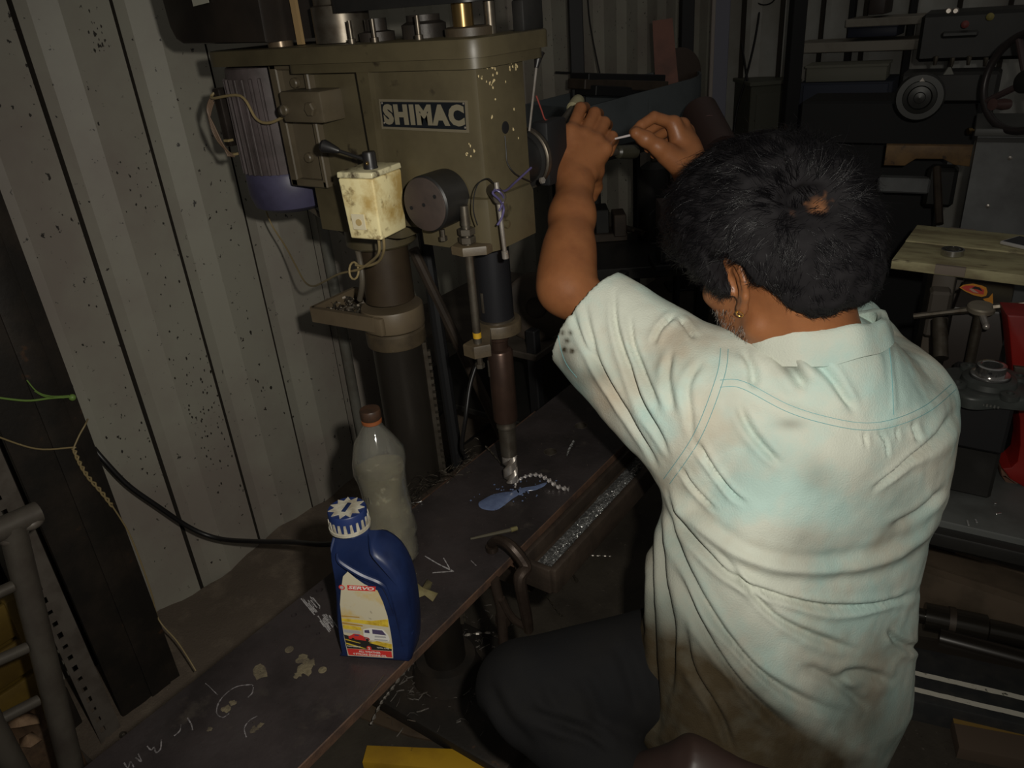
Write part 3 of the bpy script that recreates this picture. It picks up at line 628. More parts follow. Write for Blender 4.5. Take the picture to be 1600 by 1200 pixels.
b = MB(); b.prism([(-1.245, 1.57), (-1.305, 1.57), (-1.298, 1.452), (-1.288, 1.432), (-1.27, 1.424), (-1.055, 1.419), (-1.05, 1.57)], (0, 1.06, 0), (1, 0, 0), (0, 0, 1), .215, bev=.006); part(b, 'belt_guard', GUARD)
b = MB(); b.prism([(0, 0), (.042, .003), (.042, .03), (0, .03)], ony(303, 10, .842), (1, 0, 0), (0, 0, 1), .0012); part(b, 'guard_sticker', mat('pale_sticker', (.33, .32, .26), .5))
b = MB(); b.cyl((-1.075, .89, 1.411), (-1.075, .89, 1.52), .020, n=24); part(b, 'tension_post', mat('brown_post', (.15, .11, .07), .3, .5))
b = MB(); b.prism([(0, 0), (.012, 0), (.012, .07), (0, .07)], (-1.04, .90, 1.412), (1, 0, 0), (0, 0, 1), .006); part(b, 'edge_strip', mat('tan_strip', (.315, .21, .098), .5))
b = MB(); b.lathe([(.043, 0), (.043, .05), (.038, .052), (.038, .09), (.046, .092), (.046, .13)], (-.955, .915, 1.412), n=36); part(b, 'cone_pulley', STEEL_D)
b = MB(); b.lathe([(.032, 0), (.032, .018), (.024, .022), (.024, .03), (.0, .03)], (-.80, .925, 1.411), n=30); b.lathe([(.026, 0), (.026, .012), (.016, .014), (.016, .03), (.0, .03)], (-.87, .90, 1.411), n=24); part(b, 'bearing_cap', DSTEEL)
for x, y in ((-.845, .868), (-.765, .872), (-.885, .862)):
    b = MB(); b.lathe([(.006, 0), (.006, .006), (.0035, .0065), (.0035, .03), (0, .03)], (x, y, 1.411), n=12); part(b, 'stud', STEEL_D)
b = MB(); b.lathe([(.034, 0), (.034, .010), (.030, .012), (0, .012)], (-.712, .917, 1.411), n=32); part(b, 'spindle_boss', OLIVE_D)
b = MB(); b.lathe([(.0145, .012), (.0145, .06), (0, .06)], (-.712, .905, 1.411), n=24); part(b, 'spindle_sleeve', BRONZE)
b = MB(); b.cyl((-.685, .93, 1.411), (-.685, .93, 1.47), .008, n=12); part(b, 'grease_nipple', STEEL_D)
b = MB(); b.prism(rounded(-.93, -.66, .86, 1.01, .03, .03), (0, 0, 1.452), (1, 0, 0), (0, 1, 0), .06, bev=.004); part(b, 'pulley_guard', BLACK)
b = MB(); b.box((-.66, .985, 1.43), (.02, .05, .04), bev=.003); part(b, 'guard_hinge', BLACK)
# name plate: framed, light lettering on blue-black
NPF = mat('name_plate_rim', (.168, .1435, .098), .45, .2); NPB = mat('name_plate_blue', (.005, .0065, .009), .7, spec=.2)
o0 = np.array([-.8435, .8565, 1.2945]); ux = np.array([1., 0, 0]); uz = np.array([0, 0, 1.])
b = MB(); b.prism([(0, 0), (.1625, -.002), (.1650, .0400), (.0025, .0415)], o0, ux, uz, .0016); npl = part(b, 'name_plate', NPF, None, 20)
b = MB(); b.prism([(.0045, .0035), (.159, .002), (.1608, .0375), (.0055, .038)], o0 - [0, .0016, 0], ux, uz, .0005); b.build('plate_field', NPB, npl, 20)
W, F = text_mesh('SHIMAC', o0 + np.array([.0085, -.0022, .0065]), ux, uz, .0285, .150, .062, .0006, 0, 1.16)
b = MB(); b.add(W, F); b.build('lettering', mat('plate_letter', (.168, .147, .1015), .55, spec=.3), npl, 0)
for x, z in ((.007, .0085), (.1585, .036), (.008, .036), (.1575, .005)): b = MB(); b.lathe([(.0018, 0), (.0012, .0008), (0, .001)], o0 + np.array([x, -.002, z]), (0, -1, 0), n=8); b.build('rivet', STEEL, npl)
# oil hole, hairline wire and chipped paint on the front face
b = MB(); b.lathe([(.0085, .0), (.0085, .0006), (.0075, .0008), (0, .0008)], (-.6602, .912, 1.291), (1, 0, 0), n=20); part(b, 'oil_hole', NBLACK)
b = MB(); b.tube([onx(789, 212, -.659), onx(791, 235, -.658), onx(793, 255, -.657), onx(806, 272, -.650), onx(830, 284, -.648)], .0009, 6, smooth=4); part(b, 'hair_wire', RUBBER)
CHIP = mat('chipped_primer', (.62, .50, .27), .6); b = MB()
spots = [(758 + random.gauss(8, 8), 100 + random.random() * 30) for _ in range(22)] + [(795 + random.random() * 14, 92 + random.random() * 18) for _ in range(14)] + [(768, 133), (770, 137), (765, 130), (790, 128), (803, 170), (768, 184), (769, 182), (802, 202), (774, 155), (810, 216), (730, 240), (741, 236), (735, 228), (733, 225), (736, 244), (729, 241)]
for px, py in spots:
    left = px < 752; p = ony(px, py, .8565) if left else onx(px, py, -.6595); r = random.uniform(.0008, .0019)
    u = np.array([1., 0, 0]) if left else np.array([0, 1., 0]); poly = [(r * random.uniform(.5, 1.2) * math.cos(a), r * random.uniform(.7, 1.8) * math.sin(a)) for a in np.arange(0, 6.2, .9)]
    b.prism(poly, p, u, uz, .0004)
o = part(b, 'paint_chips', CHIP, None, 0); o['kind'] = 'stuff'
# motor with its slide bracket
MX, MY = -1.185, .945
b = MB(); n = 36; prof = [(.060, 1.395), (.075, 1.385), (.078, 1.36)]
b.lathe([(.0, 1.395), (.055, 1.395), (.074, 1.38), (.0755, 1.365), (.0755, 1.20), (.0745, 1.195)], (MX, MY, 0), n=48); part(b, 'motor_body', GREYP)
for k in range(18):
    a = PI * .62 + k * PI * 1.15 / 18; d = np.array([math.cos(a), math.sin(a), 0]); b = MB(); b.box((MX + d[0] * .077, MY + d[1] * .077, 1.285), (.008, .005, .16), rz=a, bev=.001, seg=1); part(b, 'cooling_fin', GREYP)
b = MB(); b.lathe([(.0765, 1.205), (.079, 1.20), (.079, 1.165), (.072, 1.142), (.055, 1.133), (.0, 1.131)], (MX, MY, 0), n=48); part(b, 'fan_cowl', NAVY)
BR = mat('tan_bracket_paint', (.0935, .0743, .0468), .45, 0, (.0605, .0468, .0275), 12, .45, .7)
b = MB(); bx0, bx1, bz0, bz1 = -1.082, -.995, 1.195, 1.388; by = .868
b.box(((bx0 + bx1) / 2, by + .022, (bz0 + bz1) / 2), (bx1 - bx0, .03, bz1 - bz0))
for x, w in ((bx0 + .007, .018), (bx1 - .004, .010)): b.box((x, by + .006, (bz0 + bz1) / 2), (w, .022, bz1 - bz0), bev=.002, seg=1)
for z in (bz0 + .006, bz1 - .004, 1.318): b.box(((bx0 + bx1) / 2, by + .006, z), (bx1 - bx0, .022, .012), bev=.002, seg=1)
part(b, 'motor_bracket', BR)
b = MB(); b.box((-.985, by - .012, 1.327), (.092, .05, .046), bev=.004); part(b, 'slide_block', BR)
for x, y, z, ax, r in ((-.96, by - .037, 1.325, (0, -1, 0), .011), (-1.035, by + .006, 1.358, (0, -1, 0), .008), (-1.035, by + .006, 1.242, (0, -1, 0), .008), (-1.022, by - .034, 1.323, (0, -1, 0), .008)):
    b = MB(); b.lathe([(r, 0), (r, .006), (r * .8, .008), (0, .008)], (x, y, z), ax, n=6 if r > .01 else 14); part(b, 'bolt', BR)
b = MB(); b.lathe([(.004, .002), (.0095, .0), (.0095, .004), (.004, .006)], (-1.03, by - .035, 1.321), (1, 0, .2), n=16, closed=True); part(b, 'ring_nut', STEEL_D)
b = MB(); b.box((-1.262, .905, 1.30), (.02, .05, .1), bev=.004); part(b, 'terminal_box', IRON)
b = MB(); c = [np.array([-1.265, .885, 1.345]), np.array([-1.26, .87, 1.335]), ony(376, 150, .862), ony(400, 185, .858), ony(420, 192, .856), ony(445, 182, .855), ony(462, 176, .845)]
b.tube(c, .0024, 8, smooth=6); part(b, 'motor_lead', WIRE_Y)
b = MB()
for k in range(4): b.tube([np.array([-1.272, .88, 1.34 - .004 * k]), np.array([-1.285, .872, 1.315 - .006 * k]), np.array([-1.275, .872, 1.285 - .008 * k]), np.array([-1.255 + .006 * k, .872, 1.235])], .0016, 6, smooth=5)
part(b, 'motor_lead', mat('brown_leads', (.17, .11, .07), .5))
b = MB(); b.box((-1.25, .88, 1.238), (.016, .012, .004)); b.box((-1.255, .88, 1.262), (.012, .012, .004)); part(b, 'cable_tie', WIRE_Y)
# cream switch box with its lever
rz = .155; ca, sa = math.cos(rz), math.sin(rz); A0 = np.array([-.797, .775]); ex = np.array([ca, sa]); ey = np.array([-sa, ca])
w, dd, z0, z1 = .062, .075, 1.151, 1.249
sb = lambda u, v, z: (*(A0 - ex * u + ey * v), z)
b = MB(); cc2 = A0 - ex * w / 2 + ey * dd / 2
def tapered(zb, zt, k0, k1, bev):
    bm = bmesh.new(); q = []
    for z, k in ((zb, k0), (zt, k1)):
        for u, v in ((0, 0), (w, 0), (w, dd), (0, dd)): q.append(bm.verts.new(Vector((*(cc2 + (A0 - ex * u + ey * v - cc2) * k), z))))
    for fc in ((3, 2, 1, 0), (4, 5, 6, 7), (0, 1, 5, 4), (1, 2, 6, 5), (2, 3, 7, 6), (3, 0, 4, 7)): bm.faces.new([q[i] for i in fc])
    bmesh.ops.recalc_face_normals(bm, faces=bm.faces); bmesh.ops.bevel(bm, geom=bm.edges[:], offset=bev, segments=3, affect='EDGES', profile=.5); return bm
b.bm(tapered(z0, z1 - .009, .90, .985, .003)); sw = part(b, 'switch_box', CREAM)
b = MB(); b.bm(tapered(z1 - .0085, z1, 1.005, .985, .0018)); b.build('box_lid', mat('cream_lid', (.66, .60, .38), .25, 0, (.07, .05, .03), 19, .47, .58), sw)
kf = .90 + .085 * (1.177 - z0) / (z1 - .009 - z0); q = cc2 + (A0 - ex * .05 - cc2) * kf; q = q - ey * .0006; b = MB(); b.prism([(0, 0), (.023, .0), (.0225, .023), (-.0005, .023)], (q[0], q[1], 1.166), (*ex, 0), (0, 0, 1), .0012, bev=.0004); b.build('switch_label', mat('label_cream', (.68, .61, .42), .35), sw, 20)
b = MB(); b.lathe([(.005, 0), (.005, .0018), (0, .0018)], (q[0] + ex[0] * .012 - ey[0] * .0006, q[1] + ex[1] * .012 - ey[1] * .0006, 1.177), (sa, -ca, 0), n=18); b.build('label_dot', mat('tan_dot', (.45, .33, .14), .5), sw)
lc = np.array([*(A0 - ex * .022 + ey * .03), z1])
b = MB(); b.lathe([(.0105, 0), (.0105, .002), (.0098, .003), (.0098, .021), (.0088, .0235), (0, .024)], lc, n=24); b.build('lever_hub', RUBBER, sw)
tip = ony(512, 230, lc[1] - .02); root_ = lc + [0, 0, .010]
b = MB(); b.tube([root_, root_ * .35 + tip * .65, tip], [.0026, .0026, .0026], 10); dv = _n(tip - root_)
b.lathe([(.003, -.001), (.0045, .002), (.0085, .018), (.0095, .024), (.0075, .028), (0, .029)], tip - dv * .018, dv, n=16); b.build('switch_lever', RUBBER, sw)
b = MB(); b.lathe([(.0028, 0), (.0028, .001), (.0012, .0012), (0, .0005)], lc + np.array([.004, -.0092, .009]), (.3, -1, 0), n=10); b.build('lever_screw', BRONZE, sw)
# wiring loops below the box
b = MB(); bs = np.array(sb(.02, .02, z0)); rng_c = ony(553, 423, .835)
b.tube([bs, ony(592, 395, .80), ony(578, 410, .82), ony(563, 420, .83), rng_c], .0022, 8, smooth=6)
b.tube([bs + [.01, 0, 0], ony(600, 390, .80), ony(592, 408, .82), ony(572, 416, .83), ony(556, 414, .835)], .0022, 8, smooth=6)
b.tube([rng_c + np.array([.012 * math.cos(a) * .9, .004 * math.sin(a), .0135 * math.sin(a)]) for a in np.arange(0, 2 * PI, .5)], .0018, 8, True)
b.tube([rng_c, ony(530, 428, .86), ony(510, 438, .90), ony(490, 447, .95), ony(476, 440, 1.0), ony(462, 415, 1.05), ony(446, 385, 1.1), ony(425, 352, 1.12), ony(413, 320, 1.1), ony(402, 270, 1.05), ony(385, 230, 1.0), ony(370, 180, .95)], .0019, 8, smooth=6)
part(b, 'control_wire', WIRE_Y)
b = MB(); b.tube([ony(480, 322, .95), ony(505, 340, .93), ony(535, 362, .92), ony(552, 378, .9), ony(561, 400, .885), ony(566, 440, .875), ony(562, 468, .882)], .005, 10, smooth=6); part(b, 'motor_conduit', mat('dark_conduit', (.09, .075, .055), .45))
# return-spring housing
HX, HZ = -.729, 1.2035
b = MB(); b.lathe([(.0, 0), (.0365, .0), (.039, .0025), (.0395, .008), (.0395, .052), (.037, .055), (.0, .055)], (HX, .857, HZ), (0, -1, 0), n=48); sh = part(b, 'spring_housing', BLACK)
b = MB(); b.lathe([(.0375, 0), (.0375, .0012), (.036, .002), (0, .002)], (HX, .802, HZ), (0, -1, 0), n=48); b.build('housing_lid', mat('brown_black_lid', (.0612, .0439, .0367), .5, 0, (.0357, .0275, .0235), 12), sh)
b = MB()
for u, v in ((0, .0), (-.024, -.006), (.022, .013)): b.lathe([(.0028, 0), (.0028, .0006), (0, .0007)], (HX + u, .7995, HZ + v), (0, -1, 0), n=10)
b.build('lid_screw', NBLACK, sh)
b = MB(); p = ony(692, 365, .83); b.cyl(p + [0, 0, .006], p - [0, 0, .010], .0035, n=10); b.cyl(p - [0, 0, .004], p - [0, 0, .010], .006, n=6); part(b, 'drain_screw', STEEL_D)
# depth stop: bracket, threaded rod, nuts, lower arm round the quill
px_, py_ = -.687, .836
b = MB(); b.prism([(-.020, -.014), (.004, -.018), (.03, .004), (.03, .03), (-.03, .03), (-.026, .008)], (px_, py_, 1.128), (1, 0, 0), (0, 1, 0), .013, bev=.003); part(b, 'stop_bracket', OLIVE_D)
b = MB(); b.cyl((px_, py_, .985), (px_, py_, 1.185), .0062, n=16); part(b, 'depth_rod', STEEL_D)
b = MB(); b.cyl((px_, py_, 1.17), (px_, py_, 1.197), .0072, .006, n=16); part(b, 'rod_end', STEEL_D)
for z in (1.1435, 1.1555): b = MB(); b.cyl((px_, py_, z), (px_, py_, z + .0095), .0125, n=6, bev=.0008); part(b, 'stop_nut', STEEL_D)
b = MB(); b.cyl((px_, py_, .995), (px_, py_, 1.004), .0066, n=16); part(b, 'yellow_mark', YELLOW)
b = MB()
b.prism([(SX + .040 * math.cos(a), SY + .040 * math.sin(a)) for a in np.linspace(-1.2, 3.9, 20)] + [(px_ - .02, py_ + .012), (px_ - .02, py_ - .012), (px_ + .004, py_ - .016), (px_ + .02, py_ + .005)], (0, 0, .966), (1, 0, 0), (0, 1, 0), .020, bev=.003); part(b, 'stop_arm', OLIVE_D)
b = MB(); b.cyl((px_, py_, .945), (px_, py_, .985), .0045, n=10); b.cyl((px_, py_, .945), (px_, py_, .952), .0075, n=6); part(b, 'arm_bolt', STEEL_D)
# quill, spindle, drill
QU = mat('blued_quill', (.0182, .0182, .021), .4, .4)
b = MB(); b.cyl((SX, SY, .986), (SX, SY, 1.135), .0285, n=40); part(b, 'quill', QU)
b = MB(); b.box((SX - .004, SY - .0283, 1.022), (.005, .003, .034), bev=.001); part(b, 'quill_slot', STEEL_D)
b = MB(); b.lathe([(.030, .984), (.030, .989), (.0285, .990), (.0285, .984)], (SX, SY, 0), n=40); part(b, 'quill_ring', STEEL_D)
SPN = mat('brown_spindle', (.085, .05, .036), .35, .65, (.055, .034, .026), 14, .4, .65)
b = MB(); b.lathe([(.017, .966), (.017, .95), (.0145, .948), (.0145, .934), (.0195, .931)], (SX, SY, 0), n=32); part(b, 'spindle_nose', SPN)
b = MB(); b.lathe([(.0195, .931), (.0215, .928), (.0215, .80), (.0205, .797)], (SX, SY, 0), n=32); part(b, 'drill_sleeve', SPN)
b = MB(); b.box((SX - .012, SY - .0165, .90), (.004, .004, .03)); part(b, 'drift_slot', STEEL_D)
b = MB(); b.lathe([(.0205, .797), (.0165, .795), (.0165, .789), (.0175, .787), (.0175, .783), (.0155, .781), (.0145, .725)], (SX, SY, 0), n=32); part(b, 'taper_shank', STEEL_D)
def twist_bit(c, r, z0, z1, turns, n=26):
    """two-flute twist drill: cross-section of two lands, turned as it rises, ground to a point"""
    sec = []
    for i in range(28):
        a = 2 * PI * i / 28; k = abs(math.sin(a)); sec.append((a, r * (.42 + .58 * min(1, k * 1.7) if k < .6 else 1)))
    V = []; F = []; m = len(sec)
    for j in range(n + 1):
        u = j / n; z = z0 + (z1 - z0) * u; s = min(1, u * n / 3 + .02)
        for a, rr in sec: aa = a + turns * 2 * PI * u; V.append((c[0] + rr * s * math.cos(aa), c[1] + rr * s * math.sin(aa), z))
    for j in range(n):
        for i in range(m): F.append((j * m + i, j * m + (i + 1) % m, (j + 1) * m + (i + 1) % m, (j + 1) * m + i))
    F.append(tuple(range(m - 1, -1, -1))); F.append(tuple(n * m + i for i in range(m))); c2 = MB(); c2.add(V, F); return c2
part(twist_bit((SX, SY), .0135, .6625, .73, 1.1), 'drill_bit', STEEL, None, 40)
# locking lever and its violet wire
lb_ = np.array([-.651, .858, 1.198])
p0 = onx(772, 300, -.648); b = MB(); b.cyl(p0 + [-.005, .004, .002], p0 + [.024, -.02, -.002], .0095, n=20, bev=.001); part(b, 'lock_boss', STEEL_D)
h0 = p0 + [.018, -.016, 0]; h1 = onx(789, 396, h0[0] + .006)
b = MB(); b.tube([h0 + (h0 - h1) * .22, h0, h1], [.0034, .0034, .003], 12); b.cyl(h1 - _n(h1 - h0) * .004, h1 + _n(h1 - h0) * .008, .0048, n=12, bev=.001); part(b, 'lock_lever', STEEL)
b = MB(); X = -.640; b.tube([onx(830, 262, X), onx(805, 285, X), onx(790, 298, X + .01), onx(776, 297, X + .014), onx(770, 302, X + .016), onx(780, 312, X + .018), onx(787, 325, X + .016), onx(784, 340, X + .016), onx(777, 352, X + .014)], .0016, 8, smooth=6)
b.tube([onx(772, 296, X + .012), onx(782, 301, X + .02), onx(787, 312, X + .018), onx(780, 330, X + .016)], .0014, 8, smooth=6); part(b, 'tied_wire', WIRE_B)
b = MB(); X = -.644; b.tube([onx(772, 287, X), onx(762, 279, X), onx(748, 286, X), onx(741, 305, X), onx(740, 330, X), onx(746, 352, X)], .0009, 6, smooth=6); part(b, 'hair_wire', RUBBER)
b = MB(); b.lathe([(.006, 0), (.006, .005), (0, .006)], onx(790, 350, -.652), (1, 0, 0), n=14); part(b, 'plug', OLIVE)
# feed hub, spokes and knobs on the far side
hc = np.array([-.722, .978, 1.221])
b = MB(); b.lathe([(.040, 0), (.040, .055), (.046, .056), (.046, .078), (.043, .082), (.034, .083), (.034, .115), (0, .117)], hc, (0, 1, 0), n=40); hub = part(b, 'feed_hub', BLACK)
b = MB(); b.lathe([(.046, .060), (.049, .062), (.049, .070), (.046, .072)], hc, (0, 1, 0), n=40, closed=False); b.build('depth_scale', STEEL_D, hub)
hs = hc + [0, .105, 0]
K1 = at(993, 237, 1.40); K2 = at(904, 157, 1.46)
for K in (K1, K2, hs + np.array([-.1, .06, -.07])):
    dv = _n(K - hs); b = MB(); b.cyl(hs, K - dv * .03, .0065, n=14); sp = b.build('spoke', STEEL_D, hub)
    b = MB(); b.lathe([(.008, 0), (.0115, .004), (.0125, .03), (.0125, .045), (.011, .048), (.0, .048)], K - dv * .048, dv, n=20); b.build('knob', mat('olive_black_knob', (.03, .028, .018), .4), sp) if K is not K2 else b.build('knob', mat('pale_knob', (.30, .27, .16), .5), sp)
b = MB(); b.lathe([(.005, 0), (.005, .004), (0, .005)], onx(846, 282, -.64), (1, -.3, .2), n=6); part(b, 'set_screw', STEEL)
b = MB(); b.box(onx(850, 240, -.70) + [0, .02, 0], (.03, .06, .10), bev=.004); part(b, 'hub_bracket', NBLACK)

# screwdriver stuck under the flange, dark casting behind it
t = thing('screwdriver', (-.655, 1.0, 1.3), 'thin bright steel blade with a black handle hanging beside the drill head', 'screwdriver')
X = -.665; p0, p1, p2 = onx(842, 84, X), onx(838, 106, X), onx(827, 205, X)
b = MB(); b.tube([p0 + (p0 - p1) * .1, p0, p1], [.0085, .0075, .003], 14); b.build('handle', RUBBER, t)
b = MB(); b.tube([p1, p2], [.0019, .0017], 8); b.build('blade', STEEL, t)
wire('red_wire', [onx(838, 150, -.70), onx(846, 172, -.7), onx(852, 187, -.7), onx(862, 187, -.7), onx(872, 186, -.7)], .0013, mat('dull_red_wire', (.25, .05, .04), .5), 'thin dull red wire loose behind the drill feed hub')
# conduit pipe on the wall behind the column
t = MB(); t.tube([(-1.735, 1.46, 0.03), (-1.735, 1.463, .6), (-1.735, 1.463, 1.2), (-1.735, 1.463, 2.2)], .016, 14); o = tag(t.build('wall_pipe', mat('grey_pipe', (.17, .165, .14), .45, 0, (.12, .11, .09), 9)), 'grey pipe running up the sheet wall behind the drill column', 'pipe')
# ================================================================== the rest of the workshop
def boxpart(t, name, m, c, size, rz=0, bev=.003): b = MB(); b.box(c, size, rz=rz, bev=bev, seg=1); return b.build(name, m, t)
GREYM = mat('grey_machine_paint', (.16, .165, .165), .5, 0, (.10, .10, .10), 8, .42, .68)
GREEN_G = mat('dark_green_grey_cast', (.0468, .0523, .0484), .45, .1, (.0275, .0303, .0275), 20, .4, .68)
RED = mat('red_machine_paint', (.224, .009, .0056), .42, 0, (.1344, .0067, .0056), 10, .45, .7)
BENCHW = mat('oiled_pale_board', (.4752, .4277, .2376), .6, 0, (.2534, .2059, .1109), 7, .42, .62, (.1267, .095, .0554), 16, .62, .7, stretch=(1, 3, 3))
DARKM = mat('dark_machine_paint', (.0203, .0193, .0171), .45, .1, (.0113, .0108, .0095), 9, .4, .7)
DARKB = mat('dark_brown_iron', (.06, .043, .03), .55, .2, (.03, .022, .016), 12, .4, .68)
BLUEG = mat('blue_grey_sheet', (.10, .114, .12), .5, 0, (.075, .085, .09), 6)
REDBR = mat('red_brown_board', (.19, .075, .05), .65, 0, (.12, .05, .035), 8)
# ---- dark steel posts in the depth of the shed
for (px, py, D, w, lab) in [(900, 60, 2.85, .052, 'black square steel post left of the raised hands, nearest to the drill flange'), (1072, 60, 3.6, .06, 'black square steel post behind the red-brown board'), (1240, 100, 3.5, .062, 'black square steel post behind the top of the dark hair')]:
    p = at(px, py, D); t = thing('steel_post', (p[0], p[1], 0), lab, 'post', 'dark posts along the shed')
    boxpart(t, 'shaft', NBLACK, (p[0], p[1], 1.4), (w, w, 2.8), .64); boxpart(t, 'base_plate', NBLACK, (p[0], p[1], .006), (w * 2.4, w * 2.4, .012), .64)
# pale sheet strip with a bluish edge near the corner, cables hanging on the back wall
t = thing('corner_flashing', (*at(1118, 60, 3.9)[:2], 0), 'bluish grey sheet metal corner strip running up between the wall ribs', 'strip')
p = at(1125, 60, 3.9); boxpart(t, 'face', mat('bluish_sheet', (.20, .20, .25), .5), (p[0], p[1], 1.4), (.09, .012, 2.8), .64); p = at(1113, 60, 3.9); boxpart(t, 'folded_edge', mat('pinkish_edge', (.36, .31, .28), .5), (p[0], p[1], 1.4), (.02, .02, 2.8), .64)
wire('hanging_cable', [at(1188, -60, 4.2), at(1188, 0, 4.2), at(1180, 60, 4.2), at(1166, 120, 4.2), at(1152, 170, 4.2), at(1146, 215, 4.2)], .006, RUBBER, 'black cable hanging on the back wall and swinging left at its foot', 'cable')
wire('hanging_cable', [at(1159, 68, 4.2), at(1163, 95, 4.2), at(1167, 120, 4.2), at(1173, 155, 4.2), at(1180, 190, 4.2)], .006, RUBBER, 'short black cable crossing the hanging one on the back wall', 'cable')
wire('hanging_cable', [at(917, -30, 3.1), at(920, 20, 3.1), at(926, 60, 3.1), at(933, 95, 3.1), at(938, 118, 3.1)], .003, RUBBER, 'thin black cable sagging on the ribbed wall right of the first black post', 'cable')
b = MB(); c0 = at(1196, -2, 4.15)
for k in range(3): b.tube([c0 + np.array([.05 * math.cos(a) * (1 + .1 * k), .02 * k, .03 * math.sin(a) + .01 * k]) for a in np.arange(0, 2 * PI, .35)], .004, 6, True)
tag(b.build('cable_coil', RUBBER, None), 'coil of black cable hung high on the back wall', 'cable')
p = at(1195, 160, 4.3); t = thing('wall_cabinet', (p[0], p[1], 0), 'dull olive cabinet standing by the back wall beside the black post', 'cabinet')
boxpart(t, 'body', mat('dull_olive', (.10, .10, .075), .55), (p[0], p[1], .47), (.26, .3, .94), .64); boxpart(t, 'top', mat('dull_olive_top', (.13, .13, .10), .55), (p[0], p[1], .95), (.28, .32, .02), .64); boxpart(t, 'door', mat('dull_olive_door', (.11, .11, .085), .5), (p[0] + .09, p[1] - .12, .5), (.2, .012, .8), .64)
# ---- blue-grey tub on a stand behind the hands, with scrap standing in it
a_, b__ = at(925, 175, 2.75), at(1080, 165, 3.05); ux2 = _n((b__ - a_) * [1, 1, 0]); uy2 = np.array([-ux2[1], ux2[0], 0]); L2 = np.linalg.norm((b__ - a_)[:2]); zc = .955
t = thing('chip_tub', ((a_ + b__) / 2 * [1, 1, 0]), 'blue-grey sheet metal tub with a rounded end behind the two hands', 'tub')
def stadium(L, r, n=12): return [(L + r * math.cos(q), r * math.sin(q)) for q in np.linspace(-PI / 2, PI / 2, n)] + [(-.05, r), (-.05, -r)]
base = a_ * [1, 1, 0] + [0, 0, zc] + uy2 * .16
mo, mi = stadium(L2, .16), stadium(L2, .152); b = MB(); V = []; F = []; k = len(mo)
for pl, zz in ((mo, -.02), (mo, .135), (mi, .135), (mi, .0)):
    for x, y in pl: V.append(base + ux2 * x + uy2 * y + [0, 0, zz + .05 * max(0, x / L2 - .35) * (zz > 0)])
for j in range(3):
    for i in range(k): F.append((j * k + i, j * k + (i + 1) % k, (j + 1) * k + (i + 1) % k, (j + 1) * k + i))
F.append(tuple(3 * k + i for i in range(k))); F.append(tuple(range(k - 1, -1, -1))); b.add(V, F); b.build('tub_wall', BLUEG, t, 40)
b = MB(); b.box(base + ux2 * (L2 * .55) - uy2 * .162 + [0, 0, .06], (.012, .006, .13), rz=math.atan2(ux2[1], ux2[0])); b.build('seam_strip', BLUEG, t)
for s, x in ((1, .05), (-1, .05), (1, L2 - .02), (-1, L2 - .02)): b = MB(); q = base + ux2 * x + uy2 * s * .12; b.tube([(q[0], q[1], zc - .02), (q[0], q[1], 0)], .016, 10); b.build('leg', NBLACK, t)
b = MB(); b.box(base + ux2 * L2 / 2 + [0, 0, -.045], (L2 + .2, .3, .05), rz=math.atan2(ux2[1], ux2[0])); b.build('shelf', NBLACK, t)
for i, (x0_, x1_, zz, yy, lab) in enumerate([(905, 1025, 118, .02, 'flat black steel bar lying across the tub behind the hands, uppermost of the three'), (900, 1030, 130, .05, 'black steel bar lying across the tub between two others'), (915, 1010, 143, -.02, 'short black steel bar lying lowest in the tub')]):
    p, q = at(x0_, zz + (4 - i * 3), 2.75), at(x1_, zz + 6 - i * 2, 2.98); b = MB(); d = _n(q - p); ang = math.atan2(d[1], d[0]); Rm = Matrix.Rotation(ang, 3, 'Z') @ Matrix.Rotation(-math.asin(d[2]), 3, 'Y'); b.box((p + q) / 2, (np.linalg.norm(q - p), .10, .035), R=Rm, bev=.003, seg=1)
    tag(b.build('steel_bar', [NBLACK, DARKB, NBLACK][i], None), lab, 'bar', 'bars lying in the blue-grey tub')
wire('thin_rod', [at(868, 113, 2.9), at(935, 116, 2.95), at(1000, 119, 3.0)], .004, NBLACK, 'thin black rod lying level above the tub beside the drill flange', 'rod')
p, q = at(1043, 145, 3.02), at(1036, 30, 2.92); t = MB(); d = _n(q - p); s_ = _n(np.cross(d, _n(p - EYE))); t.prism([(-.045, 0), (.045, 0), (.04, np.linalg.norm(q - p)), (-.035, np.linalg.norm(q - p) * .995)], p, s_, d, .02, bev=.003)
tag(t.build('board', REDBR, None), 'red-brown flat board standing upright in the blue-grey tub', 'board')
t = MB(); c0 = at(1058, 113, 3.14); ax = _n(np.array([.75, -.65, .12])); t.lathe([(0, .0), (.03, .0), (.035, .006), (.085, .010), (.092, .016), (.092, .028), (.085, .03), (0, .026)], c0, ax, n=32)
tag(t.build('round_flange', mat('dark_rusty_disc', (.05, .033, .025), .45, .3), None), 'dark rusty round disc leaning in the end of the tub', 'disc')
# dark reddish casting under it, seen between the right hand and the hair
t = thing('pipe_casting', at(1105, 190, 2.6) * [1, 1, 0], 'dark reddish hollow casting seen between the right hand and the hair', 'casting')
p, q = at(1092, 172, 2.6), at(1125, 235, 2.5); b = MB(); b.lathe([(.055, 0), (.06, .006), (.06, .20), (.045, .20), (.045, .05), (0, .05)], p, q - p, n=28); b.build('barrel', mat('dark_red_cast', (.05, .028, .024), .5), t)
b = MB(); c0 = at(1108, 192, 2.52); b.lathe([(.02, 0), (.026, .0), (.026, .012), (.02, .012)], c0, _n(EYE - c0) * [1, 1, .2], n=20, closed=True); b.build('port_ring', mat('dark_red_ring', (.09, .02, .02), .5), t)
b = MB(); b.box((q[0], q[1], (q[2] - .1 + .621) / 2), (.09, .09, q[2] - .1 - .621), bev=.005); b.build('pedestal', NBLACK, t)
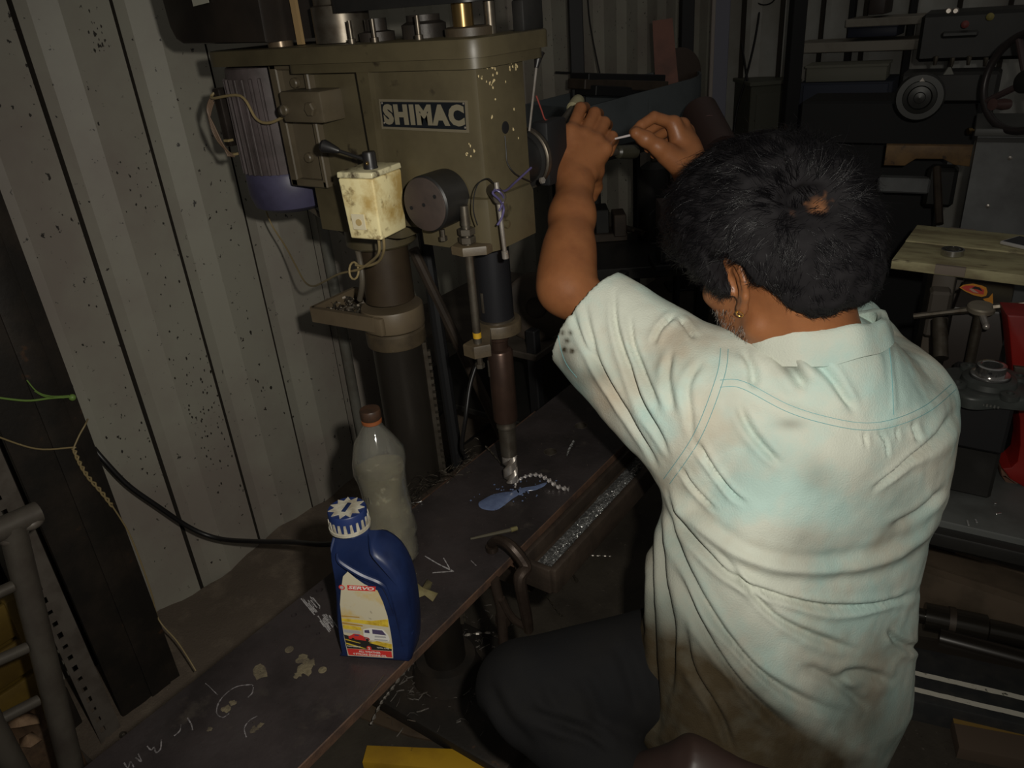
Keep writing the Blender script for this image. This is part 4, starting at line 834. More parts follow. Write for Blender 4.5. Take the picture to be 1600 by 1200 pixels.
# dark bench with a small machine behind the arms
t = thing('work_bench', (-1.15, 2.3, 0), 'black steel bench behind the left forearm with junk on it', 'bench')
pb_ = [onz(905, 395, .62), onz(1120, 380, .62)]; bc = (pb_[0] + pb_[1]) / 2; bl = np.linalg.norm(pb_[1] - pb_[0]); rzb = math.atan2(*(pb_[1] - pb_[0])[[1, 0]])
boxpart(t, 'bench_top', DARKM, (bc[0], bc[1], .60), (bl + .1, .42, .04), rzb)
for sx in (-1, 1):
    for sy in (-1, 1): q = bc + np.array([math.cos(rzb) * sx * bl * .48 - math.sin(rzb) * sy * .17, math.sin(rzb) * sx * bl * .48 + math.cos(rzb) * sy * .17, 0]); boxpart(t, 'leg', NBLACK, (q[0], q[1], .29), (.05, .05, .58), rzb)
t = thing('bench_vice', (bc[0], bc[1], .62), 'dark old vice on the black bench behind the left forearm', 'vice')
q = onz(945, 372, .62); boxpart(t, 'vice_base', DARKB, (q[0], q[1], .635), (.16, .11, .03), rzb); boxpart(t, 'fixed_jaw', DARKM, (q[0] - .02, q[1] + .01, .69), (.05, .11, .09), rzb); boxpart(t, 'sliding_jaw', DARKB, (q[0] + .06, q[1] + .0, .685), (.045, .1, .08), rzb)
b = MB(); b.tube([(q[0] + .07, q[1], .67), (q[0] + .17, q[1] - .03, .665)], .011, 12); b.build('vice_screw', STEEL_D, t); b = MB(); b.tube([(q[0] + .165, q[1] - .09, .69), (q[0] + .165, q[1] + .04, .645)], .005, 8); b.build('vice_handle', STEEL_D, t)
for i, (px, py, w, h, lab) in enumerate([(1022, 252, .042, .40, 'dark gas bottle with a rounded top standing between the two hands'), (1062, 275, .036, .34, 'dark bottle behind the right wrist, shorter of the two')]):
    p = at(px, py, 2.75); t = thing('gas_cylinder', (p[0], p[1], 0), lab, 'cylinder', 'dark cylinders behind the hands'); zt = p[2]
    b = MB(); b.lathe([(0, .621), (w * 1.4, .621), (w * 1.4, zt - .06), (w * 1.2, zt - .02), (w * .55, zt), (0, zt)], (p[0], p[1], 0), n=24); b.build('shell', DARKM, t); b = MB(); b.lathe([(.012, 0), (.014, .02), (.008, .04), (0, .04)], (p[0], p[1], zt), n=12); b.build('valve', STEEL_D, t)
p = at(1052, 335, 2.5); t = MB(); t.box(p, (.10, .10, .09), rz=.6, bev=.004); o = tag(t.build('tin_box', mat('pinkish_grey_tin', (.09, .065, .06), .5), None), 'small pinkish grey tin on the bench edge behind the hair', 'tin')
o.location.z = 0
t = thing('box_stand', (p[0], p[1], 0), 'black pedestal holding up the small pinkish tin behind the head', 'stand'); boxpart(t, 'column', NBLACK, (p[0], p[1], (p[2] - .047 + .641) / 2), (.10, .10, p[2] - .047 - .641), .6); boxpart(t, 'foot', NBLACK, (p[0], p[1], .631), (.14, .14, .02), .6)
# stack of dark steel sheets and boards on the floor behind the drill spindle
SHEET = mat('dull_brown_sheet', (.085, .07, .055), .6, .2, (.045, .036, .028), 10, .4, .66)
zz = .0
for i, (w, l, h, dx, r, m, wd) in enumerate([(.42, .75, .06, 0, .05, NBLACK, 'black'), (.40, .70, .012, .02, .12, SHEET, 'brownish'), (.36, .72, .012, -.02, -.05, DARKB, 'rusty'), (.40, .62, .014, .01, .2, SHEET, 'dusty'), (.34, .66, .03, -.01, .02, DARKM, 'dark'), (.3, .6, .012, .03, -.12, SHEET, 'topmost dull brown')]):
    b = MB(); b.box((-1.345 + dx * .5, 1.80, zz + h / 2 + .0005), (w * .8, l * .66, h), rz=r * .5, bev=.0015, seg=1); zz += h + .001
    tag(b.build('steel_sheet', m, None), ['thick black slab at the foot of the sheet stack behind the spindle', 'brownish sheet resting on the black slab behind the spindle', 'rusty sheet third from the floor in the stack behind the spindle', 'dusty sheet turned askew in the middle of the stack behind the spindle', 'thick dark plate just below the top of the stack behind the spindle', 'dull brown sheet lying on top of the stack behind the spindle'][i], 'sheet', 'stacked steel sheets behind the drill')
for i, (px, py, D, R_, lab) in enumerate([(838, 480, 2.12, .095, 'dull dark disc leaning behind the drill quill')]):
    c0 = at(px, py, D); b = MB(); ax = _n((EYE - c0) * [1, 1, .5]); pr_ = [(0, 0), (R_ * .3, 0), (R_ * .32, .012), (R_ * .9, .012), (R_, .006), (R_, -.02), (0, -.02)]; b.lathe(pr_[::-1], c0, ax, n=32); o = tag(b.build('machine_disc', [DARKB, NBLACK][i], None), lab, 'disc')
t = thing('scrap_rack', (-1.30, 2.0, 0), 'black scrap rack behind the drill spindle holding discs and bars', 'rack')
for x, y in ((-1.60, 1.56), (-1.60, 2.08), (-1.09, 1.56), (-1.09, 2.08)): boxpart(t, 'post', NBLACK, (x, y, .33), (.03, .03, .66))
boxpart(t, 'shelf', DARKM, (-1.345, 1.82, .36), (.55, .56, .02)); boxpart(t, 'shelf', SHEET, (-1.345, 1.82, .585), (.55, .56, .02))
for i, (p, q, r, lab) in enumerate([((648, 395), (770, 650), .013, 'brown steel bar leaning down to the right behind the drill column'), ((662, 360), (712, 700), .016, 'black bar leaning almost upright behind the drill column')]):
    a_, b_ = (at(*p, 1.75), at(*q, 1.95)) if i < 2 else (at(*p, 2.2), at(*q, 2.1)); d = b_ - a_; b_ = a_ + d * ((a_[2] - .012) / -d[2]) if i < 2 else b_
    tt = MB(); tt.tube([a_ - d * .02, a_, (a_ + b_) / 2, b_], r, 4 if i == 2 else 10); tag(tt.build('leaning_bar', [DARKB, NBLACK, SHEET][i], None, 20), lab, 'bar', None)
wire('hose', [at(748, 560, 1.75), at(735, 600, 1.75), at(728, 650, 1.75), at(722, 700, 1.78), at(735, 720, 1.8)], .005, RUBBER, 'thin black hose drooping behind the drill spindle', 'hose')
# ---- back shelves on the right
SHB = mat('dirty_white_shelf', (.34, .31, .26), .6, 0, (.24, .21, .17), 6)
t = thing('shelf_rack', (-1.0, 4.45, 0), 'dirty white wall shelves in the dark behind the head', 'shelf')
for (x0_, x1_, y_, h) in [(1240, 1456, 73, .045), (1322, 1456, 34, .035)]:
    p, q = ony(x0_, y_, 4.3), ony(x1_, y_ - 1, 4.3); boxpart(t, 'shelf_board', SHB, ((p[0] + q[0]) / 2, 4.42, (p[2] + q[2]) / 2), (q[0] - p[0], .26, h))
for px in (1330, 1424): p = ony(px, 40, 4.56); boxpart(t, 'upright', NBLACK, (p[0], 4.56, 1.2), (.03, .04, 2.4))
for i, (x0_, x1_, y0_, y1_, m, lab) in enumerate([(1322, 1402, 42, 62, mat('dark_blue_box', (.03, .035, .06), .5), 'dark blue box on the lower wall shelf'), (1355, 1385, -12, 26, mat('dark_brown_tin', (.06, .045, .04), .5), 'dark brown tin on the upper wall shelf')]):
    p, q = ony(x0_, y1_, 4.31), ony(x1_, y0_, 4.31); b = MB(); b.box(((p[0] + q[0]) / 2, 4.41, (p[2] + q[2]) / 2 + .006), (q[0] - p[0], .18, q[2] - p[2]), bev=.006); b.box(((p[0] + q[0]) / 2, 4.41, q[2] + .006), ((q[0] - p[0]) * 1.03, .187, .012), bev=.003); tag(b.build('storage_box', m, None), lab, 'box')
t = thing('blue_cabinet', (*at(1320, 130, 3.9)[:2], 0), 'dark blue drawer cabinet under the wall shelves behind the head', 'cabinet')
p, q = at(1265, 100, 3.9), at(1400, 190, 3.9); cxx = (p + q) / 2 - [0, .2, 0]; NVY = mat('dark_blue_cabinet', (.018, .024, .045), .5)
boxpart(t, 'carcass', NVY, (cxx[0], cxx[1] + .10, .49), (.42, .3, .98), .1)
for k in range(4): d_ = boxpart(t, 'drawer', mat('dark_blue_drawer', (.028, .036, .065), .45), (cxx[0] + .02, cxx[1] - .06, .89 - .19 * k), (.38, .02, .165), .1); b = MB(); b.box((cxx[0] + .022, cxx[1] - .078, .905 - .19 * k), (.12, .014, .014), rz=.1, bev=.003); b.build('drawer_handle', STEEL_D, d_)
p = at(1332, 93, 3.75); b = MB(); b.box((cxx[0] - .0, cxx[1] + .05, 1.015), (.36, .17, .068), rz=.1, bev=.006); b.box((cxx[0] - .0, cxx[1] + .05, 1.052), (.37, .18, .01), rz=.1); tag(b.build('carton', mat('pale_carton', (.22, .215, .17), .7), None), 'pale flat carton lying on the dark blue cabinet', 'carton')
# ---- black lathe at the upper right
t = thing('lathe', (-.2, 2.95, 0), 'black lathe in the dark upper right corner with a round dial and handwheel', 'lathe')
LZ = math.radians(-8)
cD = at(1437, 152, 2.55); axd = _n((EYE - cD) * [1, 1, .25])
b = MB(); b.lathe([(.074, -.06), (.076, 0), (.070, .008), (.052, .008), (.050, .016), (.038, .018), (.034, .010), (.018, .012), (.016, .024), (0, .026)], cD, axd, n=40); b.build('dial', mat('dial_black', (.028, .028, .0252), .35, .3), t)
b = MB(); b.prism([(-.008, .0), (.008, 0), (0, .012)], cD + axd * .0095 + np.array([0, 0, .050]), _n(np.cross([0, 0, 1], axd)), (0, 0, 1), .003); b.build('dial_pointer', STEEL, t)
p = at(1480, 140, 2.65); boxpart(t, 'cross_slide', DARKM, (p[0], p[1] + .03, p[2] + .01), (.30, .14, .10), .05, .01)
b = MB(); p = at(1470, 120, 2.55); b.prism([(-.016, 0), (.016, 0), (.004, .022), (-.004, .022)], at(1481, 116, 2.55), (.9, .3, 0), (0, 0, 1), .012); b.build('oil_cup', mat('pale_cup', (.22, .22, .19), .5), t)
p = at(1520, 55, 2.75); boxpart(t, 'headstock', DARKM, (p[0], p[1] + .1, p[2]), (.36, .3, .16), .1, .012); p = at(1500, 53, 2.6); boxpart(t, 'slide_cover', mat('dark_grey_cover', (.03, .03, .0275), .45), (p[0], p[1], p[2]), (.11, .025, .02), .1, .006)
for px, py in ((1482, 17), (1493, 17)): b = MB(); c0 = at(px, py, 2.6); b.lathe([(.011, -.02), (.011, .004), (.007, .008), (0, .008)], c0, axd, n=14); b.build('button', STEEL, t)
for px, py, m in ((1508, 38, mat('red_button', (.22, .05, .045), .5)), (1547, 26, mat('yellow_knob', (.32, .27, .08), .5))): b = MB(); c0 = at(px, py, 2.58); b.lathe([(.006, -.03), (.012, 0), (.012, .01), (.006, .014), (0, .014)], c0, axd, n=14); b.build('knob', m, t)
for k in range(4): b = MB(); c0 = at(1462 + 26 * k, 92 + (k % 2) * 2, 2.6); b.lathe([(.005, -.02), (.008, 0), (.008, .008), (0, .01)], c0, (0, 0, 1), n=10); b.build('bolt', STEEL_D, t)
p = at(1470, 215, 2.75); boxpart(t, 'bed', NBLACK, (p[0] - .22, p[1] + .22, p[2] + .03), (.62, .26, .16), .05, .008); boxpart(t, 'pedestal', NBLACK, (p[0] - .25, p[1] + .24, (p[2] - .05) / 2), (.5, .2, p[2] - .05), .05)
b = MB(); c0 = at(1512, 205, 2.55); b.lathe([(.011, 0), (.011, .012), (.006, .014), (.006, .04), (0, .04)], c0 + [0, 0, 0], (.8, .5, 0), n=14); b.build('brass_plug', BRONZE, t)
p = at(1448, 240, 2.55); b = MB(); b.prism([(-.125, .032), (-.125, -.035), (-.06, -.035), (-.03, -.012), (.05, -.012), (.085, -.03), (.13, -.035), (.13, .03)], p, (.98, .15, 0), (0, 0, 1), .03, bev=.004); b.build('apron_plate', mat('rusty_ochre_plate', (.24, .14, .055), .6, 0, (.15, .085, .04), 20, .4, .65, (.07, .045, .03), 40, .6, .68), t)
p = at(1412, 288, 2.6); boxpart(t, 'foot_bracket', GREYM, (p[0], p[1], p[2]), (.16, .05, .05), .1, .006); p = at(1470, 290, 2.58); boxpart(t, 'foot_bracket', DARKM, (p[0], p[1], p[2]), (.09, .08, .13), .1, .012)
b = MB(); p, q = at(1464, 262, 2.5), at(1468, 350, 2.45); b.tube([p, (p + q) / 2, q], .012, 10); b.build('feed_shaft', DARKB, t)
HW = at(1604, 128, 2.1); axw = _n(np.array([-.55, -.80, .1])); b = MB(); b.lathe([(.128 + .011 * math.cos(q), .011 * math.sin(q)) for q in np.arange(0, 2 * PI, .5)], HW, axw, n=48, closed=True); hw_ = b.build('handwheel', mat('handwheel_black', (.05, .042, .042), .35, .4), t)
b = MB(); b.lathe([(.03, -.03), (.03, .012), (.02, .018), (0, .018)], HW, axw, n=24); b.build('wheel_hub', DARKM, hw_); fu, fw, _q = frame_of(axw)
for k in range(4): a = k * PI / 2 + .5; b = MB(); b.tube([HW + (fu * math.cos(a) + fw * math.sin(a)) * .025, HW + (fu * math.cos(a) + fw * math.sin(a)) * .12], .009, 10); b.build('wheel_spoke', mat('dull_red_spoke', (.075, .05, .05), .4), hw_)
c0 = onp(1575, 163, HW, axw); b = MB(); b.lathe([(.014, 0), (.016, .02), (.012, .045), (.016, .06), (0, .062)], c0, axw, n=16); b.build('wheel_grip', mat('dull_red_grip', (.11, .06, .055), .35), hw_)
b = MB(); b.cyl(HW, HW - axw * .35, .018, n=14); b.build('wheel_shaft', DARKM, t)
# ---- grey machine cabinet in front of the lathe, right edge
p, q = at(1522, 190, 2.35), at(1505, 352, 2.35); t = thing('machine_cabinet', (.08, 2.62, 0), 'plain grey machine cabinet at the right edge above the pale board', 'cabinet')
cw = .6; b = MB(); fd_ = _n(np.array([.97, .10, 0])); yv = np.array([-fd_[1], fd_[0], 0]); bx = np.array([-.235, 2.64, 0])
b.prism([(0, 0), (cw, 0), (cw, .26), (0, .26)], bx, fd_, yv, 1.0); b.build('body', GREYM, t)
b = MB(); b.box(bx + fd_ * cw / 2 + yv * .13 + [0, 0, 1.012], (cw + .02, .29, .022), rz=math.atan2(fd_[1], fd_[0]), bev=.004); b.build('top_sheet', mat('dark_grey_top', (.10, .10, .095), .45), t)
b = MB(); b.box(bx + fd_ * cw / 2 - yv * .004 + [0, 0, .99], (cw, .006, .012), rz=math.atan2(fd_[1], fd_[0])); b.build('seam', DARKM, t)
for u, z in ((.09, .94), (.24, .97), (.06, .80)): b = MB(); b.lathe([(.006, 0), (.006, .003), (0, .005)], bx + fd_ * u + [0, 0, z], -yv, n=10); b.build('screw', STEEL, t)
# ---- pale oiled board on legs, with a bearing ring and a phone
t = thing('work_table', (-.1, 2.2, 0), 'pale oil-stained board table at the right edge below the grey cabinet', 'table')
rz_ = -.06; ca2, sa2 = math.cos(rz_), math.sin(rz_); T0 = np.array([-.318, 2.045, .80]); tx = np.array([ca2, sa2, 0]); ty = np.array([.0, 1., 0])
for i, (v0, v1, dz) in enumerate([(0, .165, 0), (.167, .325, .003)]): b = MB(); b.prism([(0, v0), (1.0, v0), (1.0, v1), (0, v1)], T0 + [0, 0, -.024 + dz], tx, ty, .024, bev=.002); b.build('plank', BENCHW, t)
for u, v in ((.10, -.008), (.08, .325)): b = MB(); b.prism([(u, v), (u + .065, v), (u + .065, v + .012), (u, v + .012)], T0 + [0, 0, -.020], tx, ty, .022, bev=.001); b.build('edge_cleat', mat('pinkish_cleat', (.24, .19, .15), .6), t)
for u, v in ((.12, .05), (.12, .28), (.8, .05), (.8, .28)): q = T0 + tx * u + ty * v; b = MB(); b.box((q[0], q[1], .388), (.05, .05, .774), bev=.004); b.build('leg', mat('brownish_leg', (.10, .08, .06), .55), t)
def ring(name, c0, ro, ri, h, m, lab, axis=(0, 0, 1), cat='bearing'):
    tt = thing(name, c0, lab, cat); b = MB(); w = (ro - ri) * .3; b.lathe([(ro - w, 0), (ro - .0008, 0), (ro, .0008), (ro, h - .0008), (ro - .0008, h), (ro - w, h)], c0, axis, n=40, closed=True); b.build('outer_ring', m, tt)
    b = MB(); b.lathe([(ri, 0), (ri + w, 0), (ri + w, h), (ri, h)], c0, axis, n=40, closed=True); b.build('inner_ring', m, tt); b = MB(); b.lathe([(ri + w, h * .2), (ro - w, h * .2), (ro - w, h * .85), (ri + w, h * .85)], c0, axis, n=40, closed=True); b.build('shield', mat('bearing_shield', (.05, .045, .04), .4, .5), tt); return tt
p = onz(1488, 396, .8035); ring('ball_bearing', np.array([p[0], p[1], .8005]), .026, .014, .015, mat('polished_bearing', (.5, .49, .48), .18, .95), 'small steel ball bearing ring standing on the pale board')
t = thing('phone', onz(1600, 388, .803), 'white-edged phone lying on the pale board at the right edge', 'phone'); p = onz(1603, 388, .803)
b = MB(); b.box((p[0] + .02, p[1] + .01, .8085), (.14, .072, .009), rz=-.5, bev=.003); b.build('case', mat('phone_white', (.55, .53, .52), .4), t); b = MB(); b.box((p[0] + .02, p[1] + .01, .8133), (.128, .064, .0008), rz=-.5); b.build('screen', mat('phone_screen', (.02, .02, .025), .1), t)
# dark gearbox with a sticker, under the table, and the tap wrench lying in front
t = thing('gearbox', (-.06, 1.93, 0), 'black machine block with a red and orange sticker below the pale board', 'gearbox')
G0 = at(1487, 500, 1.72); gx = _n(np.array([.99, .03, 0])); gn = np.array([gx[1], -gx[0], 0])
b = MB(); b.prism([(0, 0), (.105, 0), (.105, .20), (0, .20)], np.array([G0[0], G0[1], 0]) + [0, 0, .60], gx, np.array([-gx[1], gx[0], 0]), .17, bev=.006); b.build('housing', mat('brown_black_housing', (.028, .021, .017), .45), t)
b = MB(); b.prism([(-.005, -.03), (.12, -.03), (.12, .24), (-.005, .24)], np.array([G0[0], G0[1], 0]), gx, np.array([-gx[1], gx[0], 0]), .60, bev=.01); b.build('column', DARKM, t)
STO = mat('sticker_orange', (.55, .22, .02), .5); STR = mat('sticker_red', (.50, .05, .035), .5); STW = mat('sticker_pale', (.45, .28, .2), .5)
S0 = np.array([G0[0], G0[1], 0]) + gn * .0006
on = lambda px, py: ((onp(px, py, S0, gn) - S0) @ gx, onp(px, py, S0, gn)[2])
def stick(pxs, m, h, name): b = MB(); b.prism([on(*q) for q in pxs], S0 + gn * h, gx, (0, 0, 1), .0006); return b.build(name, m, t, 20)
stick([(1499, 449), (1505, 445), (1520, 443), (1534, 446), (1541, 449), (1543, 456), (1541, 462), (1534, 464), (1521, 461), (1508, 455)], STO, 0, 'sticker')
stick([(1502, 449), (1508, 446), (1520, 446), (1532, 449), (1538, 453), (1537, 460), (1522, 458), (1510, 454)], STR, .0007, 'sticker_field'); stick([(1518, 450), (1524, 447), (1531, 449), (1536, 455), (1528, 452)], NBLACK, .0014, 'sticker_mark'); stick([(1514, 451), (1519, 450), (1526, 455), (1530, 458), (1521, 456)], STW, .0014, 'sticker_mark')
stick([(1551, 458), (1552, 477), (1543, 474), (1536, 467), (1545, 465)], STO, 0, 'arrow_sticker')
boxpart(t, 'shaft_guard', mat('grey_brown_guard', (.10, .085, .07), .5, .2), at(1464, 487, 1.85), (.045, .05, .115), .2, .006)
b = MB(); p, q = at(1468, 500, 1.75), at(1470, 560, 1.72); b.cyl(p, q, .016, n=16); b.build('spindle_rod', STEEL_D, t)
t = thing('tap_wrench', at(1535, 480, 1.60), 'grey steel wrench with a round boss lying in front of the stickered black block', 'wrench'); W0 = at(1533, 482, 1.60)
b = MB(); b.lathe([(0, -.008), (.022, -.008), (.0265, -.004), (.0265, .004), (.024, .007), (0, .008)], W0, (.05, -.1, 1), n=32); b.build('boss', mat('pale_steel_boss', (.30, .26, .20), .4, .6), t)
for e_ in (at(1428, 494, 1.68), at(1625, 472, 1.54)): b = MB(); dd_ = _n(e_ - W0); b.tube([W0 + dd_ * .022, W0 + dd_ * .06, e_], [.008, .006, .0065], 8); b.build('arm', STEEL_D, t)
b = MB(); q = at(1541, 510, 1.56); b.tube([W0 + [0, 0, -.004], q], [.0075, .0065], 10); b.ball(q, .0075, 12); b.build('handle', STEEL, t)
b = MB(); q = W0 + [0, 0, -.008]; b.cyl(q, (q[0], q[1], .60), .010, n=12); b.build('stud', STEEL_D, t)
# ---- flanged bearing on a dark block
p = onz(1541, 612, .705); t = thing('flange_bearing', (p[0], p[1], .69), 'dark green-grey cast flange bearing with a bright steel insert behind the right shoulder', 'bearing')
BZ = .702
def lobes(r, k=64):
    out = []
    for i in range(k):
        a = 2 * PI * i / k + .25; out.append((r * (1 + .16 * math.cos(4 * (a + .35))) * math.cos(a), r * (1 + .16 * math.cos(4 * (a + .35))) * math.sin(a)))
    return out
b = MB(); b.prism(lobes(.074), (p[0], p[1], BZ), (1, 0, 0), (0, 1, 0), .024, bev=.006, seg=3); b.build('flange', GREEN_G, t)
b = MB(); b.lathe([(.050, .018), (.046, .034), (.036, .038), (.034, .036), (.034, .02)], (p[0], p[1], BZ), n=44); b.build('hub', GREEN_G, t)
for k in range(4): a = PI / 4 + k * PI / 2 - .1; q = np.array([p[0] + .062 * math.cos(a), p[1] + .062 * math.sin(a)]); b = MB(); b.lathe([(.017, .02), (.016, .030), (.007, .031), (.006, .022)], (*q, BZ), n=18); b.build('bolt_boss', GREEN_G, t)
b = MB(); POL = mat('polished_ring', (.55, .54, .53), .16, .95); b.lathe([(.0335, .026), (.0335, .042), (.031, .043), (.0255, .043), (.0255, .026)], (p[0], p[1], BZ), n=44); b.build('outer_ring', POL, t); b = MB(); b.lathe([(.0255, .03), (.0255, .060), (.024, .061), (.0185, .061), (.0175, .06), (.0175, .03)], (p[0], p[1], BZ), n=44); ir = b.build('inner_ring', POL, t)
dv_ = _n((EYE - p) * [1, 1, 0]); b = MB(); b.lathe([(.0032, 0), (.0026, .0008), (0, .0004)], np.array([p[0], p[1], BZ + .053]) + dv_ * .0253, dv_, n=10); b.build('grub_screw', NBLACK, ir)
b = MB()
for k in range(9): q = np.array([p[0], p[1], BZ + .010]) + dv_ * .0735 + np.array([-dv_[1], dv_[0], 0]) * (-.024 + k * .006); b.box(q, (.003, .002, .006 if k % 2 else .004), rz=math.atan2(-dv_[0], dv_[1]))
o = b.build('cast_mark', mat('worn_cast_mark', (.085, .085, .0775), .5), t); o['kind'] = 'stuff'
t = thing('machine_block', (p[0], p[1] + .03, 0), 'black machine block carrying the flange bearing at the right edge', 'block')
boxpart(t, 'block', NBLACK, (p[0] - .01, p[1] + .06, .642), (.115, .16, .118), .05, .006); boxpart(t, 'pedestal', DARKM, (p[0] - .005, p[1] + .1, .511), (.10, .12, .142), .05, .006)
# ---- red machine frame at the right edge
t = thing('red_machine', (.12, 1.75, 0), 'bright red machine frame with a flared foot at the right edge', 'machine')
R0 = at(1590, 600, 1.62); rx_ = _n(np.array([.93, .25, 0])); rn = np.array([rx_[1], -rx_[0], 0]); ron = lambda px, py: ((onp(px, py, R0, rn) - R0) @ rx_, onp(px, py, R0, rn)[2] - R0[2])
b = MB(); b.prism([ron(*q) for q in [(1556, 706), (1570, 704), (1579, 695), (1583, 670), (1582, 630), (1575, 595), (1570, 545), (1566, 500), (1562, 470), (1556, 430), (1700, 440), (1700, 745), (1590, 735), (1568, 722)]][::-1], R0, rx_, (0, 0, 1), -.07, bev=.004) if False else b.prism([ron(*q) for q in [(1556, 706), (1568, 722), (1590, 735), (1700, 745), (1700, 480), (1562, 472), (1566, 500), (1570, 545), (1575, 595), (1582, 630), (1583, 670), (1579, 695), (1570, 704)]], R0, rx_, (0, 0, 1), .07, bev=.005)
b.build('frame', RED, t)
b = MB(); b.prism([ron(*q) for q in [(1553, 705), (1556, 722), (1575, 752), (1600, 765), (1700, 790), (1700, 742), (1590, 734), (1568, 720)]], R0 - rn * .03, rx_, (0, 0, 1), .09, bev=.008); b.build('foot', mat('brown_foot', (.17, .085, .05), .55, 0, (.10, .055, .04), 14), t)
b = MB(); b.prism([ron(*q) for q in [(1572, 548), (1700, 560), (1700, 590), (1574, 575)]], R0 + rn * .001, rx_, (0, 0, 1), .075, bev=.004); b.build('cross_band', DARKB, t)
boxpart(t, 'stand', NBLACK, R0 * [1, 1, 0] + rx_ * .12 - rn * .02 + [0, 0, .50], (.2, .10, .116), math.atan2(rx_[1], rx_[0]))
# ---- grey machine base and things lying on the floor at the right
t = thing('machine_bed', (.03, 1.62, 0), 'grey-green swarf-strewn machine base behind the right side of the shirt', 'machine')
b = MB(); b.prism([(-.13, 1.50), (.55, 1.55), (.55, 1.80), (-.13, 1.80)], (0, 0, .40), (1, 0, 0), (0, 1, 0), .04, bev=.006); b.build('body', mat('grey_green_base', (.10, .105, .10), .5, 0, (.06, .062, .058), 9, .4, .68), t)
for q in ((.5, 1.78), (.5, 1.6)): b = MB(); b.box((*q, .2), (.05, .05, .40)); b.build('leg', DARKM, t)
b = MB(); b.prism([(-.15, 1.47), (.55, 1.53), (.55, 1.56), (-.15, 1.50)], (0, 0, .395), (1, 0, 0), (0, 1, 0), .03, bev=.006); b.build('front_lip', DARKM, t)
for px, py, l in ((1560, 803, .012), (1555, 787, .004), (1512, 818, .018), (1525, 815, .012)): q = onz(px, py, .441); b = MB(); b.box(q + [0, 0, .0012], (l, .004, .0022), rz=random.random() * 2, bev=.0005, seg=1); tag(b.build('metal_sliver', SILVER, None), {(1560, 803): 'bright sliver lying farthest right on the grey machine base', (1555, 787): 'tiny bright speck on the grey machine base', (1512, 818): 'pale sliver at the left front of the grey machine base', (1525, 815): 'second pale sliver from the left on the front of the machine base'}[(px, py)], 'sliver', 'slivers on the grey machine base')
def bar_on_floor(name, p0, p1, w, h, m, lab, cat='beam', z0=0.):
    p0, p1 = onz(*p0, z0 + h), onz(*p1, z0 + h); d = _n((p1 - p0) * [1, 1, 0]); L = np.linalg.norm((p1 - p0)[:2]) + .5; c = (p0 - d * .12) * [1, 1, 0]; n_ = np.array([-d[1], d[0], 0])
    b = MB(); b.prism([(0, -w / 2), (L, -w / 2), (L, w / 2), (0, w / 2)], c + [0, 0, z0], d, n_, h, bev=.004)
    for s in (-1, 1): b.prism([(.0, s * w * .5 - .004), (L, s * w * .5 - .004), (L, s * w * .5 + .004), (0, s * w * .5 + .004)], c + [0, 0, z0 + h * .9], d, n_, h * .14)
    return tag(b.build(name, m, None), lab, cat)
bar_on_floor('floor_beam', (1450, 868), (1600, 915), .09, .14, mat('brown_beam', (.13, .095, .065), .5, .1, (.08, .06, .04), 9), 'brown steel beam on the floor below the grey machine base')
t = thing('roller_shaft', onz(1540, 975, .04), 'dark oily round shaft lying on the floor between the brown beam and striped channel', 'shaft')
p, q = onz(1470, 950, .07), onz(1640, 985, .07); b = MB(); d = _n((q - p) * [1, 1, 0]); b.lathe([(.018, -.1), (.018, -.03), (.034, -.03), (.034, .10), (.026, .105), (.026, .6)], (p[0], p[1], .0345), d, n=28); b.build('roller', mat('oily_black', (.026, .0221, .0169), .2, .3), t)
b = MB(); b.lathe([(.028, .02), (.036, .02), (.036, .034), (.028, .034)], (p[0], p[1], .0345), d, n=28, closed=True); b.build('collar', DARKB, t)
p, q = onz(1470, 985, .05), onz(1640, 1030, .05); b = MB(); b.tube([(p[0], p[1], .026), (q[0], q[1], .026), tuple(q + (q - p) * .6)[:2] + (.026,)], .025, 18); tag(b.build('floor_pipe', mat('oily_dark_pipe', (.022, .018, .014), .28, .2), None), 'dark oily pipe on the floor nearest the striped channel', 'pipe')
# black channel with two worn white stripes
t = thing('striped_channel', onz(1530, 1080, .0), 'black steel box with two worn white stripes on the floor right of the shirt', 'channel')
CHZ = .06; a0, a1 = onz(1440, 1050, CHZ), onz(1600, 1085, CHZ); d = _n((a1 - a0) * [1, 1, 0]); n_ = np.array([-d[1], d[0], 0]); c = a0 * [1, 1, 0] - d * .15
b = MB(); b.prism([(0, -.085), (.75, -.085), (.75, .075), (0, .075)], c, d, n_, CHZ, bev=.004); b.build('body', mat('channel_black', (.022, .023, .024), .45, 0, (.035, .034, .032), 20), t)
WST = mat('worn_white_paint', (.55, .52, .44), .6, 0, (.30, .26, .18), 30, .55, .72, (.05, .045, .04), 70, .64, .7)
for o0_, o1_, h0_ in (((1440, 1054), (1600, 1091), 0), ((1440, 1080), (1600, 1118), 1)):
    q0, q1 = onz(*o0_, CHZ), onz(*o1_, CHZ); dd_ = _n((q1 - q0) * [1, 1, 0]); nn_ = np.array([-dd_[1], dd_[0], 0]); b = MB(); xs = np.linspace(-.1, .55, 40); top = [(x, .0065 + random.uniform(-.0008, .0006)) for x in xs]; bot = [(x, -.0065 + random.uniform(-.0006, .0008)) for x in xs[::-1]]; b.prism(bot[::-1] + top[::-1], q0, dd_, nn_, .0006); b.build('white_stripe', WST, t, 0)
bar_on_floor('floor_plate', (1450, 1022), (1600, 1050), .10, .03, mat('dark_brown_plate', (.03, .024, .018), .5, .2), 'flat dark plate on the floor between the pipe and the striped channel', 'plate')
t = thing('floor_box', onz(1550, 1165, 0), 'brown carton with an ochre strip on the floor below the striped channel', 'box'); p = onz(1490, 1165, 0); q = onz(1620, 1190, 0); d = _n((q - p) * [1, 1, 0])
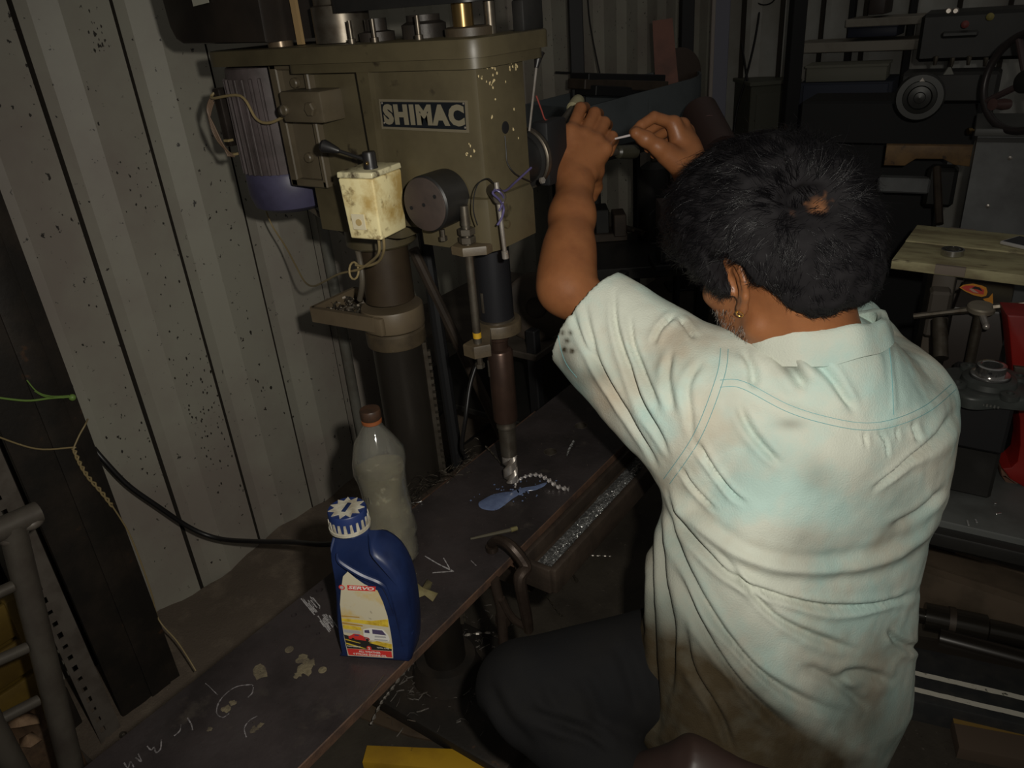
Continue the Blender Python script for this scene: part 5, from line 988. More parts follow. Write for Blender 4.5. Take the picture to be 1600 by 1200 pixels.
b = MB(); b.prism([(0, -.03), (.4, -.03), (.4, .09), (0, .09)], p, d, (-d[1], d[0], 0), .032, bev=.003); b.build('body', mat('brown_carton', (.075, .05, .032), .8), t); b = MB(); b.prism([(0, .03), (.4, .03), (.4, .075), (0, .075)], p + [0, 0, .032], d, (-d[1], d[0], 0), .0012); b.build('ochre_strip', mat('ochre_strip', (.20, .12, .025), .6), t)
# ---- on the floor under the plate
t = thing('yellow_bar', onz(670, 1180, 0), 'yellow painted flat steel bar on the floor left of the knee', 'bar'); Y0 = onz(572, 1167, .02); d = _n((onz(760, 1172, .02) - Y0) * [1, 1, 0])
yz = .02; e1, e2, e3, e4 = onz(573, 1164, yz), onz(766, 1172, yz), onz(790, 1210, yz), onz(566, 1190, yz)
b = MB(); b.prism([((q - e1) @ np.array([1, 0, 0]), (q - e1) @ np.array([0, 1, 0])) for q in (e4, e3, e2, e1)], (e1[0], e1[1], 0), (1, 0, 0), (0, 1, 0), yz, bev=.002); b.build('bar', YELLOW, t)
t = thing('floor_duct', onz(650, 1110, 0), 'long brown steel duct lying on the dark floor under the plate', 'duct'); p, q = onz(600, 1100, .02), onz(760, 1000, .02); 
e = [onz(612, 1062, .004), onz(740, 1170, .004), onz(640, 1150, .004), onz(560, 1120, .004)]; b = MB(); c = e[0]; b.prism([((k_ - c)[0], (k_ - c)[1]) for k_ in (e[3], e[2], e[1], e[0])], (c[0], c[1], .0), (1, 0, 0), (0, 1, 0), .006, bev=.001); b.build('cover', mat('brown_floor_plate', (.085, .058, .036), .55, .1, (.05, .034, .022), 12, .4, .66, bump=.2, bsc=60), t)
def under(k):
    px = random.gauss(690, 60); py = random.gauss(1010, 55); q = onz(min(px, 800), py, .004); return q if not (-1.13 < q[0] < -.69 and .78 < q[1] < 1.1) else onz(min(px, 800), py, .044)
shavings('floor_swarf', under, 420, .022, STEEL, 'swarf curls scattered on the dark floor under the plate', r=.0009)
def floor_bits(k): return np.array([random.uniform(-1.2, .2), random.uniform(.7, 1.6), .003])
shavings('floor_grit', floor_bits, 500, .007, STEEL_D, 'bits of bright swarf scattered over the oily floor')
def chain_curl(name, pxs, lab, z=.012, w=.0035, m=SILVER):
    P = np.array([onz(x, y, z) for x, y in pxs]); P = spline(P, 10); b = MB(); V = []; F = []
    for i in range(len(P)):
        d = _n(P[min(i + 1, len(P) - 1)] - P[max(i - 1, 0)]); s, u, _ = frame_of(d); a = i * .9; V += [P[i] + (s * math.cos(a) + u * math.sin(a)) * w, P[i] - (s * math.cos(a) + u * math.sin(a)) * w * .2, P[i] - (s * math.cos(a) + u * math.sin(a)) * w, P[i] + (u * math.cos(a) - s * math.sin(a)) * w * .3]
    for i in range(len(P) - 1):
        for j in range(4): F.append((4 * i + j, 4 * i + (j + 1) % 4, 4 * i + 4 + (j + 1) % 4, 4 * i + 4 + j))
    b.add(V, F); return tag(b.build(name, m, None, 20), lab, 'swarf', 'swarf strings on the floor')
SW2 = mat('swarf_string_steel', (.45, .41, .36), .4, .7)
chain_curl('swarf_string', [(580, 1132), (595, 1100), (610, 1080), (634, 1048), (655, 1028), (690, 1008), (730, 992), (772, 988)], 'long twisted swarf string running along under the plate edge', .06, m=SW2)
chain_curl('swarf_string', [(628, 1062), (660, 1075), (685, 1100), (710, 1125), (735, 1150)], 'thinner swarf string trailing towards the yellow bar', w=.0025, m=SW2)
chain_curl('swarf_string', [(885, 868), (905, 867), (930, 868), (955, 869)], 'straight thin swarf string below the table gutter', .02, .002, SW2)
chain_curl('swarf_string', [(848, 920), (860, 940), (875, 960), (880, 962)], 'short swarf string on the floor right of the clamp', .02, .002, STEEL_D)
b = MB(); p, q = onz(882, 878, .01), onz(900, 905, .01); b.tube([p, q], .0035, 8); b.tube([q, q + (q - p) * .1], .005, 8); tag(b.build('steel_pin', STEEL_D, None), 'thin steel pin lying on the floor below the gutter', 'pin')

# scraps in the lower left corner
SCR = mat('tan_scrap', (.30, .19, .11), .8, 0, (.16, .09, .05), 30)
for i, (pxs, lab) in enumerate([([(8, 1118), (30, 1108), (58, 1118), (62, 1132), (34, 1142), (12, 1136)], 'crumpled tan leather scrap on the dark timber block in the lower left corner'), ([(30, 1152), (52, 1148), (66, 1158), (50, 1172), (34, 1168)], 'small tan scrap just below the crumpled one in the lower left corner')]):
    P_ = [onz(*q, .185) for q in pxs]; c = np.mean(P_, 0); V = [c + [0, 0, .016]] + [q + [0, 0, random.uniform(-.008, .010)] for q in P_]
    b = MB(); b.add(V, [(0, 1 + k, 1 + (k + 1) % len(P_)) for k in range(len(P_))]); o = b.build('leather_scrap', SCR, None, 50); md = o.modifiers.new('t', 'SOLIDIFY'); md.thickness = .003; tag(o, lab, 'scrap')
# ================================================================== the man: surfaces grown from smooth distance fields
class Field:
    def __init__(s, lo, hi, h):
        s.lo = np.asarray(lo, float); s.h = h; s.n = np.ceil((np.asarray(hi) - s.lo) / h).astype(int) + 1
        s.F = np.full(s.n, 1., np.float32); s.ax = [(s.lo[i] + h * np.arange(s.n[i])).astype(np.float32) for i in range(3)]
    def block(s, lo, hi):
        a = np.clip(np.floor((np.asarray(lo) - s.lo) / s.h).astype(int), 0, s.n); b = np.clip(np.ceil((np.asarray(hi) - s.lo) / s.h).astype(int) + 1, 0, s.n)
        sl = tuple(slice(a[i], b[i]) for i in range(3)); return sl, s.ax[0][sl[0]][:, None, None], s.ax[1][sl[1]][None, :, None], s.ax[2][sl[2]][None, None, :]
    def put(s, fn, lo, hi, k=.01, mode='add'):
        m = max(k, s.h * 2) + .012; sl, X, Y, Z = s.block(np.asarray(lo) - m, np.asarray(hi) + m)
        A = s.F[sl]
        if A.size == 0: return s
        D = fn(X, Y, Z)
        if mode == 'add':
            if k <= 0: s.F[sl] = np.minimum(A, D)
            else: hh = np.maximum(k - np.abs(A - D), 0) / k; s.F[sl] = np.minimum(A, D) - hh * hh * k * .25
        else:
            D = -D; hh = np.maximum(k - np.abs(A - D), 0) / max(k, 1e-6); s.F[sl] = np.maximum(A, D) + hh * hh * k * .25
        return s
    def cap(s, a, b, ra, rb=None, k=.01, mode='add'):
        a = np.asarray(a, float); b = np.asarray(b, float); rb = ra if rb is None else rb; d = b - a; dd = float(d @ d) + 1e-12
        def fn(X, Y, Z):
            t = np.clip(((X - a[0]) * d[0] + (Y - a[1]) * d[1] + (Z - a[2]) * d[2]) / dd, 0, 1)
            return np.sqrt((X - a[0] - t * d[0]) ** 2 + (Y - a[1] - t * d[1]) ** 2 + (Z - a[2] - t * d[2]) ** 2) - (ra + (rb - ra) * t)
        r = max(ra, rb); return s.put(fn, np.minimum(a, b) - r, np.maximum(a, b) + r, k, mode)
    def chain(s, pts, rs, k=.006, k0=None):
        for i in range(len(pts) - 1): s.cap(pts[i], pts[i + 1], rs[i], rs[i + 1], k if (i or k0 is None) else k0)
        return s
    def ell(s, c, axes, r, k=.01, mode='add'):
        c = np.asarray(c, float); A = np.asarray(axes, float); r = np.asarray(r, float)
        def fn(X, Y, Z):
            x, y, z = X - c[0], Y - c[1], Z - c[2]; q = [A[i][0] * x + A[i][1] * y + A[i][2] * z for i in range(3)]
            k0 = np.sqrt(sum((q[i] / r[i]) ** 2 for i in range(3))); k1 = np.sqrt(sum((q[i] / r[i] ** 2) ** 2 for i in range(3))) + 1e-6
            return k0 * (k0 - 1) / k1
        R = r.max(); return s.put(fn, c - R, c + R, k, mode)
    def tapered(s, P, w, side, rs, rb, k=.02, mode='add', pw=2.):
        """stack of ellipses along axis w through centres P (half-widths rs along side, rb across)"""
        P = np.asarray(P, float); w = _n(w); side = _n(np.asarray(side) - w * (np.asarray(side) @ w)); bk = np.cross(w, side); T = P @ w
        o = np.argsort(T); T, P, rs, rb = T[o], P[o], np.asarray(rs)[o], np.asarray(rb)[o]; S, B = P @ side, P @ bk
        def fn(X, Y, Z):
            t = X * w[0] + Y * w[1] + Z * w[2]; tc = np.clip(t, T[0], T[-1]); sx = X * side[0] + Y * side[1] + Z * side[2] - np.interp(tc, T, S); bx = X * bk[0] + Y * bk[1] + Z * bk[2] - np.interp(tc, T, B)
            a, b_ = np.interp(tc, T, rs), np.interp(tc, T, rb); d = ((np.abs(sx / a) ** pw + np.abs(bx / b_) ** pw) ** (1 / pw) - 1) * np.minimum(a, b_)
            e = np.maximum(t - T[-1], T[0] - t); return np.where(e > 0, np.where(d > 0, np.sqrt(d * d + e * e), np.maximum(d, e)), np.maximum(d, e)).astype(np.float32)
        R = max(rs.max(), rb.max()); return s.put(fn, P.min(0) - R, P.max(0) + R, k, mode)
    def mesh(s):
        F = s.F; n = F.shape; S = F < 0
        sl = lambda i, j, k: (slice(i, n[0] - 1 + i), slice(j, n[1] - 1 + j), slice(k, n[2] - 1 + k))
        cnt = np.zeros((n[0] - 1, n[1] - 1, n[2] - 1), np.uint8); cs = [(i, j, k) for i in (0, 1) for j in (0, 1) for k in (0, 1)]
        for c in cs: cnt += S[sl(*c)]
        I = np.argwhere((cnt > 0) & (cnt < 8)); idx = np.full(cnt.shape, -1, np.int32); idx[tuple(I.T)] = np.arange(len(I))
        val = {c: F[I[:, 0] + c[0], I[:, 1] + c[1], I[:, 2] + c[2]] for c in cs}; acc = np.zeros((len(I), 3)); num = np.zeros(len(I))
        for c in cs:
            for ax in range(3):
                if c[ax]: continue
                d = list(c); d[ax] = 1; d = tuple(d); a, b = val[c], val[d]; m = (a < 0) != (b < 0); t = np.where(m, a / (a - b + 1e-12), 0)
                p = np.tile(np.array(c, float), (len(I), 1)); p[:, ax] += t; acc[m] += p[m]; num[m] += 1
        V = s.lo + (I + acc / num[:, None]) * s.h; Q = []
        for ax in range(3):
            u, w = (ax + 1) % 3, (ax + 2) % 3; a = [slice(None)] * 3; b = [slice(None)] * 3; a[ax] = slice(0, -1); b[ax] = slice(1, None)
            E = np.argwhere(S[tuple(a)] != S[tuple(b)]); ok = (E[:, u] > 0) & (E[:, w] > 0) & (E[:, u] < n[u] - 1) & (E[:, w] < n[w] - 1); E = E[ok]
            def g(du, dw): q = E.copy(); q[:, u] += du; q[:, w] += dw; return idx[tuple(q.T)]
            q = np.stack([g(-1, -1), g(0, -1), g(0, 0), g(-1, 0)], 1); fl = ~S[tuple(E.T)]; q[fl] = q[fl][:, ::-1]; Q.append(q)
        return V, np.concatenate(Q)
def mesh_np(name, V, F, m, parent=None, smooth=True):
    me = bpy.data.meshes.new(name); k = F.shape[1]; me.vertices.add(len(V)); me.vertices.foreach_set('co', np.asarray(V, np.float32).ravel()); me.loops.add(F.size); me.loops.foreach_set('vertex_index', F.astype(np.int32).ravel())
    me.polygons.add(len(F)); me.polygons.foreach_set('loop_start', np.arange(len(F), dtype=np.int32) * k); me.polygons.foreach_set('loop_total', np.full(len(F), k, np.int32)); me.update(calc_edges=True)
    if smooth: me.shade_smooth()
    return link(name, me, m, parent)
def relax(V, F, it=2, lam=.5):
    E = np.concatenate([F[:, [i, (i + 1) % 4]] for i in range(4)]); n = len(V)
    deg = np.bincount(E.ravel(), minlength=n)[:, None].astype(float)
    for _ in range(it):
        A = np.zeros_like(V)
        for c in range(3): A[:, c] = np.bincount(E[:, 0], V[E[:, 1], c], n) + np.bincount(E[:, 1], V[E[:, 0], c], n)
        V = V + lam * (A / np.maximum(deg, 1) - V)
    return V
def vnormals(V, F):
    N = np.zeros_like(V); fn = np.cross(V[F[:, 2]] - V[F[:, 0]], V[F[:, 3]] - V[F[:, 1]])
    for i in range(4):
        for c in range(3): N[:, c] += np.bincount(F[:, i], fn[:, c], len(V))
    return N / (np.linalg.norm(N, axis=1, keepdims=True) + 1e-12)
def project(V):
    c = (V - EYE) @ RM; return np.c_[800 + FPX * c[:, 0] / c[:, 2], 600 + FPX * c[:, 1] / c[:, 2]], c[:, 2]
def seg_dist(P, poly):
    """distance to a polyline and the place along it (0..1)"""
    best = np.full(len(P), 1e9); tt = np.zeros(len(P)); L = np.r_[0, np.cumsum(np.linalg.norm(np.diff(poly, axis=0), axis=1))]
    for i in range(len(poly) - 1):
        a, b = poly[i], poly[i + 1]; d = b - a; t = np.clip(((P - a) @ d) / (d @ d + 1e-9), 0, 1); r = np.linalg.norm(P - a - t[:, None] * d, axis=1); m = r < best
        best[m] = r[m]; tt[m] = (L[i] + t[m] * (L[i + 1] - L[i])) / L[-1]
    return best, tt
def value_noise(V, scale, seed=0):
    r = np.random.default_rng(seed); T = r.random((32, 32, 32)); p = V * scale; i = np.floor(p).astype(int); f = p - i; f = f * f * (3 - 2 * f); out = 0
    for c in [(a, b, d) for a in (0, 1) for b in (0, 1) for d in (0, 1)]:
        w = np.prod([f[:, k] if c[k] else 1 - f[:, k] for k in range(3)], axis=0); j = (i + np.array(c)) % 32; out = out + w * T[j[:, 0], j[:, 1], j[:, 2]]
    return out * 2 - 1

SKIN = mat('brown_skin', (.264, .1038, .0396), .42, 0, (.2068, .0774, .0299), 26, .4, .7, bump=.12, bsc=420, spec=.4)
SKIN.node_tree.nodes['Principled BSDF'].inputs['Subsurface Weight'].default_value = .08
SKIN.node_tree.nodes['Principled BSDF'].inputs['Subsurface Radius'].default_value = (.012, .004, .002)
hx = np.array([-.946, .325, 0]); hl = np.array([-.325, -.946, 0]); up3 = np.array([0, 0, 1.])
pt_ = math.radians(20); HF = hx * math.cos(pt_) - up3 * math.sin(pt_); HU = up3 * math.cos(pt_) + hx * math.sin(pt_); HL = hl
EAR = at(1151, 447, .945); HC = EAR - HL * .079
hp = lambda f, l, u: HC + HF * f + HL * l + HU * u
HAX = [HF, HL, HU]
# joints
SHL, SHR = at(1100, 615, 1.03), at(1398, 622, 1.13)
ELL, WRL = at(884, 446, 1.165), at(899, 284, 1.275)
ELR, WRR = at(1255, 432, 1.37), at(1084, 274, 1.325)
NB = at(1268, 560, 1.0)
SP = [at(1290, 618, 1.055), at(1262, 760, 1.085), at(1222, 900, 1.12), at(1215, 1000, 1.15), at(1214, 1090, 1.175), at(1205, 1172, 1.195), at(1196, 1290, 1.24)]
person = thing('person', (-.2, .86, 0), 'dark-haired man in a pale dirty short-sleeved shirt sitting at the drill with both hands raised', 'person')
parts_V, parts_F = [], []
def take(fd, it=1):
    V, F = fd.mesh(); V = relax(V, F, it, .5); k = sum(len(v) for v in parts_V); parts_V.append(V); parts_F.append(F + k); return V, F
# head and neck
lo = np.minimum(HC, NB) - .19; hi = np.maximum(HC, NB) + .19
fd = Field(lo, hi, .0021)
fd.ell(hp(.0, 0, .045), HAX, (.098, .078, .086), .01)
fd.ell(hp(.038, 0, -.035), HAX, (.056, .060, .082), .03)
for s in (1, -1):
    fd.cap(hp(.0, s * .056, -.058), hp(.070, s * .016, -.100), .020, .018, .02); fd.ell(hp(.06, s * .040, -.012), HAX, (.028, .024, .02), .015)
    fd.cap(hp(.055, s * .03, -.075), hp(.078, s * .008, -.07), .02, .018, .015)
fd.ell(hp(.078, 0, .033), HAX, (.02, .055, .014), .015)
fd.chain([hp(.093, 0, .022), hp(.108, 0, -.008), hp(.112, 0, -.022)], [.009, .010, .012], .01)
for s in (1, -1): fd.ell(hp(.100, s * .012, -.026), HAX, (.010, .008, .007), .006)
for s in (1, -1): fd.ell(hp(.092, s * .032, .012), HAX, (.014, .015, .010), .006, 'sub'); fd.ell(hp(.083, s * .032, .011), HAX, (.011, .014, .009), .003)
fd.ell(hp(.098, 0, -.048), HAX, (.008, .024, .005), .005); fd.ell(hp(.096, 0, -.058), HAX, (.009, .021, .006), .005)
NB2 = NB - HF * .0 + np.array([0, 0, -.03])
fd.cap(hp(-.020, 0, -.02), NB, .060, .062, .03); fd.cap(hp(.01, 0, -.06), NB + hx * .03, .052, .058, .02); fd.cap(NB, NB2, .062, .075, .03)
for s in (1, -1): fd.cap(hp(-.045, s * .035, -.03), NB + HL * s * .03, .028, .03, .02)
for s in (1, -1):                                                # ears
    e = lambda f, u, l=0.: hp(-.002 + f, s * (.0795 + l + (-f) * .28), u)
    fd.ell(e(-.004, .002), [HF - HL * s * .28, HL * s + HF * .28, HU], (.0165, .0042, .029), .005)
    fd.ell(e(.002, -.0, .005), [HF - HL * s * .28, HL * s + HF * .28, HU], (.009, .006, .014), .004, 'sub')
    fd.chain([e(.010, .004, .002), e(.013, .020, .002), e(.006, .032, .003), e(-.008, .033, .003), e(-.018, .021, .003), e(-.020, .004, .003), e(-.014, -.014, .003), e(-.005, -.026, .002)], [.003, .0042, .0046, .0048, .0048, .0045, .0042, .005], .004)
    fd.chain([e(-.005, .020, .002), e(-.011, .006, .003), e(-.009, -.010, .003), e(-.002, -.016, .002)], [.003, .0036, .0036, .003], .003)
    fd.ell(e(.001, -.029, .001), HAX, (.008, .0055, .0085), .005); fd.ell(e(.012, -.006, .004), HAX, (.005, .004, .006), .004)
VH, FH = take(fd, 1)
# left arm and hand, gripping the feed handle: knuckles up, fingers over the top, thumb below on its far side
lo = np.minimum.reduce([SHL, ELL, WRL]) - .12; hi = np.maximum.reduce([SHL, ELL, WRL]) + .13; hi[2] += .06; hi[1] += .03
fd = Field(lo, hi, .0018)
mid = ELL * .72 + WRL * .28
fd.cap(SHL + [0, 0, -.02], ELL, .034, .0375, .02); fd.chain([ELL, ELL * .87 + WRL * .13, ELL * .65 + WRL * .35, ELL * .35 + WRL * .65, WRL], [.035, .0355, .0365, .0345, .0285], .02); fd.cap(ELL + [0, 0, -.006], ELL + (WRL - ELL) * .2, .034, .034, .03)
fd.ell(at(886, 272, 1.264), np.eye(3), (.012, .012, .012), .012)
MC = [at(892, 207, 1.286), at(913, 212, 1.286), at(931, 220, 1.286), at(945, 233, 1.286)]
fd.cap(WRL + _n(MC[0] - WRL) * .0, at(883, 250, 1.284), .027, .020, .02)
for q in MC: fd.cap(at(905, 262, 1.282), q, .020, .0125, .012)
fd.chain([at(880, 268, 1.279), at(879, 238, 1.289), MC[0]], [.016, .0165, .012], .014); fd.cap(at(915, 265, 1.286), at(935, 245, 1.299), .021, .016, .014)
FG = [[(907, 169, 1.306), (914, 168, 1.354), (908, 190, 1.364)], [(929, 177, 1.308), (935, 178, 1.356), (929, 203, 1.366)], [(944, 192, 1.308), (949, 195, 1.354), (944, 216, 1.364)], [(956, 214, 1.308), (959, 219, 1.350), (952, 238, 1.360)]]
for q, g, r in zip(MC, FG, (.0105, .0110, .0110, .0105)): fd.chain([q] + [at(*p) for p in g], [r, r * .97, r * .86, r * .78], .002, .006)
fd.chain([at(918, 270, 1.279), at(931, 268, 1.296), at(930, 292, 1.337), at(926, 308, 1.352)], [.017, .013, .0115, .009], .008)
take(fd, 1)
# right arm and hand: thumb and forefinger pinching
lo = np.minimum.reduce([SHR, ELR, WRR, at(980, 190, 1.28)]) - .09; hi = np.maximum.reduce([SHR, ELR, WRR, at(1060, 170, 1.36)]) + .09
fd = Field(lo, hi, .0019)
mid = ELR * .66 + WRR * .34
fd.cap(SHR, ELR, .036, .043, .02); fd.chain([ELR, mid, WRR], [.041, .0435, .0275], .02)
MC = [at(1053, 193, 1.305), at(1066, 196, 1.325), at(1073, 205, 1.345), at(1077, 218, 1.36)]
for q in MC: fd.cap(at(1074, 255, 1.325), q, .021, .0135, .014)
fd.cap(WRR, at(1070, 235, 1.33), .027, .024, .02); fd.cap(at(1072, 262, 1.31), at(1042, 240, 1.295), .021, .0185, .016)
FG = [[(1022, 183, 1.288), (1002, 196, 1.283), (990, 207, 1.283)], [(1036, 190, 1.318), (1012, 204, 1.312), (1000, 219, 1.306)], [(1044, 203, 1.342), (1022, 217, 1.332), (1013, 232, 1.322)], [(1050, 219, 1.358), (1030, 230, 1.346), (1022, 242, 1.336)]]
for q, g, r in zip(MC, FG, (.0105, .0107, .0103, .0093)): fd.chain([q] + [at(*p) for p in g], [r, r * .92, r * .85, r * .76], .002, .006)
fd.chain([at(1058, 255, 1.30), at(1030, 231, 1.282), at(1009, 217, 1.272), at(994, 208, 1.272)], [.017, .0135, .0122, .0098], .008)
take(fd, 1)
# chest and hips, all of it under the clothes
fd = Field(np.min(SP, 0) - .3, np.max(SP, 0) + .25, .008)
TW = _n(SP[0] - SP[-1]); TF = _n(np.array([-.856, .516, 0])); TS = np.array([-.516, -.856, 0])
fd.tapered(SP, TW, TS, [.15, .16, .155, .15, .155, .14, .12], [.085, .10, .10, .10, .10, .09, .08], .03); fd.cap(SP[0], NB, .07, .055, .05)
for s in (SHL, SHR): fd.cap(SP[0] + [0, 0, .02], s, .06, .05, .04)
take(fd, 1)
body = mesh_np('body', np.concatenate(parts_V), np.concatenate(parts_F), SKIN, person)
for s in (1, -1):
    b = MB(); b.ball(hp(.0855, s * .032, .0115), .0115, 16); b.build('eye', mat('eye_white', (.6, .58, .52), .2), person)
b = MB(); c = hp(.0, .085, -.034); b.tube([c + (HF * math.cos(a) + HU * math.sin(a)) * .0042 + HL * (.003 * math.sin(a)) for a in np.arange(0, 2 * PI, .4)], .0007, 6, True); b.ball(c + HL * .004 + HU * .003, .0014, 8)
b.build('gold_earring', mat('gold', (.75, .42, .10), .25, .9), person)

# ---- shirt
DM = lambda n, c, **k: mat(n, c, **k)
fd = Field(np.min([*SP, ELL, SHR], 0) - [.14, .26, .06], np.max([*SP, SHR, SHL, NB], 0) + [.30, .24, .12], .0036)
fd.tapered(SP, TW, TS, [.165, .205, .208, .215, .216, .174, .135], [.095, .120, .128, .132, .135, .125, .11], .03, pw=2.7)
fd.ell(SP[1] * .55 + SP[0] * .45 - TF * .045, [TS, TF, TW], (.165, .085, .12), .05)
CUF = at(915, 498, 1.135); ROOT = at(1108, 655, 1.045); AX = _n(ROOT - CUF); mj = _n(_u * -1 - AX * (-_u @ AX))
fd.tapered([CUF, CUF * .5 + ROOT * .5, ROOT, ROOT + AX * .05], AX, mj, [.083, .098, .108, .10], [.060, .068, .080, .08], .03)
fd.cap(SP[0] + [0, 0, .03], SHL + [0, 0, -.02], .075, .078, .04); fd.cap(SP[0] + [0, 0, .015], SHR + [0, 0, -.03], .08, .075, .05)
fd.cap(NB + [0, 0, -.03], SHL, .058, .058, .05); fd.cap(NB + [0, 0, -.03], SHR, .06, .058, .05); fd.cap(NB + [0, 0, -.02], SP[0], .078, .09, .04)
CUR = SHR * .5 + ELR * .5; fd.cap(SHR, CUR, .068, .062, .03); fd.cap(CUR + (ELR - SHR) * .4, CUR + (ELR - SHR) * .06, .050, .046, .006, 'sub')
armc = ELL * .62 + SHL * .38
fd.tapered([CUF - AX * .03, CUF + AX * .045], AX, mj, [.079, .074], [.056, .050], .004, 'sub')
fd.chain([at(1048, 985, 1.14), at(1016, 1040, 1.15), at(1012, 1090, 1.145), at(1032, 1150, 1.13)], [.016, .024, .024, .02], .04); fd.cap(NB + HU * .09, NB + [0, 0, .0], .066, .062, .008, 'sub')
V, F = fd.mesh(); V = relax(V, F, 3, .5); N = vnormals(V, F)
uv, dep = project(V); facing = np.einsum('ij,ij->i', N, _n_rows(V - EYE) if False else (V - EYE) / np.linalg.norm(V - EYE, axis=1, keepdims=True)) < .25
disp = value_noise(V, 14, 1) * .0022 + value_noise(V, 30, 2) * .0013 + value_noise(V, 70, 12) * .0006
FOLDS = [  # pressed-in creases measured on the photograph: points, depth mm, half-width px
 ([(912, 470), (935, 567), (972, 633), (1006, 692), (1030, 732)], 5, 8), ([(960, 448), (962, 508), (981, 575), (1002, 633), (1027, 675), (1047, 717)], 6, 8), ([(985, 490), (989, 537), (1010, 596), (1030, 640)], 4.5, 7),
 ([(1020, 540), (1030, 515), (1056, 488)], 4.5, 7), ([(1085, 530), (1072, 510), (1062, 495)], 4, 6), ([(1100, 560), (1075, 600), (1078, 650), (1082, 690)], 3, 7), ([(1050, 545), (1042, 590), (1052, 650)], 3.5, 8),
 ([(890, 470), (905, 520), (945, 590), (985, 660)], 3.5, 7),
 ([(1152, 625), (1165, 660), (1185, 690), (1222, 729)], 4.5, 8), ([(1085, 687), (1110, 729), (1143, 771), (1168, 788)], 5.5, 8), ([(1062, 725), (1085, 765), (1120, 800)], 4, 7),
 ([(1042, 758), (1071, 827), (1134, 895), (1208, 929), (1305, 949), (1403, 939), (1442, 915)], 6.5, 8),
 ([(1037, 773), (1061, 861), (1110, 958), (1178, 1041), (1247, 1090), (1329, 1119)], 6, 9), ([(1052, 870), (1091, 973), (1159, 1070), (1227, 1134), (1271, 1150)], 6, 10), ([(1066, 973), (1081, 1041), (1125, 1119), (1149, 1187)], 5, 9),
 ([(1120, 860), (1170, 920), (1215, 965), (1281, 997), (1344, 1017)], 5, 8), ([(1388, 983), (1400, 1000), (1422, 1012), (1440, 1008)], 5, 9), ([(1300, 1060), (1345, 1050), (1400, 1068)], 4, 10), ([(1250, 1040), (1300, 1062), (1360, 1110)], 4, 9),
 ([(1497, 633), (1468, 683), (1414, 725), (1360, 767)], 5.5, 10), ([(1478, 760), (1440, 800), (1390, 828)], 4, 10), ([(1247, 545), (1293, 583), (1320, 620), (1339, 646)], 5, 9), ([(1202, 545), (1235, 575), (1262, 612)], 6, 10), ([(1160, 545), (1175, 575), (1178, 610)], 4, 8),
 ([(1012, 770), (1005, 895), (1004, 1000)], 5, 7), ([(1032, 785), (1037, 895), (1052, 1000), (1050, 1090)], 5, 8), ([(1022, 800), (1020, 920), (1025, 1060), (1030, 1140)], 4, 7), ([(1370, 672), (1385, 690), (1388, 715)], 3, 6), ([(1350, 675), (1352, 700)], 2.5, 6), ([(1425, 660), (1436, 690)], 3, 6), ([(1400, 668), (1405, 690)], 2, 5)]
RIDGES = [([(1039, 762), (1068, 800), (1127, 850), (1177, 875), (1235, 888), (1318, 888), (1402, 866), (1472, 805)], 7, 9), ([(1125, 600), (1160, 602), (1230, 638), (1290, 657), (1350, 667), (1400, 660), (1450, 638), (1490, 605)], 1.6, 7), ([(1132, 545), (1125, 590), (1090, 680), (1042, 752)], 1.8, 8),
 ([(892, 410), (880, 470), (880, 520), (890, 560), (908, 585)], 1.2, 10), ([(1055, 900), (1065, 990), (1050, 1100), (1030, 1165)], 1.5, 5), ([(1385, 515), (1391, 560), (1394, 600), (1396, 648)], 1.2, 4)]
for pl, a, w in FOLDS:
    d, t = seg_dist(uv, spline(np.array(pl, float), 6)); tp = np.clip(np.minimum(t, 1 - t) * 5, 0, 1); w = w * (.62 + .35 * value_noise(V, 9, 5))
    disp += np.where(facing & (d < 60), tp * a * .0016 * (-1.0 * np.exp(-(d / w) ** 2) + .38 * np.exp(-((d - 2.1 * w) / (1.3 * w)) ** 2)), 0)
for pl, a, w in RIDGES:
    d, t = seg_dist(uv, spline(np.array(pl, float), 6)); tp = np.clip(np.minimum(t, 1 - t) * 12, 0, 1)
    disp += np.where(facing & (d < 50), tp * a * .001 * (np.exp(-(d / w) ** 2) - .35 * np.exp(-((d - 2.2 * w) / w) ** 2)), 0)
V = V + N * disp[:, None]; V = relax(V, F, 1, .35)
SHIRT = mat('faded_shirt_cotton', (.56, .585, .505), .9, 0, (.44, .585, .535), 7.5, .42, .6, (.46, .395, .30), 5.5, .52, .74, bump=.45, bsc=420, spec=.15)
nt = SHIRT.node_tree; bs = nt.nodes['Principled BSDF']; src = bs.inputs['Base Color'].links[0].from_socket
at_ = nt.nodes.new('ShaderNodeAttribute'); at_.attribute_name = 'soil_shade'; nz = nt.nodes.new('ShaderNodeTexNoise'); nz.inputs['Scale'].default_value = 28; nz.inputs['Detail'].default_value = 8
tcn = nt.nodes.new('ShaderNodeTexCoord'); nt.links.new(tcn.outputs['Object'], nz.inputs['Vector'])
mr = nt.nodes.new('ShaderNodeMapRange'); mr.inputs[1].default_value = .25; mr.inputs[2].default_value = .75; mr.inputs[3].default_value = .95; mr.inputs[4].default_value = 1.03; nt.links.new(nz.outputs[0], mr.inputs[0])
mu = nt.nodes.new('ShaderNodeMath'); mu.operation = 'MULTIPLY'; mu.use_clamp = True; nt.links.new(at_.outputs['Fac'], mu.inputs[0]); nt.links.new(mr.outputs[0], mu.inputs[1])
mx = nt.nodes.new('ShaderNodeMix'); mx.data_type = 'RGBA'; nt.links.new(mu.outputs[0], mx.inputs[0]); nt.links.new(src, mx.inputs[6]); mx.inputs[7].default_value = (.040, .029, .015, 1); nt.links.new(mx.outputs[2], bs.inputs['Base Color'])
shirt = mesh_np('shirt', V, F, SHIRT, person)
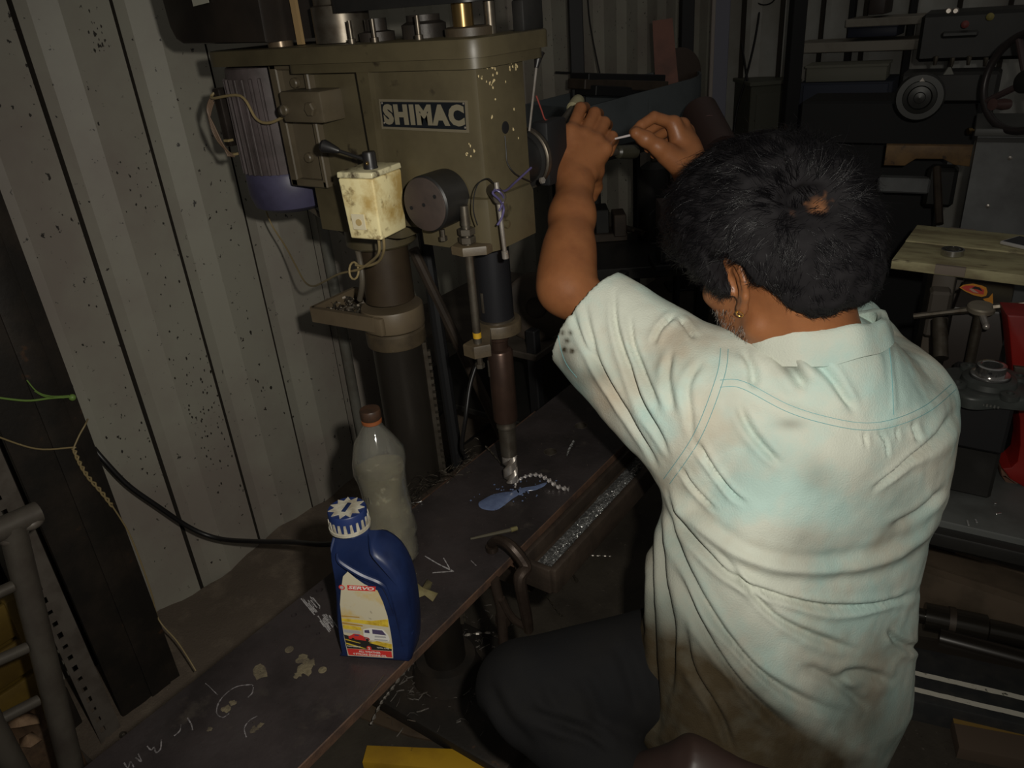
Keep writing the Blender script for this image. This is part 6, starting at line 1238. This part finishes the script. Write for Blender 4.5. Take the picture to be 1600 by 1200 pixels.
soil_shade = np.zeros(len(V))                                           # grime, with shading painted into the brown of the lower left flank
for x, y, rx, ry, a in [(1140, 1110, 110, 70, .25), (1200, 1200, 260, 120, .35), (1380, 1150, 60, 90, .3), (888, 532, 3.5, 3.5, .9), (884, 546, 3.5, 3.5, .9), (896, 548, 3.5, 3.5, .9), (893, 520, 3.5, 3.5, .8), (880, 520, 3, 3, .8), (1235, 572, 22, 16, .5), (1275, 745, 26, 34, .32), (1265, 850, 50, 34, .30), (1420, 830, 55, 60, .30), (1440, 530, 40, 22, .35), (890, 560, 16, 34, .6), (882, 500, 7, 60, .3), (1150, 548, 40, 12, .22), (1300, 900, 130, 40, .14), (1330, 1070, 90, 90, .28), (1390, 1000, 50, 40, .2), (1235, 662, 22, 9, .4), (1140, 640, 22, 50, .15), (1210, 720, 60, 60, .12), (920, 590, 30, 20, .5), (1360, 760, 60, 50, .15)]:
    soil_shade = np.maximum(soil_shade, a * np.exp(-(((uv[:, 0] - x) / rx) ** 2 + ((uv[:, 1] - y) / ry) ** 2))) if False else soil_shade + a * np.exp(-(((uv[:, 0] - x) / rx) ** 2 + ((uv[:, 1] - y) / ry) ** 2))
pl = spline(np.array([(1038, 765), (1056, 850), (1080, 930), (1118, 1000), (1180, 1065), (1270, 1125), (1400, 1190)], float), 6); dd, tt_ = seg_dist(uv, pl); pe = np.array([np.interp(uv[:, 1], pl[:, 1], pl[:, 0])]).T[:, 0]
inside = np.clip(.5 + (pe + 12 - uv[:, 0]) / 230 + .06 * value_noise(V, 14, 11), 0, 1) ** 1.25 * (uv[:, 1] > 765) * np.clip((uv[:, 1] - 765) / 80, 0, 1); soil_shade = np.maximum(soil_shade, .90 * inside); soil_shade = soil_shade + inside * (.55 * np.exp(-(((uv[:, 0] - 1105) / 100) ** 2 + ((uv[:, 1] - 1090) / 120) ** 2)) + .3 * np.exp(-(((uv[:, 0] - 1190) / 110) ** 2 + ((uv[:, 1] - 1150) / 60) ** 2)))
soil_shade = soil_shade * .95 + .08 * np.clip(value_noise(V, 11, 21) + .1, 0, 1) + .05 * np.clip(value_noise(V, 31, 22), 0, 1) + .14 * np.clip((uv[:, 1] - 880) / 250, 0, 1)
aa = shirt.data.attributes.new('soil_shade', 'FLOAT', 'POINT'); aa.data.foreach_set('value', np.clip(soil_shade, 0, 1.).astype(np.float32))
# rows of teal stitching along the seams, lying on the cloth
from mathutils.bvhtree import BVHTree
def on_cloth(bv, px, py): h = bv.ray_cast(Vector(EYE), Vector(_n(ray(px, py)))); return None if h[0] is None else np.array(h[0]) + np.array(h[1]) * .0004
bvh = BVHTree.FromPolygons([tuple(q) for q in V], [tuple(q) for q in F.tolist()])
TEAL = mat('teal_thread', (.16, .36, .38), .8)
b = MB()
for pl, offs in [(RIDGES[1][0], (-6, 5)), (RIDGES[2][0], (-6, 6)), (RIDGES[3][0], (8,)), (RIDGES[5][0], (0,))]:
    c = spline(np.array(pl, float), 14); d = np.gradient(c, axis=0); d /= np.linalg.norm(d, axis=1)[:, None]; nn = np.c_[-d[:, 1], d[:, 0]]
    for o_ in offs:
        Q = [on_cloth(bvh, *q) for q in c + nn * o_]; Q = [q for q in Q if q is not None]; run = [Q[0]]
        for q in Q[1:]:
            if np.linalg.norm(q - run[-1]) > .03:
                if len(run) > 3: b.tube(run, .00042, 4)
                run = [q]
            else: run.append(q)
        if len(run) > 3: b.tube(run, .00042, 4)
b.build('seam_stitching', TEAL, person, 0)['kind'] = 'stuff'
# collar: a stand and a fall, folded over, open at the throat
b = MB(); cax = _n(HU * .55 + up3 * .45); cs = TS; cf = np.cross(cs, cax); cf = cf if cf @ TF > 0 else -cf; CC = at(1272, 530, 1.005)
V2 = []; F2 = []; na = 60
pf = [(0, -.012), (.002, .010), (.0, .026), (.004, .031), (.009, .028), (.012, .012), (.015, -.006), (.0135, -.007), (.010, .010), (.006, .024)]
for i in range(na + 1):
    a = -PI * .5 + (i / na) * PI * 2; g = .0 
    r1, r2 = .080, .074; c0 = CC + cs * (math.sin(a) * r1) + cf * (-math.cos(a) * r2 * -1 if False else -math.cos(a) * r2)
    n0 = _n(cs * math.sin(a) / r1 + cf * -math.cos(a) / r2); wv = .002 * math.sin(a * 5 + 1) + .0015 * math.sin(a * 9)
    for dr, dz in pf: V2.append(c0 + n0 * (dr * 1.25 + wv) + cax * (dz * (1 + .25 * math.sin(a)) + wv - .012 * max(0, -math.cos(a))))
m = len(pf)
for i in range(na):
    if abs(i - na * .5) < 0: continue
    for j in range(m): F2.append((i * m + j, i * m + (j + 1) % m, (i + 1) * m + (j + 1) % m, (i + 1) * m + j))
b.add(V2, F2); col = b.build('collar', SHIRT, person, 60); ca_ = col.data.attributes.new('soil_shade', 'FLOAT', 'POINT'); ca_.data.foreach_set('value', np.full(len(V2), .12, np.float32))

# ---- trousers
TROU = mat('black_trouser_cloth', (.0054, .0054, .006), .9, 0, (.0078, .0072, .0069), 9, .4, .7, bump=.3, bsc=500, spec=.2)
HPL, KNL, ANL = at(1105, 1035, 1.18), at(822, 1078, 1.13), at(980, 1228, 1.09)
HPR = SP[4] - TS * .10 + [0, 0, -.03]; KNR = HPR + np.array([-.12, .40, .03]); ANR = KNR + np.array([.02, -.10, -.36])
ANR[2] = .10
fd = Field(np.min([HPL, KNL, ANL, HPR, KNR, ANR], 0) - .15, np.max([HPL, KNL, ANL, HPR, KNR, ANR, SP[3]], 0) + .13, .005)
fd.tapered([SP[3], SP[4], SP[5] + [0, 0, -.04]], TW, TS, [.17, .185, .17], [.11, .13, .125], .02)
for a_, k_, n_ in ((HPL, KNL, ANL), (HPR, KNR, ANR)): fd.cap(a_, k_, .10, .072, .03); fd.cap(k_, n_, .069, .058, .012)
VT, FT = fd.mesh(); VT = relax(VT, FT, 3); NT = vnormals(VT, FT); ut, _ = project(VT); dT = value_noise(VT, 16, 7) * .003
for pl, a, w in [([(823, 1105), (870, 1128), (924, 1146), (960, 1175)], 7, 7), ([(760, 1060), (790, 1120), (840, 1170)], 4, 8), ([(850, 1060), (870, 1110), (905, 1140)], 4, 9), ([(900, 1050), (925, 1090), (940, 1140)], 4, 9), ([(960, 1000), (985, 1060), (1000, 1120)], 4, 9), ([(745, 1100), (770, 1150), (800, 1185)], 4, 8)]:
    d, t = seg_dist(ut, spline(np.array(pl, float), 6)); dT += np.clip(np.minimum(t, 1 - t) * 5, 0, 1) * a * .001 * (-np.exp(-(d / w) ** 2) + .6 * np.exp(-((d - 2.2 * w) / w) ** 2))
mesh_np('trousers', VT + NT * dT[:, None], FT, TROU, person)
BRSHOE = mat('brown_shoe_leather', (.028, .0168, .0133), .5, 0, (.028, .0154, .0126), 20, .4, .65)
hb = at(1080, 1208, 1.02); he = at(1040, 1235, 1.06); tb = at(1200, 1330, 1.06)            # the left foot is tucked back on the stool, heel up
fd = Field(np.min([hb, he, tb, ANL], 0) - .08, np.max([hb, he, tb, ANL], 0) + .08, .004); fd.cap(ANL, hb, .038, .042, .03)
fw = _n((tb - hb) * [1, 1, .25]); tl = hb + fw * .20; sw_ = np.cross(fw, [0, 0, 1.]); PS = [hb - fw * .012, hb + fw * .05, hb + fw * .12, hb + fw * .17, tl]
fd.tapered(PS, fw, sw_, [.038, .036, .044, .043, .026], [.046, .044, .036, .030, .016], .03)
vs, fs = fd.mesh(); sh_ = mesh_np('shoe', relax(vs, fs, 2), fs, BRSHOE, person)
fd = Field(np.min([hb, tl], 0) - .09, np.max([hb, tl], 0) + .06, .004); dn = np.cross(fw, sw_); dn = dn if dn[2] < 0 else -dn
fd.tapered([q + dn * .034 for q in PS], fw, sw_, [.040, .039, .047, .046, .030], [.010, .010, .010, .010, .008], .004)
vs, fs = fd.mesh(); mesh_np('shoe_sole', relax(vs, fs, 1), fs, RUBBER, sh_)
for a_, dv in ((ANR, _n([-.8, .4, 0])),):
    q = np.array([a_[0], a_[1], 0]); fd = Field(q - [.25, .25, .02], q + [.25, .25, .2], .006); fd.cap(a_ + [0, 0, -.02], q + [0, 0, .05], .04, .042, .02); fd.cap(q + [0, 0, .045], q + dv * .15 + [0, 0, .035], .043, .034, .03); fd.cap(q - dv * .03 + [0, 0, .035], q + dv * .1 + [0, 0, .035], .035, .035, .02)
    vs, fs = fd.mesh(); vs[:, 2] = np.maximum(vs[:, 2], .001); mesh_np('shoe', vs, fs, BRSHOE, person)

# ---- hair: a close cap of lofted hair with strands over it, whorl bare at the crown
HAIRM = mat('black_hair', (.0042, .0038, .0042), .8, 0, spec=.15)
WH = hp(-.101, .063, .083)                                       # the whorl
fd = Field(HC - .2, HC + [.2, .2, .25], .0032)
fd.ell(hp(-.002, 0, .058), HAX, (.126, .114, .112), .02); fd.ell(hp(.035, 0, .080), HAX, (.084, .092, .082), .03); fd.ell(hp(-.055, 0, .015), HAX, (.078, .09, .075), .03); fd.ell(hp(-.078, 0, -.03), HAX, (.040, .062, .038), .03)
def face_cut(X, Y, Z):                                            # hairline: everything ahead of and below it is cut back
    f = (X - HC[0]) * HF[0] + (Y - HC[1]) * HF[1] + (Z - HC[2]) * HF[2]; l = np.abs((X - HC[0]) * HL[0] + (Y - HC[1]) * HL[1]); u = (X - HC[0]) * HU[0] + (Y - HC[1]) * HU[1] + (Z - HC[2]) * HU[2]
    low = np.where(f > .016, .016 + 1.1 * np.maximum(f - .05, 0) + 0 * u, np.where(f > -.026, .044 + .0 * u, .036 - (-.026 - f) * 1.95)); low = np.maximum(low, -.058)
    side = np.where((f > .008) & (f < .036), -.012, low)
    return (u - side).astype(np.float32) * .8
fd.put(face_cut, HC - .2, HC + .25, .012, 'sub') if False else None
sl, X, Y, Z = fd.block(HC - .3, HC + .3); A = fd.F[sl]; D = -face_cut(X, Y, Z); hh = np.maximum(.014 - np.abs(A - D), 0) / .014; fd.F[sl] = np.maximum(A, D) + hh * hh * .0035
wn = _n(WH - hp(0, 0, .05)); wq = WH - HL * .027 - HU * .012; fd.ell(WH * .6 + wq * .4 + wn * .004, np.eye(3), (.028, .028, .012), .03, 'sub')
VC, FC = fd.mesh(); VC = relax(VC, FC, 2); NC = vnormals(VC, FC)
VC = VC + NC * (value_noise(VC, 55, 3) * .003 + value_noise(VC, 110, 4) * .0018)[:, None]
hair = mesh_np('hair', VC, FC, HAIRM, person)
nt = HAIRM.node_tree; bs = nt.nodes['Principled BSDF']; at_ = nt.nodes.new('ShaderNodeAttribute'); at_.attribute_name = 'thin'; mx = nt.nodes.new('ShaderNodeMix'); mx.data_type = 'RGBA'     # scalp showing where the hair is thin
mx.inputs[6].default_value = (.010, .009, .010, 1); mx.inputs[7].default_value = (.17, .075, .034, 1); nt.links.new(at_.outputs['Fac'], mx.inputs[0]); nt.links.new(mx.outputs[2], bs.inputs['Base Color'])
dthin = np.minimum(np.linalg.norm(VC - WH, axis=1) / .013, np.linalg.norm(VC - wq, axis=1) / .012); thin = np.clip(1.25 - dthin + .5 * value_noise(VC, 260, 9), 0, 1)
hair.data.attributes.new('thin', 'FLOAT', 'POINT').data.foreach_set('value', thin.astype(np.float32))
# strands
cand = np.flatnonzero(((VC - hp(0, 0, .0)) @ HU > -.065)); ns = 17000; pick = rng.choice(cand, ns)
P0 = VC[pick] + rng.normal(0, .0012, (ns, 3)); nn = NC[pick]; far = np.minimum(np.linalg.norm(P0 - WH, axis=1), np.linalg.norm(P0 - wq, axis=1)) > .010 * rng.random(len(P0)); P0, nn = P0[far], nn[far]; ns = len(P0)
ncl = 620; cp = rng.choice(cand, ncl); CP = VC[cp]; CN = NC[cp]                 # locks: each strand leans into the nearest lock
own = np.zeros(ns, int)
for i0 in range(0, ns, 2000): own[i0:i0 + 2000] = np.argmin(((P0[i0:i0 + 2000, None] - CP[None]) ** 2).sum(2), 1)
def flow(P, N): r_ = P - WH; q = r_ - N * np.einsum('ij,ij->i', r_, N)[:, None]; return q / (np.linalg.norm(q, axis=1)[:, None] + 1e-6)
crad = flow(CP, CN); ctan = np.cross(CN, crad); csw = rng.normal(.35, .55, ncl)[:, None]; cdir = crad * .9 + ctan * csw + CN * rng.uniform(.05, .45, ncl)[:, None]; cdir /= np.linalg.norm(cdir, axis=1)[:, None]
hgt = np.clip(((P0 - HC) @ HU + .03) / .11, 0, 1); L = (.010 + .020 * hgt) * rng.uniform(.7, 1.25, ns)
tip = CP[own] + cdir[own] * (.014 + .022 * hgt)[:, None] + rng.normal(0, .0022, (ns, 3)); dirv = (tip - P0); dirv /= np.linalg.norm(dirv, axis=1)[:, None] + 1e-6
dirv = dirv * .75 + cdir[own] * .35 + nn * .12 + rng.normal(0, .06, (ns, 3)); inn = np.einsum('ij,ij->i', dirv, nn); dirv += nn * np.clip(.10 - inn, 0, 1)[:, None]; dirv /= np.linalg.norm(dirv, axis=1)[:, None]
ck = csw[own, 0]; loose = rng.random(ns) < .06; dirv[loose] += rng.normal(0, .5, (loose.sum(), 3)) * .6
SG = 5; V3 = np.zeros((ns, SG, 3, 3)); sidev = np.cross(dirv, nn); sidev /= np.linalg.norm(sidev, axis=1)[:, None] + 1e-6; curl = rng.normal(0, .5, ns) + ck * .8
for j in range(SG):
    u = j / (SG - 1); C_ = P0 - nn * .001 + dirv * (L * u)[:, None] - nn * (L * u * u * .22)[:, None] + sidev * (L * u * u * curl * .55)[:, None]
    w = (.00036 * (1 - .75 * u))
    for k in range(3): a = 2 * PI * k / 3; V3[:, j, k] = C_ + (sidev * math.cos(a) + nn * math.sin(a)) * w
base = (np.arange(ns) * SG * 3)[:, None]; fl = np.array([[j * 3 + k, j * 3 + (k + 1) % 3, (j + 1) * 3 + (k + 1) % 3, (j + 1) * 3 + k] for j in range(SG - 1) for k in range(3)])
st = mesh_np('hair_strands', V3.reshape(-1, 3), (base[:, None] + fl[None]).reshape(-1, 4), mat('hair_strand', (.0054, .0048, .006), .34, 0, spec=.34), hair, True); st['kind'] = 'stuff'
# grey-flecked beard on the jaw
hf = (VH - HC) @ HF; hl_ = np.abs((VH - HC) @ HL); hu = (VH - HC) @ HU
cb_ = np.flatnonzero((hu < -.028) & (hu > -.125) & (hf > .008) & (hf < .11) & ((hf > .03) | (hu < -.05)) & (hl_ > .0)); nb = 2600; pk = rng.choice(cb_, nb); NH = vnormals(VH, FH)[pk]; PB = VH[pk]
dv = -HU * .75 + NH * .55 + HF * .15 + rng.normal(0, .25, (nb, 3)); dv /= np.linalg.norm(dv, axis=1)[:, None]; sd = np.cross(dv, NH); sd /= np.linalg.norm(sd, axis=1)[:, None] + 1e-6; LB = rng.uniform(.005, .011, nb)
def strands(idx, m, name):
    q = np.zeros((len(idx), 3, 3, 3))
    for j in range(3):
        u = j / 2; c_ = PB[idx] - NH[idx] * .0008 + dv[idx] * (LB[idx] * u)[:, None] - NH[idx] * (LB[idx] * u * u * .3)[:, None]
        for k in range(3): a = 2 * PI * k / 3; q[:, j, k] = c_ + (sd[idx] * math.cos(a) + NH[idx] * math.sin(a)) * .00028 * (1 - .6 * u)
    fl2 = np.array([[j * 3 + k, j * 3 + (k + 1) % 3, (j + 1) * 3 + (k + 1) % 3, (j + 1) * 3 + k] for j in range(2) for k in range(3)]); bb = (np.arange(len(idx)) * 9)[:, None]
    o = mesh_np(name, q.reshape(-1, 3), (bb[:, None] + fl2[None]).reshape(-1, 4), m, person); o['kind'] = 'stuff'
gi = rng.random(nb) < .38
strands(np.flatnonzero(~gi), HAIRM, 'beard'); strands(np.flatnonzero(gi), mat('grey_hair', (.30, .27, .24), .5), 'grey_beard')
# pin pinched between thumb and forefinger
pn = at(990, 210, 1.276); pq = at(956, 218, 1.30); b = MB(); b.tube([pn + (pn - pq) * .15, pn, pq], [.0022, .0022, .0016], 10); b.lathe([(.003, 0), (.0036, .002), (.0036, .005), (0, .006)], pq, pq - pn, n=10)
tag(b.build('steel_pin', mat('pale_pin', (.72, .66, .66), .35, .3), None, 40), 'small pale pin pinched between the right thumb and forefinger of the man', 'pin')

# ---- stool
SEAT = mat('brown_seat_leather', (.045, .028, .022), .5, 0, (.03, .02, .016), 20, .4, .65)
scn = ((SP[5] + tb) / 2)[:2]; sz = min(SP[5][2] - .07, tb[2] - .07)
t = thing('stool', (*scn, 0), 'dark brown padded stool under the seated man', 'stool')
b = MB(); b.lathe([(0, -.03), (.165, -.03), (.178, -.02), (.182, 0), (.172, .022), (.14, .03), (0, .032)], (*scn, sz), n=40); b.build('seat', SEAT, t)
for k in range(4): a = PI / 4 + k * PI / 2; d = np.array([math.cos(a), math.sin(a)]); b = MB(); b.tube([(*(scn + d * .12), sz - .03), (*(scn + d * .16), .0)], .013, 12); b.build('leg', IRON, t)
b = MB(); b.tube([(scn[0] + .145 * math.cos(a), scn[1] + .145 * math.sin(a), .12) for a in np.arange(0, 2 * PI, .3)], .007, 8, True); b.build('foot_ring', IRON, t)
